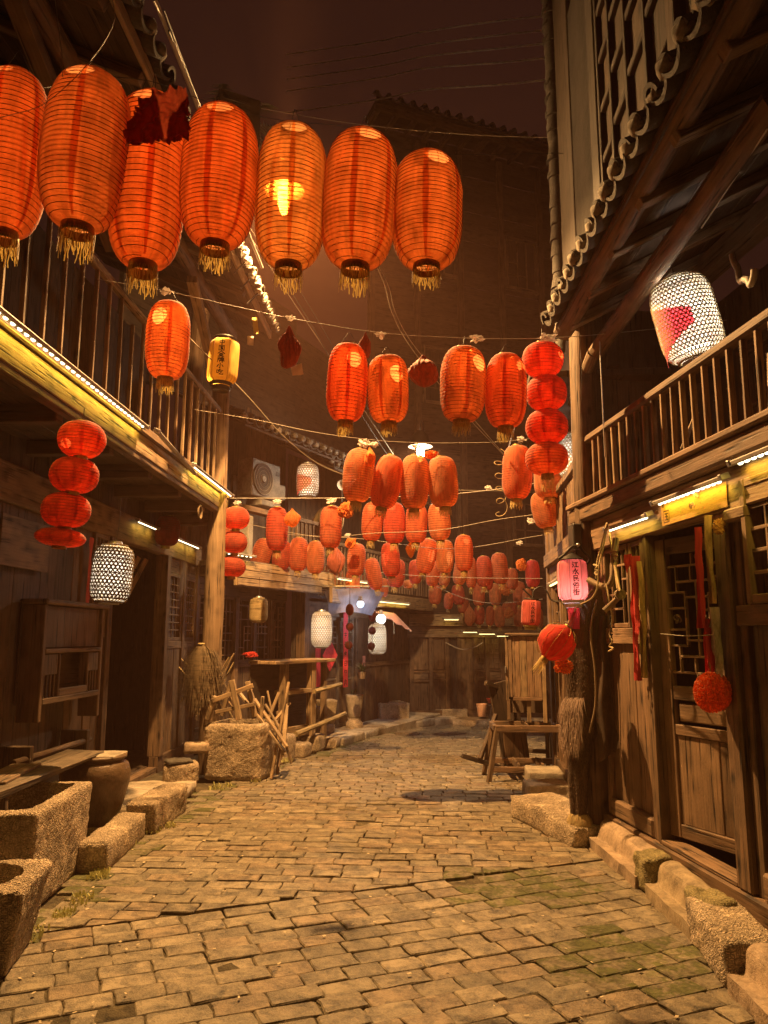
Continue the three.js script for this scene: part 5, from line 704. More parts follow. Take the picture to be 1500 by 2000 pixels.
// ---- firewood and the counter
{
  const r = rng(31), o = V(-1.86, 0.5, -8.75), P = M.pale;
  o.x; const st = thing('broken_stool', 'broken wooden stool thrown on top of the firewood trough', 'stool', V(-2.0, 0.62, -8.62)); const s = (a, b, w, d) => part(st, 'stool_bar', bar(V(...a), V(...b), w, d), pick(P, r));
  s([-0.2, 0.0, 0.1], [-0.12, 0.25, 0.12], 0.05, 0.05); s([0.15, 0.0, 0.12], [0.05, 0.42, 0.1], 0.06, 0.05); s([0.3, 0.02, 0.0], [0.2, 0.4, -0.02], 0.05, 0.05); s([-0.15, 0.2, 0.12], [0.28, 0.36, 0.06], 0.05, 0.07); s([-0.12, 0.08, 0.1], [0.3, 0.16, 0.05], 0.04, 0.05); s([-0.1, 0.02, -0.12], [0.0, 0.38, -0.1], 0.05, 0.05);
  const bd = thing('stick_tangle', 'tangle of thin bamboo sticks tied as a frame behind the broken stool', 'stick tangle', at(412, 1400, 8.75)); for (let k = 0; k < 22; k++) { const x = (r() - 0.5) * 0.34, z = (r() - 0.5) * 0.2, an = (r() < 0.5 ? 1 : -1) * (0.25 + 0.5 * r()), l = 0.2 + 0.18 * r(), y = 0.25 + 0.2 * r(); part(bd, 'stick', log(V(x - Math.sin(an) * l, y - Math.cos(an) * l, z), V(x + Math.sin(an) * l, y + Math.cos(an) * l, z + (r() - 0.5) * 0.15), 0.011, 0.009, k, 6), pick([M.bamboo, P[0]], r)); }
  const names = ['firewood_stick']; for (let k = 0; k < 12; k++) { const WHERE = ['long split stick leaning down from the firewood trough', 'upright split stick standing right of the trough', 'slanting pale stick crossing the heap', 'short stick low at the right of the trough', 'stick leaning out towards the counter', 'dark stick at the back of the heap', 'stick wedged beside the upright one', 'stick lying level across the trough', 'stick poking up behind the stool', 'broken lath on top of the heap', 'thin lath pointing to the counter', 'stubby piece at the rim of the trough'];
    const a = V(-1.46 + 0.14 * r(), 0.02 + 0.3 * r(), -8.75 + 0.3 * (r() - 0.5)), b = V(-1.72 + 0.36 * r(), 0.65 + 0.25 * r(), -8.9 + 0.4 * (r() - 0.5));
    if (k > 6) { a.set(-1.75 + 0.35 * r(), 0.45, -8.8 + 0.2 * r()); b.set(-1.9 + 0.55 * r(), 0.7 + 0.2 * r(), -9.0 + 0.4 * r()); }
    if (k === 0) { a.set(-1.32, 0.34, -8.5); b.set(-1.75, 0.82, -8.8); } if (k === 1) { a.set(-1.5, 0, -8.55); b.set(-1.38, 1.0, -8.9); } if (k === 2) { a.set(-1.35, 0.28, -8.55); b.set(-1.95, 0.92, -8.8); }
    solo(names[0], bar(a, b, 0.022 + 0.04 * r() * r(), 0.018 + 0.03 * r()), pick([...P, M.wood[2]], r), WHERE[k] + ' of firewood', 'firewood', 'firewood pieces at the stone trough');
  }
  const c = thing('counter', 'rough wooden counter of posts and bamboo rails behind the firewood', 'counter', B1.world(0.1, -0.06, 0.75), B1.turn), q = (n, m, ...b) => part(c, n, boxTo(...b), m), CL = 1.5;
  q('top_board', P[0], -0.08, CL, 1.2, 1.25, -0.25, 0.2, { c: 0.01 }); q('post', P[1], 0.22, 0.32, 0, 1.2, 0.05, 0.15, { along: 'y' }); q('post', P[1], 0.92, 1.03, 0, 1.2, 0.05, 0.15, { along: 'y' }); q('post', M.wood[2], 1.38, 1.45, 0, 1.2, 0.0, 0.08, { along: 'y' });
  q('back_board', M.soot, -0.05, CL, 0.1, 1.19, -0.24, -0.22); q('shelf', P[2], 0.33, 0.91, 0.78, 0.84, -0.1, 0.15); q('lower_board', P[1], 0.33, 0.91, 0.2, 0.34, 0.06, 0.12);
  part(c, 'bamboo_rail', log(V(0.9, 0.8, 0.2), V(1.62, 0.86, 0.22), 0.035, 0.03, 2, 8), M.bamboo); part(c, 'bamboo_rail', log(V(0.4, 0.26, 0.22), V(1.72, 0.42, 0.24), 0.04, 0.035, 4, 8), M.bamboo);
  const cl = crumple('red_cloth', 489, 1279, 32, 13, 10.3, 5, phys([0.5, 0.03, 0.02], { map: T_CLOTH }), 'crumpled red cloth lying on the rough wooden counter', 'cloth', { thick: 0.7 }); void cl;
  for (let k = 0; k < 3; k++) solo('bamboo_pole', log(at(412 + k * 6, 1420, 9.35 + 0.04 * k), at(431 + k * 4, 1120 + 12 * k, 9.4), 0.008, 0.007, k, 6), M.pale[k % 3], ['thin pale pole leaning against the left corner post, nearest the post', 'thin pale pole leaning by the left corner post, middle of three', 'thin pale pole leaning by the left corner post, nearest the counter'][k], 'pole', 'thin poles beside the corner post');
  // straw cape on the corner post
  const cape = thing('straw_cape', 'straw rain cape hanging on the left corner post', 'straw cape', at(393, 1330, 8.7).add(V(0, -0.12, 0))), strands = [], capeM = phys([0.17, 0.12, 0.065], { map: T_FUR });
  for (let k = 0; k < 1900; k++) { const a = r() * 6.283, top = 0.62 - 0.3 * r() * r(), l = 0.28 + 0.5 * r(), r0 = 0.03 + 0.03 * r(), r1 = 0.1 + 0.24 * r() * (0.7 + 0.5 * Math.sin(a * 2 + 1)), pos = [], idx = [], n = 4, w = 0.0035; for (let i = 0; i <= n; i++) { const t = i / n, rad = r0 + (r1 - r0) * Math.sqrt(t), aa = a + 0.3 * (r() - 0.5) * t; for (const s2 of [-1, 1]) pos.push(Math.cos(aa + s2 * w / rad) * rad, top - l * (t * 0.75 + 0.25 * t * t), Math.sin(aa + s2 * w / rad) * rad * 0.8); } for (let i = 0; i < n; i++) idx.push(i * 2, i * 2 + 1, i * 2 + 2, i * 2 + 1, i * 2 + 3, i * 2 + 2); const g = new THREE.BufferGeometry(); g.setAttribute('position', new THREE.Float32BufferAttribute(pos, 3)); g.setAttribute('uv', new THREE.Float32BufferAttribute(pos.filter((_, i) => i % 3 < 2), 2)); g.setIndex(idx); g.computeVertexNormals(); strands.push(g); }
  cape.scale.setScalar(0.86); part(cape, 'straw', mergeGeometries(strands), capeM); part(cape, 'collar', new THREE.TorusGeometry(0.05, 0.015, 8, 18).rotateX(Math.PI / 2).translate(0, 0.62, 0), M.rope); part(cape, 'cape_cloth', lathe([[0.05, 0.6], [0.1, 0.5], [0.13, 0.3], [0.13, 0.1], [0.1, 0.0]], 24), capeM);
  // bird box and stones behind it
  const bb = thing('bird_box', 'small orange wooden box with a pitched lid on stones by the counter', 'box', at(562, 1424, 11.6), 0.4); part(bb, 'box_body', boxTo(-0.11, 0.11, 0, 0.2, -0.09, 0.09, { along: 'y' }), wood([0.42, 0.2, 0.08])); part(bb, 'lid', moved(box(0.28, 0.02, 0.24), 0, 0.215, 0, 0, 0.12), wood([0.36, 0.2, 0.1]));
  placed(solo('stone_block', rough(0.34, 0.22, 0.3, { seg: 10, round: 0.03, amp: 0.01, seed: 71 }).translate(0, -0.12, 0), M.stone[1], 'square stone block carrying the small orange box', 'stone block'), at(562, 1424, 11.6).add(V(0, -0.005, 0)), 0.3);
}
// ---- things before the lit door
{
  const v = thing('vase_planter', 'tall pale stone vase on a carved stone base beside the blue door', 'planter', at(692, 1434, 13.4)); const k = 13.4 / 1500;
  part(v, 'vase', lathe([[0.01, 0.28], [0.09, 0.28], [0.105, 0.3], [0.13, 0.45], [0.155, 0.64], [0.16, 0.67], [0.145, 0.68], [0.13, 0.6], [0.08, 0.4]], 28), M.smoothStone[0]); part(v, 'carved_base', lathe([[0.02, 0], [0.15, 0], [0.16, 0.05], [0.12, 0.08], [0.15, 0.13], [0.15, 0.19], [0.11, 0.24], [0.12, 0.28], [0.02, 0.28]], 24), M.stone[2]);
  const lf = []; const r = rng(5); for (let i = 0; i < 14; i++) lf.push(moved(new THREE.PlaneGeometry(0.02, 0.1, 1, 3), (r() - 0.5) * 0.14, 0.72, (r() - 0.5) * 0.14, r() * 6, (r() - 0.5) * 1.6)); part(v, 'seedling', mergeGeometries(lf), phys([0.08, 0.1, 0.04])); void k;
  const p = at(631, 1440, 12.3), b = thing('stone_pedestal', 'stone pillar with a flared block on it left of the blue door', 'pedestal', p, 0.4);
  part(b, 'pillar', rough(0.2, 0.5, 0.2, { seg: 12, round: 0.02, amp: 0.01, seed: 31 }).translate(-0.1, 0.25, 0.12), M.stone[1]); part(b, 'flared_block', rough(0.3, 0.44, 0.3, { seg: 12, round: 0.012, amp: 0.004, seed: 32, shape: taper(0.65, 0.44) }).translate(0.08, 0.36, -0.1), M.clay[1]); part(b, 'base', rough(0.24, 0.2, 0.24, { seg: 8, round: 0.02, amp: 0.01, seed: 33 }).translate(0.08, 0.1, -0.1), M.stone[0]);
  // plants in the wall pot
  const pl = thing('hanging_plant', 'small leafy plant in a hanging pot by the door, under the red notice', 'plant', at(707, 1312, 13.3)); part(pl, 'pot', lathe([[0.01, -0.12], [0.05, -0.12], [0.075, 0], [0.065, 0]], 16), M.clay[0]); const lv = []; for (let i = 0; i < 46; i++) { const g = new THREE.PlaneGeometry(0.022, 0.16, 1, 4), q = g.attributes.position; for (let j = 0; j < q.count; j++) { const y = q.getY(j) + 0.08; q.setZ(j, y * y * 2.2); q.setX(j, q.getX(j) * (1.2 - y * 5)); } g.translate(0, 0.08, 0); g.rotateX(r() * 1.3); g.rotateY(r() * 6.28); lv.push(g); } const lg = mergeGeometries(lv); lg.computeVertexNormals(); part(pl, 'leaves', lg, phys([0.1, 0.15, 0.05], { transmission: 0.3, thickness: 0 }));
  const paper = (name, x, y, w, h, F, n, mat, label, cat, spin = 0) => { const q = F.px(x, y, n), o = solo(name, (() => { const g = new THREE.PlaneGeometry(w, h, 6, 12), p2 = g.attributes.position; for (let i = 0; i < p2.count; i++) p2.setZ(i, 0.008 * n3(p2.getX(i) * 8, p2.getY(i) * 5, x)); g.computeVertexNormals(); return g; })(), mat, label, cat); o.position.copy(F.world(q.x, q.y, n)); o.rotation.set(0, F.turn, spin, 'YXZ'); return o; };
  const red = phys([0.72, 0.04, 0.06], { map: T_CLOTH });
  paper('red_couplet', 675, 1286, 0.19, 1.0, B2, 0.08, writing(['b', 'c', 'd', 'e', 'g', 'j'], [0.72, 0.04, 0.05]), 'long red couplet right of the blue door', 'couplet'); paper('red_couplet', 675, 1210, 0.17, 0.45, B2, 0.1, red, 'upper red paper strip right of the blue door', 'paper strip'); paper('red_couplet', 621, 1302, 0.17, 0.66, B2, 0.08, red, 'faded red couplet left of the blue door under the lit basket', 'couplet');
  paper('red_paper', 645, 1280, 0.38, 0.38, B2, 0.12, red, 'red diamond of paper on the blue door', 'paper', Math.PI / 4); paper('notice', 711, 1291, 0.13, 0.19, B2, 0.08, std([0.55, 0.22, 0.16], { map: T_CLOTH }), 'small reddish notice on the wall above the plant', 'notice');
  // pale canopy over the door and the pink parasol edge
  { const c = thing('canopy', 'pale cloth canopy lit white and blue over the door', 'canopy', at(690, 1172, 12.7), 0.5), g = new THREE.PlaneGeometry(1.0, 0.7, 14, 8), q = g.attributes.position; for (let i = 0; i < q.count; i++) { const x = q.getX(i), y = q.getY(i); q.setXYZ(i, x * (0.75 + 0.5 * (y + 0.35)), y * 0.55 - 0.24 * x * x, 0.25 * y + 0.06 * n3(x * 3, y * 3, 2)); } g.computeVertexNormals(); part(c, 'canopy_cloth', g, phys([0.34, 0.3, 0.3], { map: T_CLOTH, transmission: 0.4, thickness: 0 })); part(c, 'canopy_pole', log(V(-0.6, 0.2, 0.1), V(0.62, 0.24, 0.1), 0.015, 0.015, 1, 6), M.bamboo); }
  { const c = thing('paper_parasol', 'faded pink paper parasol edge under the eave right of the basket lantern', 'parasol', at(768, 1206, 14.2)); const g = new THREE.ConeGeometry(0.42, 0.16, 24, 1, true), p2 = g.attributes.position; for (let i = 0; i < p2.count; i++) if (p2.getY(i) < 0) p2.setY(i, p2.getY(i) + (i % 2 ? 0.03 : 0)); g.rotateZ(-0.5); part(c, 'parasol_paper', g, phys([0.6, 0.28, 0.22], { transmission: 0.3, thickness: 0 })); part(c, 'parasol_stick', log(V(0.02, -0.3, 0), V(0, 0.1, 0), 0.01, 0.01, 2, 6), M.bamboo); }
  // strings of small dark balls
  for (const [x, ys, d, l] of [[683, [1191, 1224, 1260], 12.2, 'string of three small dark balls before the red couplet'], [727, [1203, 1232, 1262], 13.0, 'string of three small dark balls before the right basket lantern']]) { const t = thing('ball_string', l, 'ball string', at(x, ys[0], d)); ys.forEach((y, i) => { const q = at(x + (i ? (i - 1) * -2 : 0), y, d).sub(t.position), s = new THREE.SphereGeometry(0.068, 18, 14); s.scale(0.95, i ? 1 : 1.4, 0.95); s.translate(q.x, q.y, q.z); part(t, 'small_ball', s, sheer([0.32, 0.05, 0.03])); }); part(t, 'string', rope([V(0, 0.35, 0), V(0, -0.6, 0)], 0.005, 6, 4), M.darkWire); }
  // end of the street
  const bk = thing('bucket', 'peach plastic bucket at the end of the street', 'bucket', at(941, 1399, 15.6)); part(bk, 'bucket_body', lathe([[0.01, 0.01], [0.078, 0], [0.105, 0.22], [0.115, 0.24], [0.112, 0.25], [0.1, 0.24], [0.074, 0.02], [0.01, 0.015]], 26), std([0.75, 0.42, 0.24], { roughness: 0.4 })); part(bk, 'bucket_handle', new THREE.TorusGeometry(0.105, 0.005, 6, 20, Math.PI).rotateX(2.3).translate(0, 0.2, 0), M.steel);
  const bs = thing('basin', 'red plastic basin on a dark stool behind the cabinet', 'basin', at(963, 1374, 14.6)); part(bs, 'basin_body', lathe([[0.01, 0.0], [0.08, 0], [0.125, 0.085], [0.135, 0.09], [0.12, 0.09], [0.075, 0.012], [0.01, 0.01]], 26), std([0.6, 0.06, 0.03], { roughness: 0.4 })); const bt = thing('stool', 'dark round stool carrying the red basin', 'stool', at(963, 1375, 14.6)); part(bt, 'seat', new THREE.CylinderGeometry(0.1, 0.1, 0.03, 18).translate(0, -0.022, 0), M.dark[1]); for (let i = 0; i < 3; i++) part(bt, 'leg', bar(V(Math.cos(i * 2.1) * 0.07, -0.035, Math.sin(i * 2.1) * 0.07), V(Math.cos(i * 2.1) * 0.13, -0.28, Math.sin(i * 2.1) * 0.13), 0.025), M.dark[1]);
  for (let i = 0; i < 1; i++) placed(solo('stone_platform', rough(1.9, 0.16, 0.8, { seg: 14, round: 0.02, amp: 0.01, seed: 90 }), M.stone[1], 'low stone platform under the bucket at the street end', 'stone platform'), at(960, 1408, 15.4).add(V(0.2, -0.06, -0.2)), -0.1);
}
// ---- right: table, cabinet and chair frames
{
  const t = thing('work_table', 'rough wooden table frame with splayed legs carrying the cabinet', 'table', V(1.24, -0.03, -8.75)), ts = t.scale.set(0.86, 1, 0.9), W = [M.wood[2], M.rWood[0], M.wood[0]], q = (n, a, b, w, d, m) => part(t, n, bar(V(...a), V(...b), w, d), m ?? pick(W));
  q('top_rail', [-0.38, 0.56, 0.2], [0.44, 0.56, 0.2], 0.07, 0.06); q('top_rail', [-0.38, 0.56, -0.3], [0.44, 0.56, -0.3], 0.07, 0.06); q('top_rail', [-0.38, 0.565, 0.2], [-0.38, 0.565, -0.3], 0.06, 0.05); q('top_rail', [0.42, 0.565, 0.2], [0.42, 0.565, -0.3], 0.06, 0.05); q('cross_rail', [0.02, 0.56, 0.2], [0.02, 0.56, -0.3], 0.1, 0.03);
  for (const z of [0.2, -0.3]) { q('leg', [-0.48, 0, z * 1.15], [-0.36, 0.56, z], 0.055, 0.055); q('leg', [0.45, 0, z * 1.05], [0.42, 0.56, z], 0.055, 0.055); } q('stretcher', [-0.44, 0.14, 0.22], [0.45, 0.14, 0.21], 0.06, 0.04); q('stretcher', [-0.44, 0.16, -0.32], [0.45, 0.16, -0.31], 0.06, 0.04); q('stretcher', [-0.1, 0.16, 0.22], [-0.1, 0.16, -0.32], 0.08, 0.03); q('stretcher', [0.2, 0.16, 0.22], [0.2, 0.16, -0.32], 0.08, 0.03);
  const c = thing('cabinet', 'tall narrow cabinet of pale boards standing on the table frame', 'cabinet', V(1.29, 0.585, -8.8), -0.12), W2 = [M.rWood[2], M.pale[1], M.rWood[0]], cs = c.scale.set(0.74, 0.75, 0.75), b = (n, m, ...k) => part(c, n, boxTo(...k), m);
  for (let i = 0; i < 4; i++) b('front_board', W2[i % 3], -0.19 + i * 0.105, -0.088 + i * 0.105, 0.36, 1.24, 0.17, 0.19 + 0.003 * (i % 2), { along: 'y' }); b('frame_post', W2[1], 0.232, 0.29, 0, 1.24, 0.14, 0.2); b('frame_post', W2[0], -0.25, -0.2, 0.36, 1.24, 0.14, 0.2); b('bottom_rail', W2[2], -0.2, 0.23, 0.31, 0.358, 0.14, 0.205); b('leg', W2[1], 0.0, 0.06, 0, 0.31, 0.12, 0.17); b('top_board', M.wood[0], -0.3, 0.32, 1.24, 1.285, -0.25, 0.23, { c: 0.012 });
  b('side_post', M.wood[1], -0.3, -0.26, 0.3, 1.235, -0.22, -0.17); b('side_post', M.wood[2], -0.3, -0.255, 0.3, 1.236, 0.04, 0.1); for (const y of [0.48, 0.78, 1.08]) b('side_rail', M.wood[2], -0.3, -0.262, y, y + 0.05, -0.17, 0.04); b('back_board', M.dark[2], -0.26, 0.29, 0.1, 1.235, -0.24, -0.22, { along: 'y' }); b('side_board', M.wood[0], 0.27, 0.292, 0.02, 1.23, -0.2, 0.13, { along: 'y' }); b('leg', M.wood[0], -0.29, -0.24, 0, 0.3, -0.23, -0.18); b('door_latch', M.steel, -0.31, -0.29, 0.7, 0.8, 0.1, 0.13);
  const ch = thing('old_chair', 'dark old wooden chair lying tilted behind the table frame', 'chair', V(0.98, 0.0, -9.35), 0.4), k = (a, b2, w, d) => part(ch, 'chair_bar', bar(V(...a), V(...b2), w, d), pick(M.dark)); k([-0.35, 0.16, 0.3], [-0.05, 0.62, 0.15], 0.045, 0.045); k([-0.55, 0.2, 0.25], [-0.1, 0.06, 0.3], 0.05, 0.04); k([0.1, 0, 0], [0.22, 0.95, -0.1], 0.045, 0.05); k([-0.15, 0.98, 0.1], [0.45, 0.78, -0.05], 0.05, 0.04); k([0.0, 0.95, -0.2], [0.5, 0.85, -0.25], 0.05, 0.04); part(ch, 'chair_panel', moved(box(0.34, 0.95, 0.03, { along: 'y' }), 0.16, 0.52, 0.06, 0, 0, 0.2), M.dark[0]); part(ch, 'chair_panel', moved(box(0.3, 0.5, 0.03, { along: 'y' }), 0.1, 0.3, 0.32, 0, 0, 0.12), M.wood[1]);
  const c2 = thing('old_chair', 'dark chair frame under the right part of the table', 'chair', V(1.45, 0.0, -9.5), -0.3), k2 = (a, b2) => part(c2, 'chair_bar', bar(V(...a), V(...b2), 0.045, 0.045), pick(M.dark)); k2([-0.2, 0, 0.2], [-0.2, 0.9, 0.2]); k2([0.2, 0, 0.2], [0.2, 0.9, 0.2]); k2([-0.2, 0, -0.2], [-0.2, 0.45, -0.2]); k2([0.2, 0, -0.2], [0.2, 0.45, -0.2]); k2([-0.2, 0.43, 0.2], [0.2, 0.43, 0.2]); k2([-0.2, 0.43, -0.2], [0.2, 0.43, -0.2]); k2([-0.2, 0.2, 0.2], [0.2, 0.2, 0.2]); k2([-0.2, 0.85, 0.2], [0.2, 0.85, 0.2]); part(c2, 'seat', box(0.42, 0.03, 0.42).translate(0, 0.46, 0), M.dark[2]);
}
// ---------------------------------------------------------------- the lanterns over the street
{
  const SHEER = sheer([0.99, 0.56, 0.26], { roughness: 0.8 }), fine = [0, 1, 2, 3, 4, 5, 6].map((i) => lanternProto({ seed: 3 + i * 3, hoops: [30, 31, 28, 32, 29, 30, 27][i], seg: 44, bands: [6, 5, 6, 6, 5, 6, 6][i], cloth: [RED[0], RED[2], RED[0], RED[0], SHEER, RED[2], RED[2]][i], fringe: [0.075, 0.085, 0.065, 0.08, 0.07, 0.085, 0.075][i], p: [3.2, 3, 3.4, 2.9, 3.2, 3.3, 3.1][i] }));
  const mid = [0, 1, 2].map((i) => lanternProto({ seed: 13 + i, hoops: 22, seg: 30, bands: 6, cloth: RED[[0, 1, 0][i]], wire: 0.0021, p: [3.2, 3, 3.6][i], fringe: 0.085 }));
  const small = [0, 1, 2, 3].map((i) => lanternProto({ seed: 23 + i, hoops: 16, seg: 24, bands: 6, cloth: RED[[1, 3, 1, 0][i]], wire: 0.003, ridge: 0.014, p: [3.2, 3, 3.6, 2.8][i], fringe: 0.1, strands: 26 }));
  const CAT = 'red lantern', G = 'red cloth lanterns strung over the street';
  const row = (protos, depth, list) => list.forEach(([x, t, b, w, lean, label, dd], i) => hang(protos[i % protos.length], x, t, b, w, depth + (dd ?? 0), lean, label, CAT, G));
  row(fine, 3.2, [
    [22, 147, 452, 136, 0, 'front row lantern cut off by the left edge of the photo'], [168, 154, 438, 164, 3, 'second lantern from the left in the front row', -0.08], [290, 190, 516, 143, 0, 'front row lantern with a dark crumpled cloth hanging over its top', 0.06], [429, 220, 474, 148, 2, 'front row lantern just right of the dark crumpled cloth'],
    [569, 254, 516, 138, 1, 'front row lantern lit through by the glaring street lamp'], [702, 267, 516, 146, 3, 'front row lantern second from the right'], [834, 307, 519, 138, 1, 'rightmost lantern of the front row']]);
  row(mid, 5.25, [[328, 592, 738, 84, 1, 'single lantern hanging before the left balcony rail', 0], [678, 674, 821, 80, 2, 'second row lantern on the left of the middle pair'], [758, 697, 824, 81, -1, 'second row lantern on the right of the middle pair'], [904, 680, 822, 89, 3, 'orange second row lantern left of the darker one'], [988, 693, 834, 81, 2, 'darker second row lantern beside the chain of four balls']]);
  row(mid, 7.5, [[700, 878, 980, 60, 5, 'leftmost lantern of the third row'], [756, 890, 992, 58, 12, 'third row lantern leaning to the left at its foot'], [810, 890, 994, 56, 2, 'third row lantern just under the glaring far lamp'], [865, 893, 990, 59, -4, 'rightmost of the four lanterns in the third row'], [1010, 871, 974, 59, 3, 'lantern with loose cord left of the chain of four balls'], [1073, 905, 972, 60, 0, 'lantern hidden behind the lowest ball of the chain', 0.5], [1063, 960, 1031, 48, -10, 'tilted lantern below the chain of four balls, before the slats', 0.7]]);
  row(small, 9.6, [[437, 991, 1070, 34, 0, 'lantern half behind the chain of three balls at the corner post', 0.2], [541, 991, 1075, 43, 0, 'lantern beside the orange folded cloth in the fourth row'], [646, 989, 1070, 43, 1, 'fourth row lantern with crumpled orange paper at its top right']]);
  row(small, 10.4, [[727, 982, 1056, 42, 4, 'leftmost of four lanterns packed under the third row'], [770, 982, 1061, 43, 0, 'second of four lanterns packed under the third row'], [813, 986, 1060, 43, 2, 'third of four lanterns packed under the third row'], [858, 982, 1055, 44, -3, 'rightmost of four lanterns packed under the third row'], [906, 1045, 1115, 36, 0, 'lantern hanging alone right of the packed rows']]);
  row(small, 11.6, [[511, 1052, 1115, 38, 14, 'leftmost leaning lantern of the fifth row'], [550, 1056, 1113, 37, 4, 'fifth row lantern under the orange folded cloth'], [583, 1050, 1115, 36, 2, 'third lantern from the left in the fifth row'], [616, 1057, 1120, 36, 0, 'brownish fifth row lantern left of the sagging one'], [696, 1062, 1124, 36, 3, 'fifth row lantern right of the sagging one'], [763, 1060, 1126, 37, -4, 'fifth row lantern below the packed four'], [833, 1052, 1120, 37, 12, 'leaning fifth row lantern left of a straight one'], [869, 1055, 1119, 35, 2, 'straight fifth row lantern below the rightmost packed one']]);
  row(small, 13, [[730, 1090, 1152, 30, -12, 'plain tilted lantern low in the middle', -0.6], [774, 1092, 1147, 34, 6, 'lantern peeping out behind a fifth row lantern'], [627, 1104, 1154, 29, 0, 'low lantern left of two below the sagging one'], [656, 1108, 1158, 29, 0, 'low lantern directly below the sagging one'], [689, 1112, 1160, 29, 0, 'low lantern left of the plain tilted one'], [811, 1094, 1140, 26, 0, 'narrow low lantern behind the leaning one'], [846, 1096, 1145, 26, 8, 'low orange lantern behind the straight fifth row lantern'], [899, 1090, 1142, 27, 8, 'tilted lantern seen behind the lone one'], [920, 1088, 1148, 22, 0, 'narrow lantern left of the far right pair'], [945, 1086, 1146, 31, 0, 'left lantern of the far right pair'], [976, 1080, 1140, 32, -4, 'right lantern of the far right pair']]);
  row(small, 15, [[850, 1142, 1180, 25, 3, 'small orange lantern with paper at its side, low in the middle'], [895, 1142, 1181, 25, -6, 'small lantern below the tilted one'], [935, 1140, 1183, 24, 0, 'small lantern below the left of the far right pair'], [967, 1140, 1182, 24, 0, 'small lantern below the right of the far right pair'], [1014, 1136, 1182, 25, 0, 'small lantern with a white tag by the pink lantern']]);
  row(small, 16.4, [[905, 1166, 1198, 20, 8, 'dim little lantern behind the lowest row'], [936, 1184, 1220, 21, 2, 'second little lantern from the left in the lowest row'], [957, 1184, 1222, 17, 3, 'little lantern with an open side in the lowest row'], [975, 1183, 1225, 22, -3, 'little lantern in the middle of the lowest row'], [990, 1176, 1200, 18, 0, 'dim little lantern above the lowest row, left'], [1003, 1176, 1200, 18, 0, 'dim little lantern above the lowest row, right'], [1014, 1186, 1224, 22, 0, 'little lantern left of the hanging pink script lantern'], [1052, 1188, 1226, 18, 0, 'little lantern half behind the hanging pink script lantern']]);
  row(small, 14, [[592, 1122, 1158, 22, 4, 'dim lantern low at the left end, over the counter'], [716, 1122, 1160, 22, -5, 'dim lantern low behind the plain tilted one'], [748, 1130, 1166, 22, 3, 'dim lantern low, right of the plain tilted one'], [868, 1104, 1144, 24, 5, 'low lantern peeping between the straight and the lone one'], [1000, 1110, 1150, 24, -3, 'low lantern right of the far right pair'], [952, 1120, 1152, 22, 2, 'dim lantern behind the far right pair'], [876, 1158, 1190, 18, 4, 'little dim lantern in the dip of the lowest wire'], [1030, 1150, 1186, 20, 0, 'little lantern above the unlit pink script lantern']]);
  // round ones in chains
  const ball = lanternProto({ name: 'ball_lantern', R: 0.15, H: 0.215, hoops: 11, seg: 40, bands: 8, cloth: RED[3], p: 2.1, e: 0.28, fringe: false, seed: 41, ridge: 0.02, wire: 0.0014 }), ballT = lanternProto({ name: 'ball_lantern', R: 0.15, H: 0.215, hoops: 11, seg: 40, bands: 8, cloth: RED[1], p: 2.1, e: 0.28, fringe: 0.1, strands: 34, seed: 42, ridge: 0.02, wire: 0.0014 });
  const chain = (list, depth, what, tail) => list.forEach(([x, t, b, w, lean], i) => hang(tail && i === list.length - 1 ? ballT : ball, x, t, b, w, depth, lean ?? 0, ['topmost ball', 'second ball', 'third ball', 'lowest ball'][i === list.length - 1 && list.length < 4 ? 3 : i] + ' ' + what, 'ball lantern', 'red ball lanterns hanging in chains'));
  chain([[160, 825, 892, 90], [145, 895, 961, 92, 2], [129, 964, 1029, 93, 2], [118, 1033, 1067, 94, 4]], 4.9, 'of the chain under the left light bar');
  chain([[1060, 671, 735, 80], [1067, 736, 800, 80], [1068, 802, 865, 82], [1068, 866, 926, 83]], 5.6, 'of the chain of four on the right', true);
  chain([[461, 991, 1033, 53], [458, 1038, 1080, 50], [453, 1088, 1126, 54, 3]], 9.2, 'of the chain of three at the left corner post');
  hang(lanternProto({ name: 'dim_lantern', hoops: 14, seg: 30, cloth: sheer([0.5, 0.03, 0.02]), fringe: false, H: 0.34, seed: 51 }), 327, 1008, 1066, 48, 9.0, 4, 'dim dark red lantern inside the left porch between two light bars', 'red lantern');
  hang(lanternProto({ name: 'flat_lantern', hoops: 8, seg: 24, H: 0.2, p: 2.1, cloth: RED[2], seed: 52, fringe: false, wire: 0.002 }), 797, 1133, 1149, 20, 13.4, 0, 'tiny flattened lantern on a red ribbon, low in the middle', 'red lantern');
  // pink ones with writing
  const five = ['jiang', 'yong', 'min', 'su', 'jie'];
  const s1 = hang(scriptLantern({ keys: five, ground: [0.9, 0.26, 0.25], trans: 0.4, base: std([0.75, 0.7, 0.75], { map: T_CLOTH }), tassel: true, H: 0.42, face: 0 }), 1118, 1094, 1172, 58, 5.9, 0, 'pink script lantern with a bulb glowing at its foot, on an iron bracket', 'script lantern', undefined, -0.36);
  { const p = s1.position.clone().add(V(0.01, -0.1, 0)), b = thing('lantern_bulb', 'bulb glowing inside the foot of the pink script lantern', 'bulb', p); part(b, 'bulb', new THREE.SphereGeometry(0.03, 16, 12), M.bulb); part(b, 'bulb_holder', new THREE.CylinderGeometry(0.012, 0.014, 0.04, 10).translate(0, -0.045, 0), M.white); pointLight(p, lin(1, 0.85, 0.75), 0.22, 1.2); }
  hang(scriptLantern({ keys: five, ground: [0.75, 0.16, 0.14], H: 0.42, face: 0, seed: 2 }), 1037, 1172, 1221, 38, 8.2, 4, 'unlit pink script lantern hanging over the tall cabinet', 'script lantern', undefined, -0.35);
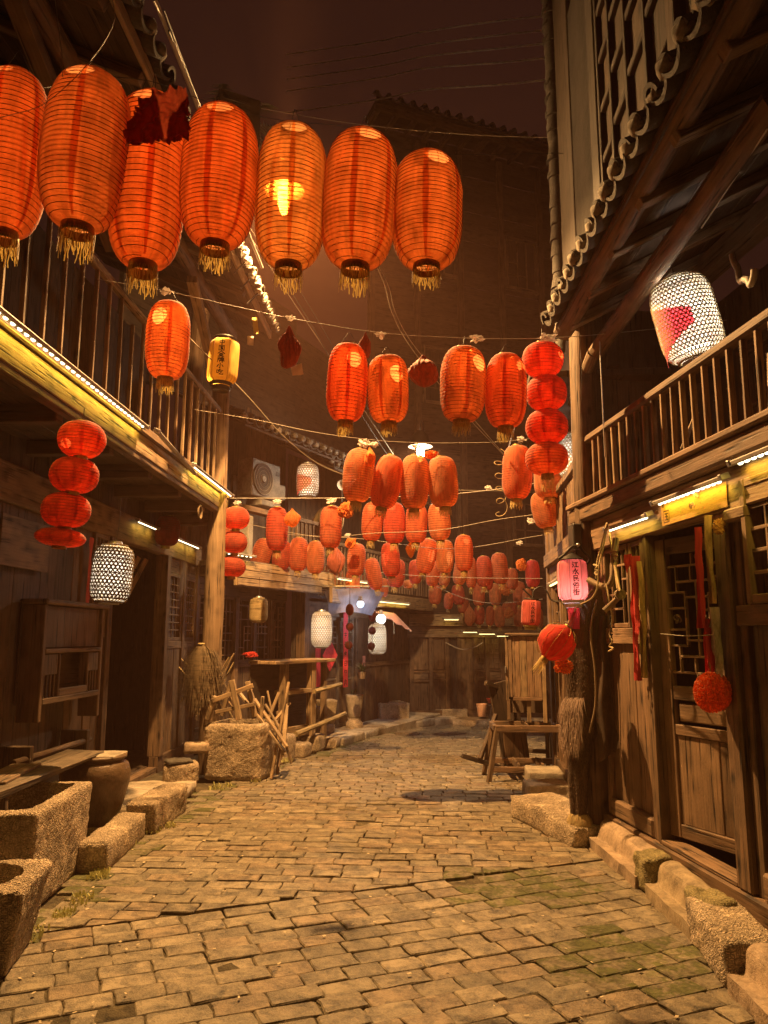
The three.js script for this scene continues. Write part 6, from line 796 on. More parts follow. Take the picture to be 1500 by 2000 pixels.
  hang(lanternProto({ name: 'pink_lantern', hoops: 14, seg: 26, cloth: sheer([0.85, 0.1, 0.12]), H: 0.5, seed: 53, fringe: false, wire: 0 }), 1040, 1094, 1147, 28, 12.4, 0, 'pinkish lantern beside the right wall edge with a cloth at its left', 'red lantern');
  const y1 = hang(scriptLantern({ name: 'yellow_lantern', keys: ['zhong', 'guo', 'jin', 'pai', 'xiao', 'chi'], ground: [0.75, 0.5, 0.1], trans: 0.5, ink: '#1c1206', H: 0.42, faces: 6, base: M.iron }), 436, 666, 748, 60, 7.4, 3, 'yellow script lantern in front of the left corner post', 'script lantern', undefined, -0.45); void y1;
  // ribbed silk ball hanging askew on the right, crumpled ones
  { const o = hang(lanternProto({ name: 'ribbed_lantern', R: 0.16, H: 0.3, hoops: 1, seg: 48, bands: 0, cloth: sheer([0.85, 0.09, 0.06], { transmission: 0.45 }), p: 2.05, e: 0.22, seed: 61, wire: 0, fringe: 0.12, strands: 26 }), 1087, 1217, 1293, 72, 5.6, 38, 'big red ribbed silk lantern hanging askew beside the fur coat', 'ribbed lantern'); for (let k = 0; k < 12; k++) { const a = k / 12 * 6.283, q = []; for (let j = 0; j <= 14; j++) { const t = 0.02 + 0.96 * j / 14, r = 0.16 * profile(t, 0.22, 2.05) * 1.01; q.push(V(Math.cos(a) * r, (t - 0.5) * 0.3, Math.sin(a) * r)); } part(o, 'gold_rib', rope(q, 0.0018, 28, 4), M.goldRing); } }
  const OR = sheer([0.95, 0.3, 0.06], { transmission: 0.5 }), DK = phys([0.42, 0.09, 0.045], { map: T_CLOTH, transmission: 0.25, thickness: 0 }), RAG = phys([0.36, 0.065, 0.03], { map: T_CLOTH, transmission: 0.35, thickness: 0 }), OR2 = sheer([0.95, 0.4, 0.1]);
  rag('torn_cloth', 314, 226, 116, 122, 2.9, 3, RAG, 'dark torn lantern cloth hanging before a front row lantern', 'torn cloth');
  crumple('crumpled_lantern', 566, 678, 48, 90, 5.5, 5, DK, 'brownish collapsed lantern with a white tag hanging alone on the second wire', 'crumpled lantern', { neck: true }); crumple('crumpled_lantern', 712, 674, 26, 56, 5.6, 6, DK, 'folded cloth scrap between two second row lanterns', 'crumpled lantern', { neck: true });
  crumple('crumpled_lantern', 826, 725, 62, 68, 5.6, 7, DK, 'collapsed lantern gathered at its top in the second row', 'crumpled lantern', { neck: true, fold: 0.3 }); crumple('crumpled_lantern', 571, 1011, 34, 38, 9.4, 8, OR2, 'orange folded cloth like a cone on the fourth row wire', 'crumpled lantern', { neck: true, fold: 0.25 });
  crumple('crumpled_lantern', 674, 996, 34, 36, 9.4, 9, OR, 'bright crumpled orange paper beside a fourth row lantern', 'crumpled lantern', { fold: 0.6 }); crumple('crumpled_lantern', 656, 1092, 37, 62, 11.4, 10, DK, 'sagging brown lantern fallen in at its top in the fifth row', 'crumpled lantern', { neck: true, fold: 0.25 });
  crumple('crumpled_lantern', 722, 892, 24, 40, 7.4, 11, OR, 'orange rag on the wire above the leftmost third row lantern', 'crumpled lantern', { neck: true }); crumple('crumpled_lantern', 842, 888, 32, 18, 7.6, 12, OR, 'orange rag lying on top of a third row lantern', 'crumpled lantern');
  crumple('crumpled_lantern', 686, 1060, 22, 26, 11.2, 13, OR, 'small folded orange scrap right of the sagging lantern', 'crumpled lantern', { lean: 40, neck: true }); crumple('crumpled_lantern', 802, 1072, 20, 36, 11, 14, OR2, 'bright orange scrap between two fifth row lanterns', 'crumpled lantern', { neck: true });
  crumple('crumpled_lantern', 988, 1152, 28, 26, 14.6, 15, OR2, 'glowing orange crumpled lantern between small lanterns on the right', 'crumpled lantern', { fold: 0.5 }); crumple('crumpled_lantern', 994, 1197, 22, 24, 16, 16, OR2, 'orange crumpled lantern in the lowest row', 'crumpled lantern', { fold: 0.5 }); crumple('crumpled_lantern', 1018, 1103, 22, 26, 12.4, 17, OR, 'orange cloth puffed out left of the pinkish lantern', 'crumpled lantern', { fold: 0.3 });
  crumple('crumpled_lantern', 918, 1200, 22, 46, 16.2, 18, RED[0], 'sagging leftmost little lantern of the lowest row', 'crumpled lantern', { neck: true, fold: 0.25 }); crumple('crumpled_lantern', 868, 1143, 12, 14, 14.8, 19, OR, 'orange scrap at the side of a small lantern in the middle', 'crumpled lantern');
  crumple('crumpled_lantern', 1101, 1300, 40, 36, 5.7, 20, OR, 'orange crumpled ball below the ribbed lantern', 'crumpled lantern', { fold: 0.5 }); crumple('crumpled_lantern', 1392, 1352, 74, 80, 4.05, 21, sheer([0.97, 0.27, 0.07], { transmission: 0.72 }), 'large orange red crumpled lantern ball hanging before the open door', 'crumpled lantern', { fold: 0.13, detail: 40, freq: 1.9, big: 0.1 });
}
// ---------------------------------------------------------------- wires over the street
{
  const G = 'wires strung over the street';
  const wire = (pts, r, mat, label, drop = 0) => solo('string_wire', rope(pts.length === 2 ? sag(pts[0], pts[1], drop) : pts, r, 40, 5), mat, label, 'wire', G);
  const w = (l, d0, d1) => l.map(([x, y], i) => at(x, y, mix(d0, d1, i / (l.length - 1))));
  wire(w([[-60, 150], [80, 172], [160, 150], [300, 160], [420, 205], [550, 235], [690, 250], [810, 295], [1100, 300]], 3.1, 5.6), 0.0022, M.darkWire, 'dark wire carrying the front row of lanterns');
  wire(w([[190, 545], [330, 570], [560, 620], [745, 650], [905, 660], [1075, 660], [1300, 640], [1420, 625]], 5.3, 5.8), 0.0025, M.wire, 'wire carrying the second row of lanterns');
  wire(w([[380, 800], [500, 820], [620, 845], [760, 862], [900, 865], [1010, 860], [1170, 830], [1270, 800]], 7.6, 7.2), 0.0022, M.wire, 'pale wire above the third row of lanterns');
  wire(w([[440, 973], [560, 973], [700, 972], [880, 965], [1010, 950], [1090, 935]], 9.6, 8.6), 0.0038, M.white, 'taut pale line from the corner post carrying the fourth row');
  wire(w([[470, 1020], [540, 1035], [640, 1050], [720, 1042], [860, 1035], [970, 1015], [1085, 1000]], 11, 9), 0.004, M.wire, 'sagging wire behind the fourth row of lanterns'); wire(w([[520, 1042], [700, 1052], [880, 1072], [1060, 1045]], 12, 10), 0.004, M.wire, 'thin wire carrying the fifth row'); wire(w([[620, 1100], [760, 1120], [900, 1128], [1060, 1130]], 13.5, 12), 0.004, M.wire, 'thin wire carrying the low lanterns'); wire(w([[840, 1140], [900, 1166], [960, 1178], [1060, 1170]], 15, 14), 0.005, M.wire, 'lowest thin wire at the far end');
  wire(w([[300, 0], [345, 95], [392, 215], [430, 330], [470, 430], [560, 570], [640, 690], [730, 830], [790, 920]], 4.2, 13), 0.007, M.wire, 'black cable along the left eave, upper one'); wire(w([[330, 60], [400, 250], [480, 430], [600, 620], [700, 800], [770, 910]], 4.6, 13), 0.008, M.darkWire, 'black cable along the left eave, lower one'); wire(w([[320, 20], [410, 250], [500, 430], [612, 610], [720, 800]], 4.4, 12), 0.006, M.darkWire, 'black cable along the left eave, middle one');
  wire(w([[370, 660], [480, 770], [560, 858], [640, 915], [770, 950], [1000, 960]], 7, 11), 0.006, M.wire, 'pale cable running down past the yellow lantern'); wire(w([[735, 520], [752, 560], [765, 610], [790, 660], [830, 715], [900, 800], [985, 890]], 5.4, 7.4), 0.004, M.white, 'twisted pale cord hanging down to the loose coils on the right'); wire(w([[740, 520], [760, 562], [772, 610], [798, 660], [838, 712], [905, 795], [985, 888]], 5.4, 7.4), 0.004, M.white, 'second strand of the twisted pale cord');
  wire(w([[510, 212], [680, 240], [900, 262], [1110, 270]], 9, 9), 0.004, M.wire, 'thin wire crossing high above the front row'); wire(w([[0, 230], [90, 200], [220, 50], [210, -40]], 2.9, 3.0), 0.0015, M.wire, 'thin wire rising to the left eave'); wire(w([[105, -20], [120, 100], [122, 150]], 3.0, 3.0), 0.0015, M.wire, 'hanging wire of the second front row lantern');
  [[30, 68], [58, 94], [84, 117], [112, 140], [155, 182]].forEach(([b, a], i) => wire(w([[1074, b], [980, b + 10], [826, a - 6], [740, a + 12], [560, a + 38]], 11, 19), 0.016, M.white, ['topmost', 'second', 'third', 'fourth', 'lowest'][i] + ' of five power lines high in the dark at the top'));
  wire(w([[1170, 970], [1245, 985], [1290, 1238], [1340, 1242], [1395, 1240]].slice(2), 4.4, 4.0), 0.0025, M.wire, 'wire stretched across the open door');
  wire(w([[870, 1255], [900, 1268], [925, 1265], [943, 1255]], 15.6, 15.8), 0.012, M.wire, 'thick cable sagging in front of the far wall');
  // scraps of plastic tied on the wires
  const r = rng(17), clip = (x, y, d, s, label) => { const g = new THREE.IcosahedronGeometry(1, 3), p = g.attributes.position; for (let i = 0; i < p.count; i++) { const q = 0.7 + 0.9 * n3(p.getX(i) * 2, p.getY(i) * 2, p.getZ(i) * 2, x); p.setXYZ(i, p.getX(i) * q * 1.2, p.getY(i) * q * 0.8, p.getZ(i) * q * 0.5); } g.computeVertexNormals(); const o = solo('plastic_scrap', g, phys([0.75, 0.7, 0.66], { transmission: 0.4, thickness: 0, roughness: 0.6 }), label, 'plastic scrap', 'plastic scraps tied to the wires'); o.position.copy(at(x, y, d)); o.scale.setScalar(span(s / 2, d)); };
  [[325, 569, 5.4, 22, 'above the single left lantern'], [567, 621, 5.5, 16, 'above the brownish collapsed lantern'], [744, 654, 5.5, 20, 'above the middle pair'], [932, 662, 5.5, 24, 'above the orange second row lantern'], [1068, 662, 5.6, 34, 'on top of the chain of four balls'], [712, 866, 7.5, 24, 'above the leftmost third row lantern'], [732, 868, 7.5, 14, 'right of the orange rag'], [814, 872, 7.5, 18, 'under the glare of the far lamp'], [1017, 858, 7.4, 18, 'above the lantern with loose cord'], [464, 982, 9.5, 14, 'above the chain of three'], [541, 980, 9.5, 16, 'above the fourth row lantern by the folded cloth'], [648, 978, 9.5, 16, 'above the fourth row lantern by the crumpled paper'], [679, 1045, 11, 12, 'on the sagging wire in the middle'], [953, 952, 9, 12, 'on the bare stretch of wire in the middle right'], [1037, 1018, 9.6, 16, 'near the tilted lantern on the right'], [1015, 1060, 10.6, 12, 'on the bare wire over the far right pair']].forEach(([x, y, d, s, l]) => clip(x, y, d, s, 'plastic scrap tied to the wire ' + l));
  { const c = solo('cord_coil', (() => { const q = []; for (let i = 0; i < 60; i++) { const t = i / 59; q.push(V(0.05 * Math.sin(t * 31) + 0.03 * n3(t * 9, 1, 2), 0.3 - 0.62 * t + 0.05 * Math.cos(t * 31), 0.03 * Math.sin(t * 17))); } return rope(q, 0.0035, 240, 4); })(), M.rope, 'loose coils of cord hanging beside a lantern on the right', 'cord'); c.position.copy(at(979, 945, 7.5)); }
  // bits of cloth that flutter below the eave on the left, bright in the lamp light
  const flag = (x, y, w, h, d, mat, label, lean = 0) => { const g = new THREE.PlaneGeometry(span(w, d), span(h, d), 6, 8), p = g.attributes.position; for (let i = 0; i < p.count; i++) p.setZ(i, 0.025 * n3(p.getX(i) * 20, p.getY(i) * 14, x)); g.computeVertexNormals(); const o = solo('cloth_tag', g, mat, label, 'tag'); o.position.copy(at(x, y, d)); o.rotation.set(0, 0.2, lean); };
  flag(489, 665, 12, 18, 7.3, phys([0.6, 0.5, 0.4]), 'pale tag hanging off the lit eave'); flag(499, 636, 10, 34, 7.2, phys([0.6, 0.45, 0.1]), 'yellow leaf of paper hanging from the lit eave', 0.15); flag(580, 722, 22, 22, 6.2, phys([0.7, 0.62, 0.52]), 'white tag under the brownish collapsed lantern', 0.2);
  for (let k = 0; k < 3; k++) { const t = thing('insulator', ['upper insulator on the lit left eave', 'middle insulator on the lit left eave', 'lower insulator on the lit left eave'][k], 'insulator', at(478 + k * 13, 503 + k * 30, 7.4)); part(t, 'insulator_body', lathe([[0.01, -0.05], [0.03, -0.05], [0.035, -0.02], [0.02, 0], [0.035, 0.02], [0.03, 0.05], [0.01, 0.05]], 16), M.white); part(t, 'pin', log(V(0, -0.05, 0), V(-0.1, -0.16, 0), 0.008, 0.008, k, 6), M.iron); }
}
// ---------------------------------------------------------------- things on the right-hand wall
{
  // fur coat: a long folded skin hanging from the yoke
  const cp = at(1158, 1400, 5.75).setY(0.06), t = thing('fur_coat', 'long brown fur coat hanging on the corner post at the right', 'fur coat', cp, -0.3), seg = 40, rows = 70, pos = [], uv = [], idx = [], H = 1.76;
  const key = [[0, -0.13, 0.06], [0.3, -0.125, 0.075], [0.56, -0.1, 0.085], [0.66, -0.085, 0.12], [0.84, -0.075, 0.13], [0.94, -0.05, 0.135], [1.2, -0.02, 0.17], [1.42, 0.0, 0.175], [1.56, 0.035, 0.13], [1.67, 0.06, 0.075], [1.76, 0.065, 0.035]];   // height, middle, half width
  const prof2 = (y, c) => { for (let i = 1; i < key.length; i++) if (y <= key[i][0]) { const t = sstep(key[i - 1][0], key[i][0], y); return mix(key[i - 1][c], key[i][c], t); } return key[key.length - 1][c]; };
  const surf = (y, a) => { const w = prof2(y, 2), f = 1 + 0.1 * n3(Math.cos(a) * 1.3, y * 1.3, Math.sin(a) * 1.3, 4), fold = 1 + 0.35 * Math.cos(Math.cos(a) * 7 + y * 1.2 + 2 * n3(0, y, 0, 3)); return V(prof2(y, 1) + Math.cos(a) * w * f, y, Math.sin(a) * (0.055 + 0.02 * fold) * (0.5 + w * 3.4) * f); };
  for (let j = 0; j <= rows; j++) for (let i = 0; i <= seg; i++) { const q = surf(H * j / rows, i / seg * 6.2832); pos.push(q.x, q.y, q.z); uv.push(j / rows * 2.4, i / seg * 2); } for (let j = 0; j < rows; j++) for (let i = 0; i < seg; i++) { const a = j * (seg + 1) + i, b = a + seg + 1; idx.push(a, b, a + 1, a + 1, b, b + 1); }
  const g = new THREE.BufferGeometry(); g.setAttribute('position', new THREE.Float32BufferAttribute(pos, 3)); g.setAttribute('uv', new THREE.Float32BufferAttribute(uv, 2)); g.setIndex(idx); g.computeVertexNormals(); g.translate(0, 0.1, 0); part(t, 'hide', g, phys([0.105, 0.062, 0.034], { map: T_STAIN, bumpMap: T_FUR, bumpScale: 0.0015, roughness: 0.8 }));
  { // the other front of the coat hangs shorter, and a stitched edge runs down
    const P = [], U = [], I = [], n = 24, m = 10; for (let j = 0; j <= n; j++) for (let i = 0; i <= m; i++) { const t = j / n, u = i / m - 0.5, y = mix(1.5, 0.5 + 0.12 * u, t), w = mix(0.1, 0.17, Math.sin(t * 2.2)); P.push(0.115 + u * w + 0.02 * n3(t * 3, u, 2), y + 0.1, 0.1 + 0.03 * Math.cos(u * 9 + t * 2) + 0.03 * n3(t * 2.5, u * 3, 5)); U.push(u, t * 2); }
    for (let j = 0; j < n; j++) for (let i = 0; i < m; i++) { const a = j * (m + 1) + i, b = a + m + 1; I.push(a, b, a + 1, a + 1, b, b + 1); }
    const q = new THREE.BufferGeometry(); q.setAttribute('position', new THREE.Float32BufferAttribute(P, 3)); q.setAttribute('uv', new THREE.Float32BufferAttribute(U, 2)); q.setIndex(I); q.computeVertexNormals(); part(t, 'coat_front', q, phys([0.085, 0.052, 0.03], { map: T_STAIN, roughness: 0.85 }));
    part(t, 'coat_edge', rope([V(0.07, 1.72, 0.07), V(0.02, 1.5, 0.13), V(0.04, 1.2, 0.15), V(0.03, 0.95, 0.13), V(-0.02, 0.75, 0.12)], 0.007, 40, 6), phys([0.24, 0.17, 0.1]));
    part(t, 'coat_strap', rope([V(0.04, 1.8, 0.05), V(-0.08, 1.66, 0.1), V(-0.17, 1.5, 0.06)], 0.006, 24, 6), M.rope);
  }
  const r = rng(71), hair = (name, y0, y1, n, len, mat, w = 0.0014, a0 = 0, a1 = 6.283) => { const P = [], I = []; for (let k = 0; k < n; k++) { const y = mix(y0, y1, r()), a = mix(a0, a1, r()), s = surf(y, a), o = V(Math.cos(a), 0, Math.sin(a) * 1.4).normalize(), l = len * (0.5 + 0.8 * r()), sx = (r() - 0.5) * 0.4, e1 = s.clone().addScaledVector(o, l * 0.35).add(V(sx * l * 0.4, -l * 0.45, 0)), e2 = s.clone().addScaledVector(o, l * 0.42).add(V(sx * l, -l, 0)), side = V(-o.z, 0, o.x).multiplyScalar(w), b = P.length / 3; for (const [q, m] of [[s, 1], [e1, 0.8]]) { const u = q.clone().addScaledVector(side, m), v = q.clone().addScaledVector(side, -m); P.push(u.x, u.y, u.z, v.x, v.y, v.z); } P.push(e2.x, e2.y, e2.z); I.push(b, b + 1, b + 2, b + 1, b + 3, b + 2, b + 2, b + 3, b + 4); } const q = new THREE.BufferGeometry(); q.setAttribute('position', new THREE.Float32BufferAttribute(P, 3)); q.setIndex(I); q.computeVertexNormals(); q.setAttribute('uv', new THREE.Float32BufferAttribute(new Float32Array(P.length / 3 * 2), 2)); q.translate(0, 0.1, 0); part(t, name, q, mat); };
  hair('short_fur', 0.03, 1.7, 5000, 0.012, phys([0.13, 0.08, 0.045])); hair('dark_fur', 0.03, 1.7, 5000, 0.014, phys([0.045, 0.028, 0.018])); hair('fur_cuff', 0.56, 0.9, 3600, 0.1, phys([0.3, 0.21, 0.16]), 0.0014, 1.5, 4.1); hair('fur_hem', 0.0, 0.06, 1400, 0.07, phys([0.55, 0.42, 0.2]));
  // yoke with its ropes
  const y = thing('wooden_yoke', 'bent wooden yoke hung by ropes from the lit light bar above the fur coat', 'yoke', R.world(0, 0, 0)), yk = (x, py, n) => { const q = R.px(x, py, n); return R.world(q.x, q.y, n).sub(y.position); };
  const lathed = (pts, rad) => { const c = new THREE.CatmullRomCurve3(pts), L = c.getLength(); return metresOnTube(new THREE.TubeGeometry(c, 24, rad, 10), L, rad); };
  part(y, 'curved_beam', lathed([yk(1150, 1133, 0.3), yk(1170, 1143, 0.27), yk(1187, 1146, 0.24), yk(1196, 1132, 0.22), yk(1198, 1100, 0.2), yk(1203, 1052, 0.16)], 0.022), M.pale[1]); part(y, 'cross_bar', lathed([yk(1180, 1193, 0.32), yk(1200, 1175, 0.26), yk(1214, 1160, 0.22)], 0.018), M.pale[0]); part(y, 'bar_knob', new THREE.CylinderGeometry(0.034, 0.034, 0.05, 16).rotateX(Math.PI / 2).translate(...yk(1211, 1161, 0.24).toArray()), M.pale[2]);
  const rp = (n, l, rad = 0.006) => part(y, n, rope(l.map((q) => yk(...q)), rad, 30, 6), M.rope); rp('rope', [[1185, 1022, 0.1], [1176, 1060, 0.2], [1166, 1100, 0.26], [1164, 1130, 0.28]]); rp('rope', [[1187, 1022, 0.11], [1180, 1060, 0.2], [1170, 1105, 0.27], [1166, 1150, 0.3], [1158, 1166, 0.31], [1135, 1180, 0.3]]); rp('rope', [[1190, 1042, 0.1], [1200, 1100, 0.2], [1211, 1155, 0.26]], 0.008); rp('rope', [[1191, 1044, 0.1], [1199, 1098, 0.2], [1206, 1150, 0.25]], 0.006); rp('rope', [[1184, 1140, 0.26], [1190, 1172, 0.28], [1196, 1205, 0.24], [1195, 1225, 0.22]]); rp('rope_knot', [[1160, 1103, 0.27], [1167, 1107, 0.28], [1163, 1112, 0.29], [1169, 1116, 0.28], [1162, 1119, 0.27], [1168, 1124, 0.28]], 0.008); rp('rope_end', [[1194, 1225, 0.2], [1191, 1240, 0.2], [1196, 1252, 0.2], [1190, 1262, 0.2], [1198, 1266, 0.2], [1189, 1272, 0.2]], 0.006); rp('rope_binding', [[1192, 1076, 0.2], [1206, 1078, 0.2], [1193, 1083, 0.2], [1207, 1086, 0.2], [1193, 1090, 0.2], [1206, 1093, 0.2]], 0.006);
  for (let i = 0; i < 7; i++) { const k = new THREE.TorusGeometry(0.014, 0.0035, 6, 12); k.scale(0.7, 1.2, 1); k.rotateY(i % 2 ? 1.57 : 0); const q = yk(1194, 1208 + i * 7, 0.2); k.translate(q.x, q.y, q.z); part(y, 'chain_link', k, M.iron); }
  // strips of red cloth and paper on the door posts
  const strip = (name, s0, y0, y1, w, n, mat, label, seed, cat, to) => { const g2 = new THREE.PlaneGeometry(w, y1 - y0, 8, 40), p = g2.attributes.position; for (let i = 0; i < p.count; i++) { const x = p.getX(i), yy = p.getY(i), edge = Math.abs(x) > w * 0.4 ? 0.5 * w * n3(yy * 6, x * 4, seed) : 0; p.setXYZ(i, x + edge + 0.25 * w * n3(yy * 2.2, 1, seed), yy, 0.03 * n3(x * 16, yy * 3, seed) + 0.02 * Math.sin(x / w * 7 + yy * 3)); } g2.computeVertexNormals(); const o = to ? part(to, name, g2, mat) : solo(name, g2, mat, label, cat); o.position.copy(to ? V(s0, (y0 + y1) / 2, n) : R.world(s0, (y0 + y1) / 2, n)); o.rotation.y = to ? 0 : R.turn; return o; };
  const cl = phys([0.62, 0.045, 0.04], { map: T_CLOTH }), pap = phys([0.62, 0.42, 0.16], { map: T_STAIN });
  const b1 = thing('red_banner', 'red cloth strip with yellow paper behind it, left of the open door', 'cloth strip', R.world(0, 0, 0), R.turn); strip('red_cloth', 0.88, 1.22, 2.04, 0.075, 0.06, cl, '', 3, '', b1); strip('yellow_paper', 0.925, 1.24, 2.0, 0.05, 0.035, pap, '', 4, '', b1); { const k = part(b1, 'cloth_fold', (() => { const q = new THREE.PlaneGeometry(0.11, 0.13, 6, 6), p = q.attributes.position; for (let i = 0; i < p.count; i++) { const x = p.getX(i), yy = p.getY(i); p.setXYZ(i, x * (0.55 + (yy + 0.065) * 3.2), yy, 0.03 * n3(x * 12, yy * 12, 3)); } q.computeVertexNormals(); return q; })(), cl); k.position.set(0.855, 1.99, 0.085); }
  const b2 = thing('red_banner', 'torn red cloth and pale paper strip right of the open door', 'cloth strip', R.world(0, 0, 0), R.turn); strip('red_cloth', 1.81, 1.55, 2.1, 0.06, 0.1, cl, '', 8, '', b2); strip('red_cloth', 1.83, 1.2, 1.6, 0.05, 0.09, cl, '', 9, '', b2); strip('pale_paper', 1.865, 1.68, 2.16, 0.055, 0.07, phys([0.55, 0.36, 0.16], { map: T_STAIN }), '', 10, '', b2); strip('white_paper', 1.875, 1.15, 1.66, 0.075, 0.075, phys([0.55, 0.46, 0.36], { map: T_STAIN }), '', 11, '', b2);
  crumple('crumpled_paper', 1404, 1028, 26, 34, 4.1, 33, phys([0.7, 0.35, 0.1], { map: T_CLOTH }), 'bright scrap of red and yellow paper at the top of the right door post', 'paper', { fold: 0.4, thick: 0.5 });
  for (const [x, y0, s, l] of [[1361, 965, 9, 'larger bright flower scrap on the yellow banner below the light bar'], [1351, 987, 8, 'smaller bright flower scrap on the yellow banner'], [1425, 985, 6, 'small pink paper scrap on the beam by the window'], [1283, 1001, 5, 'small pink paper scrap at the left end of the banner']]) crumple('paper_scrap', x, y0, s * 1.6, s * 1.8, R.px(x, y0, 0.06) && 4.35, x, phys([0.75, 0.42, 0.3], { map: T_CLOTH }), l, 'paper scrap', { fold: 0.6, detail: 6, thick: 0.6 });
  // yellow banner over the door
  { const a = R.px(1294, 1010, 0.04), b = R.px(1420, 945, 0.04), w = b.x - a.x, tex = canvasMap(512, 96, (x, ww, h) => { x.fillStyle = toCSS([0.34, 0.19, 0.035]); x.fillRect(0, 0, ww, h); const q = rng(3); for (let i = 0; i < 900; i++) { const d = q(); x.fillStyle = d < 0.5 ? `rgba(70,38,8,${0.1 + 0.25 * q()})` : `rgba(215,160,60,${0.06 + 0.2 * q()})`; x.fillRect(q() * ww, q() * h, 1 + q() * 26, 0.6 + q() * 2.4); } for (let i = 0; i < 26; i++) { x.fillStyle = `rgba(${60 + 170 * q()},${40 + 110 * q()},25,0.6)`; x.beginPath(); x.ellipse(q() * ww, h * (0.5 + 0.5 * q()), 2 + 5 * q(), 1 + 3 * q(), q() * 3, 0, 6.3); x.fill(); } glyph(x, 'wang', 42, 58, 58, '#3a2006', 0.09); }); const g2 = new THREE.PlaneGeometry(w, 0.135, 24, 4), p = g2.attributes.position; for (let i = 0; i < p.count; i++) p.setZ(i, 0.004 * n3(p.getX(i) * 9, p.getY(i) * 9, 2)); g2.computeVertexNormals(); const o = solo('yellow_banner', g2, phys([1, 1, 1], { map: tex }), 'yellow paper banner with a character over the open door under the light bar', 'banner'); o.position.copy(R.world((a.x + b.x) / 2, 2.25, 0.046)); o.rotation.y = R.turn; }
  { const j = thing('junction_box', 'dark electric box with a label on the right corner post', 'electric box', R.world(0.02, 2.28, 0.1), R.turn); part(j, 'box_body', boxTo(-0.06, 0.06, -0.1, 0.1, 0, 0.07, { c: 0.008 }), std([0.05, 0.045, 0.04], { roughness: 0.5 })); part(j, 'box_label', boxTo(-0.064, -0.061, -0.06, 0.08, 0.012, 0.058, { c: 0.001 }), M.white); part(j, 'cable', rope([V(0, -0.1, 0.03), V(0.02, -0.2, 0.04), V(-0.04, -0.28, 0.05), V(0.03, -0.33, 0.03), V(0.05, -0.2, 0.02)], 0.006, 30, 5), M.darkWire); }
  { const bk = thing('lantern_bracket', 'curved iron bracket holding the lit pink script lantern', 'bracket', at(1117, 1094, 5.9)); const e = R.world(0.0, 2.0, 0.12).sub(bk.position); part(bk, 'bracket_arm', rope([V(-0.1, 0.01, 0), V(-0.05, 0.05, 0), V(0.0, 0.1, 0), V(0.05, 0.11, 0.01), V(0.09, 0.06, 0.02), V(0.13, 0.01, 0.03), e], 0.01, 40, 6), M.iron); part(bk, 'finial', new THREE.SphereGeometry(0.016, 10, 8).translate(0.05, 0.115, 0.01), M.steel); part(bk, 'cap_hood', new THREE.ConeGeometry(0.09, 0.06, 20, 1, true).translate(0, 0.035, 0), M.iron); }
  { const bk = thing('lantern_bracket', 'curved iron bracket above the unlit pink script lantern', 'bracket', at(1040, 1168, 8.2)); part(bk, 'bracket_arm', rope([V(-0.1, 0.1, 0), V(-0.02, 0.02, 0), V(0.0, 0.0, 0), V(0.02, 0.08, 0), V(0.1, 0.12, 0), V(0.16, 0.06, 0), V(0.2, -0.02, 0), V(0.4, -0.05, 0.1)], 0.01, 40, 6), M.iron); }
  { const c = solo('twisted_cloth', rope(sag(R.world(2.15, 3.55, -0.02), R.world(2.45, 3.3, 0.05), 0.1).map((p, i) => p.add(V(0, 0.02 * Math.sin(i), 0.01 * Math.cos(i * 2)))), 0.018, 40, 7), M.white, 'twisted pale cloth knotted round the eave log at the right edge', 'cloth'); c.name = 'twisted_cloth'; }
  { const rod = solo('metal_rod', new THREE.CylinderGeometry(0.006, 0.006, 0.9, 8), M.steel, 'thin metal rod standing beside the corner post above the right balcony rail', 'rod'); const q = R.px(1176, 765, 0.05); rod.position.copy(R.world(q.x, q.y - 0.05, 0.05)); }
  solo('bare_conduit', rope([at(1500, 250, 3.4), at(1440, 340, 3.75), at(1370, 445, 4.3)], 0.005, 12, 6), M.white, 'thin white conduit along the eave log at the right edge', 'conduit');
}
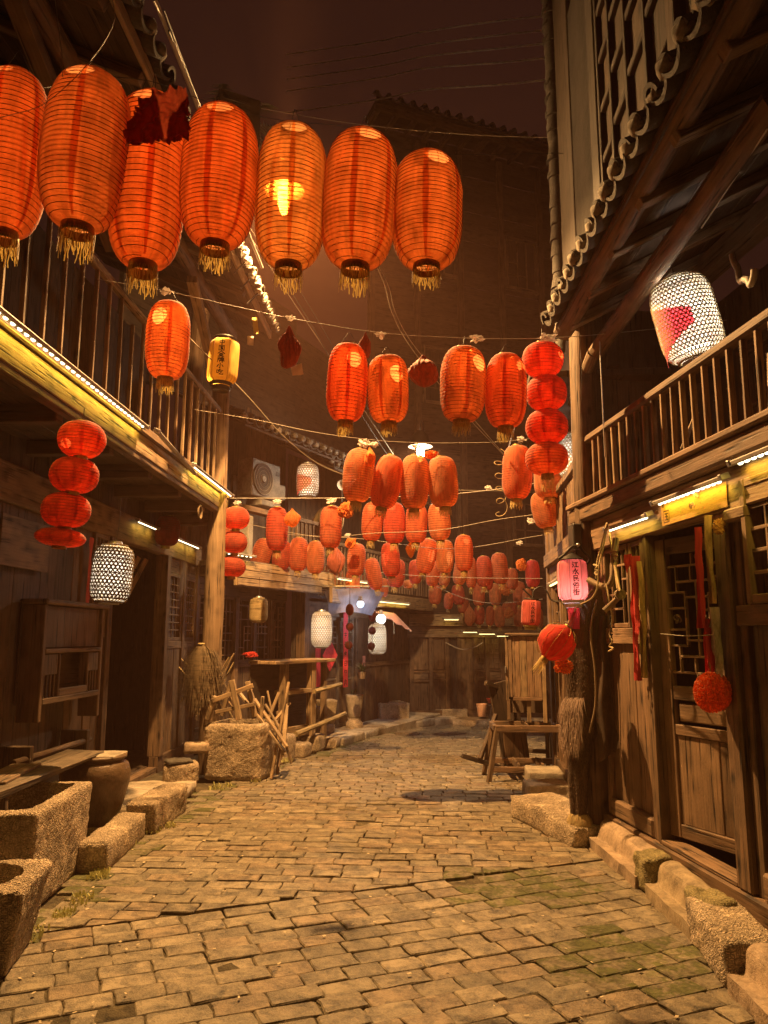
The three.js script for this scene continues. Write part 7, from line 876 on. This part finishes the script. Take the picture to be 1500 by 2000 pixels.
// ---------------------------------------------------------------- upper left: cooling units, tree, and weeds at the kerb
{
  const unit = (x, y, w, h, n, label, fan) => { const q = B1.px(x, y, n), t = thing('cooling_unit', label, 'cooling unit', B1.world(q.x, q.y, n), B1.turn); part(t, 'casing', boxTo(-w / 2, w / 2, -h / 2, h / 2, -0.28, 0, { c: 0.015 }), M.greyPaint ??= std([0.26, 0.24, 0.21], { map: T_STAIN, roughness: 0.6 })); if (fan) { part(t, 'fan_grille', new THREE.RingGeometry(0.045, h * 0.43, 28).translate(-w * 0.14, 0, 0.012), std([0.09, 0.085, 0.08], { side: THREE.DoubleSide })); for (let k = 0; k < 4; k++) part(t, 'grille_ring', new THREE.TorusGeometry(h * (0.12 + 0.1 * k), 0.004, 5, 26).translate(-w * 0.14, 0, 0.018), M.white); part(t, 'fan_hub', new THREE.CylinderGeometry(0.045, 0.045, 0.03, 16).rotateX(1.5708).translate(-w * 0.14, 0, 0.016), M.white); part(t, 'unit_label', boxTo(w * 0.32, w * 0.46, h * 0.2, h * 0.32, 0.0, 0.004, { c: 0.001 }), M.darkWire); } return t; };
  unit(521, 938, 0.72, 0.56, 0.25, 'white cooling unit with a round fan, upstairs beyond the left corner post', true); unit(551, 962, 0.2, 0.24, 0.2, 'small white box beside the cooling unit with the fan', false); unit(530, 985, 0.5, 0.1, 0.3, 'pale slab hanging under the cooling unit', false); unit(490, 1048, 0.12, 0.6, 0.4, 'narrow white board standing behind the chain of three balls', false);
  { const p = at(668, 948, 12.4), t = thing('satellite_dish', 'small round pale dish between the basket lantern and third row', 'dish', p, 0.3); part(t, 'dish_bowl', lathe([[0.005, 0], [0.05, 0.008], [0.085, 0.03], [0.088, 0.032], [0.05, 0.014], [0.005, 0.006]], 26).rotateX(1.5708), M.white); part(t, 'dish_arm', log(V(0, 0, 0), V(0.02, -0.25, -0.1), 0.008, 0.008, 1, 6), M.steel); }
  { const t = thing('woven_tray', 'round woven tray leaning on the balcony rail behind the fourth row', 'tray', at(640, 1022, 12.6), -0.5); part(t, 'tray_base', new THREE.CylinderGeometry(0.3, 0.3, 0.015, 32).rotateX(1.4), M.bamboo); part(t, 'tray_rim', new THREE.TorusGeometry(0.3, 0.02, 6, 36).rotateX(-0.17), M.pale[1]); }
  { const t = thing('cooling_unit', 'grey box with a grille under the eave beside the palm', 'cooling unit', at(468, 235, 9), 0.5); part(t, 'casing', boxTo(-0.25, 0.25, -0.35, 0.35, -0.3, 0, { c: 0.015 }), M.plaster); for (let k = 0; k < 6; k++) part(t, 'grille_slat', boxTo(-0.2, 0.12, -0.28 + k * 0.1, -0.25 + k * 0.1, 0.002, 0.015, { c: 0.003 }), M.darkWire); }
  // a palm behind the left eave
  const t = thing('palm_tree', 'dark palm with drooping fronds above the left eave', 'tree', V(-3.3, 0, -9.6)); part(t, 'trunk', log(V(0, 0, -0.6), V(0.7, 8.2, 0), 0.14, 0.1, 3), M.wood[0]);
  const r = rng(5), fr = [], leafM = phys([0.075, 0.1, 0.035], { transmission: 0.3, thickness: 0 });
  for (let k = 0; k < 22; k++) { const a = r() * 6.283, l = 1.0 + 0.6 * r(), el = 0.6 - 1.0 * r(), P = [], I = [], o = V(0.7, 8.2, 0); for (let i = 0; i < 46; i++) { const t2 = 0.12 + 0.88 * (i >> 1) / 23, s = i % 2 ? 1 : -1, rad = l * t2, y = Math.sin(el) * rad - 0.75 * rad * rad / l * 0.7, c = V(Math.cos(a) * rad * Math.cos(el), y, Math.sin(a) * rad * Math.cos(el)), side = V(-Math.sin(a), 0, Math.cos(a)).multiplyScalar(s), ll = 0.3 * Math.sin(Math.PI * (0.15 + 0.8 * t2)) + 0.06, tip = c.clone().addScaledVector(side, ll * 0.75).add(V(Math.cos(a) * ll * 0.5, -ll * (0.35 + 0.3 * r()), Math.sin(a) * ll * 0.5)), b = P.length / 3, w = V(Math.cos(a), 0, Math.sin(a)).multiplyScalar(0.012); for (const q of [c.clone().add(w), c.clone().sub(w), tip]) P.push(q.x + o.x, q.y + o.y, q.z + o.z); I.push(b, b + 1, b + 2); } const g = new THREE.BufferGeometry(); g.setAttribute('position', new THREE.Float32BufferAttribute(P, 3)); g.setAttribute('uv', new THREE.Float32BufferAttribute(new Float32Array(P.length / 3 * 2), 2)); g.setIndex(I); g.computeVertexNormals(); part(t, 'frond', g, leafM); }
  // weeds and litter at the foot of the kerb
  const blades = []; const put = (c, n, s, hgt) => { for (let i = 0; i < n; i++) { const g = new THREE.PlaneGeometry(0.006 + 0.006 * r(), hgt * (0.5 + r()), 1, 2); g.translate(0, hgt * 0.4, 0); g.rotateX((r() - 0.5) * 1.6); g.rotateY(r() * 6.28); g.translate(c.x + (r() - 0.5) * s, 0.0, c.z + (r() - 0.5) * s * 1.6); blades.push(g); } };
  for (const [x, y, n, s] of [[195, 1710, 90, 0.12], [160, 1760, 80, 0.12], [120, 1790, 70, 0.1], [60, 1830, 50, 0.12], [300, 1625, 50, 0.1], [335, 1615, 40, 0.08], [250, 1655, 30, 0.08], [430, 1538, 50, 0.2], [500, 1528, 40, 0.1], [560, 1496, 40, 0.12]]) put(onGround(x, y), n, s, 0.035);
  solo('weeds', mergeGeometries(blades), phys([0.5, 0.48, 0.18], { transmission: 0.3, thickness: 0 }), 'short yellowish weeds growing along the foot of the left kerb', 'weeds', undefined, 'stuff');
  const lit = []; for (let i = 0; i < 150; i++) { const z = -2.9 - 8 * r() * r(), x = mix(edgeX(kerbL, z), edgeX(kerbR, z), r() < 0.4 ? r() * 0.25 : r()), g = new THREE.PlaneGeometry(0.008 + 0.016 * r(), 0.006 + 0.01 * r()); g.rotateX(-1.57 + (r() - 0.5) * 0.7); g.rotateY(r() * 6.28); g.translate(x, roadHeight(x, z) + 0.012, z); lit.push(g); } solo('litter', mergeGeometries(lit), phys([0.6, 0.5, 0.33]), 'tiny pale scraps and dry leaves scattered over the bricks', 'litter', undefined, 'stuff');
}
renderer.render(scene, camera);
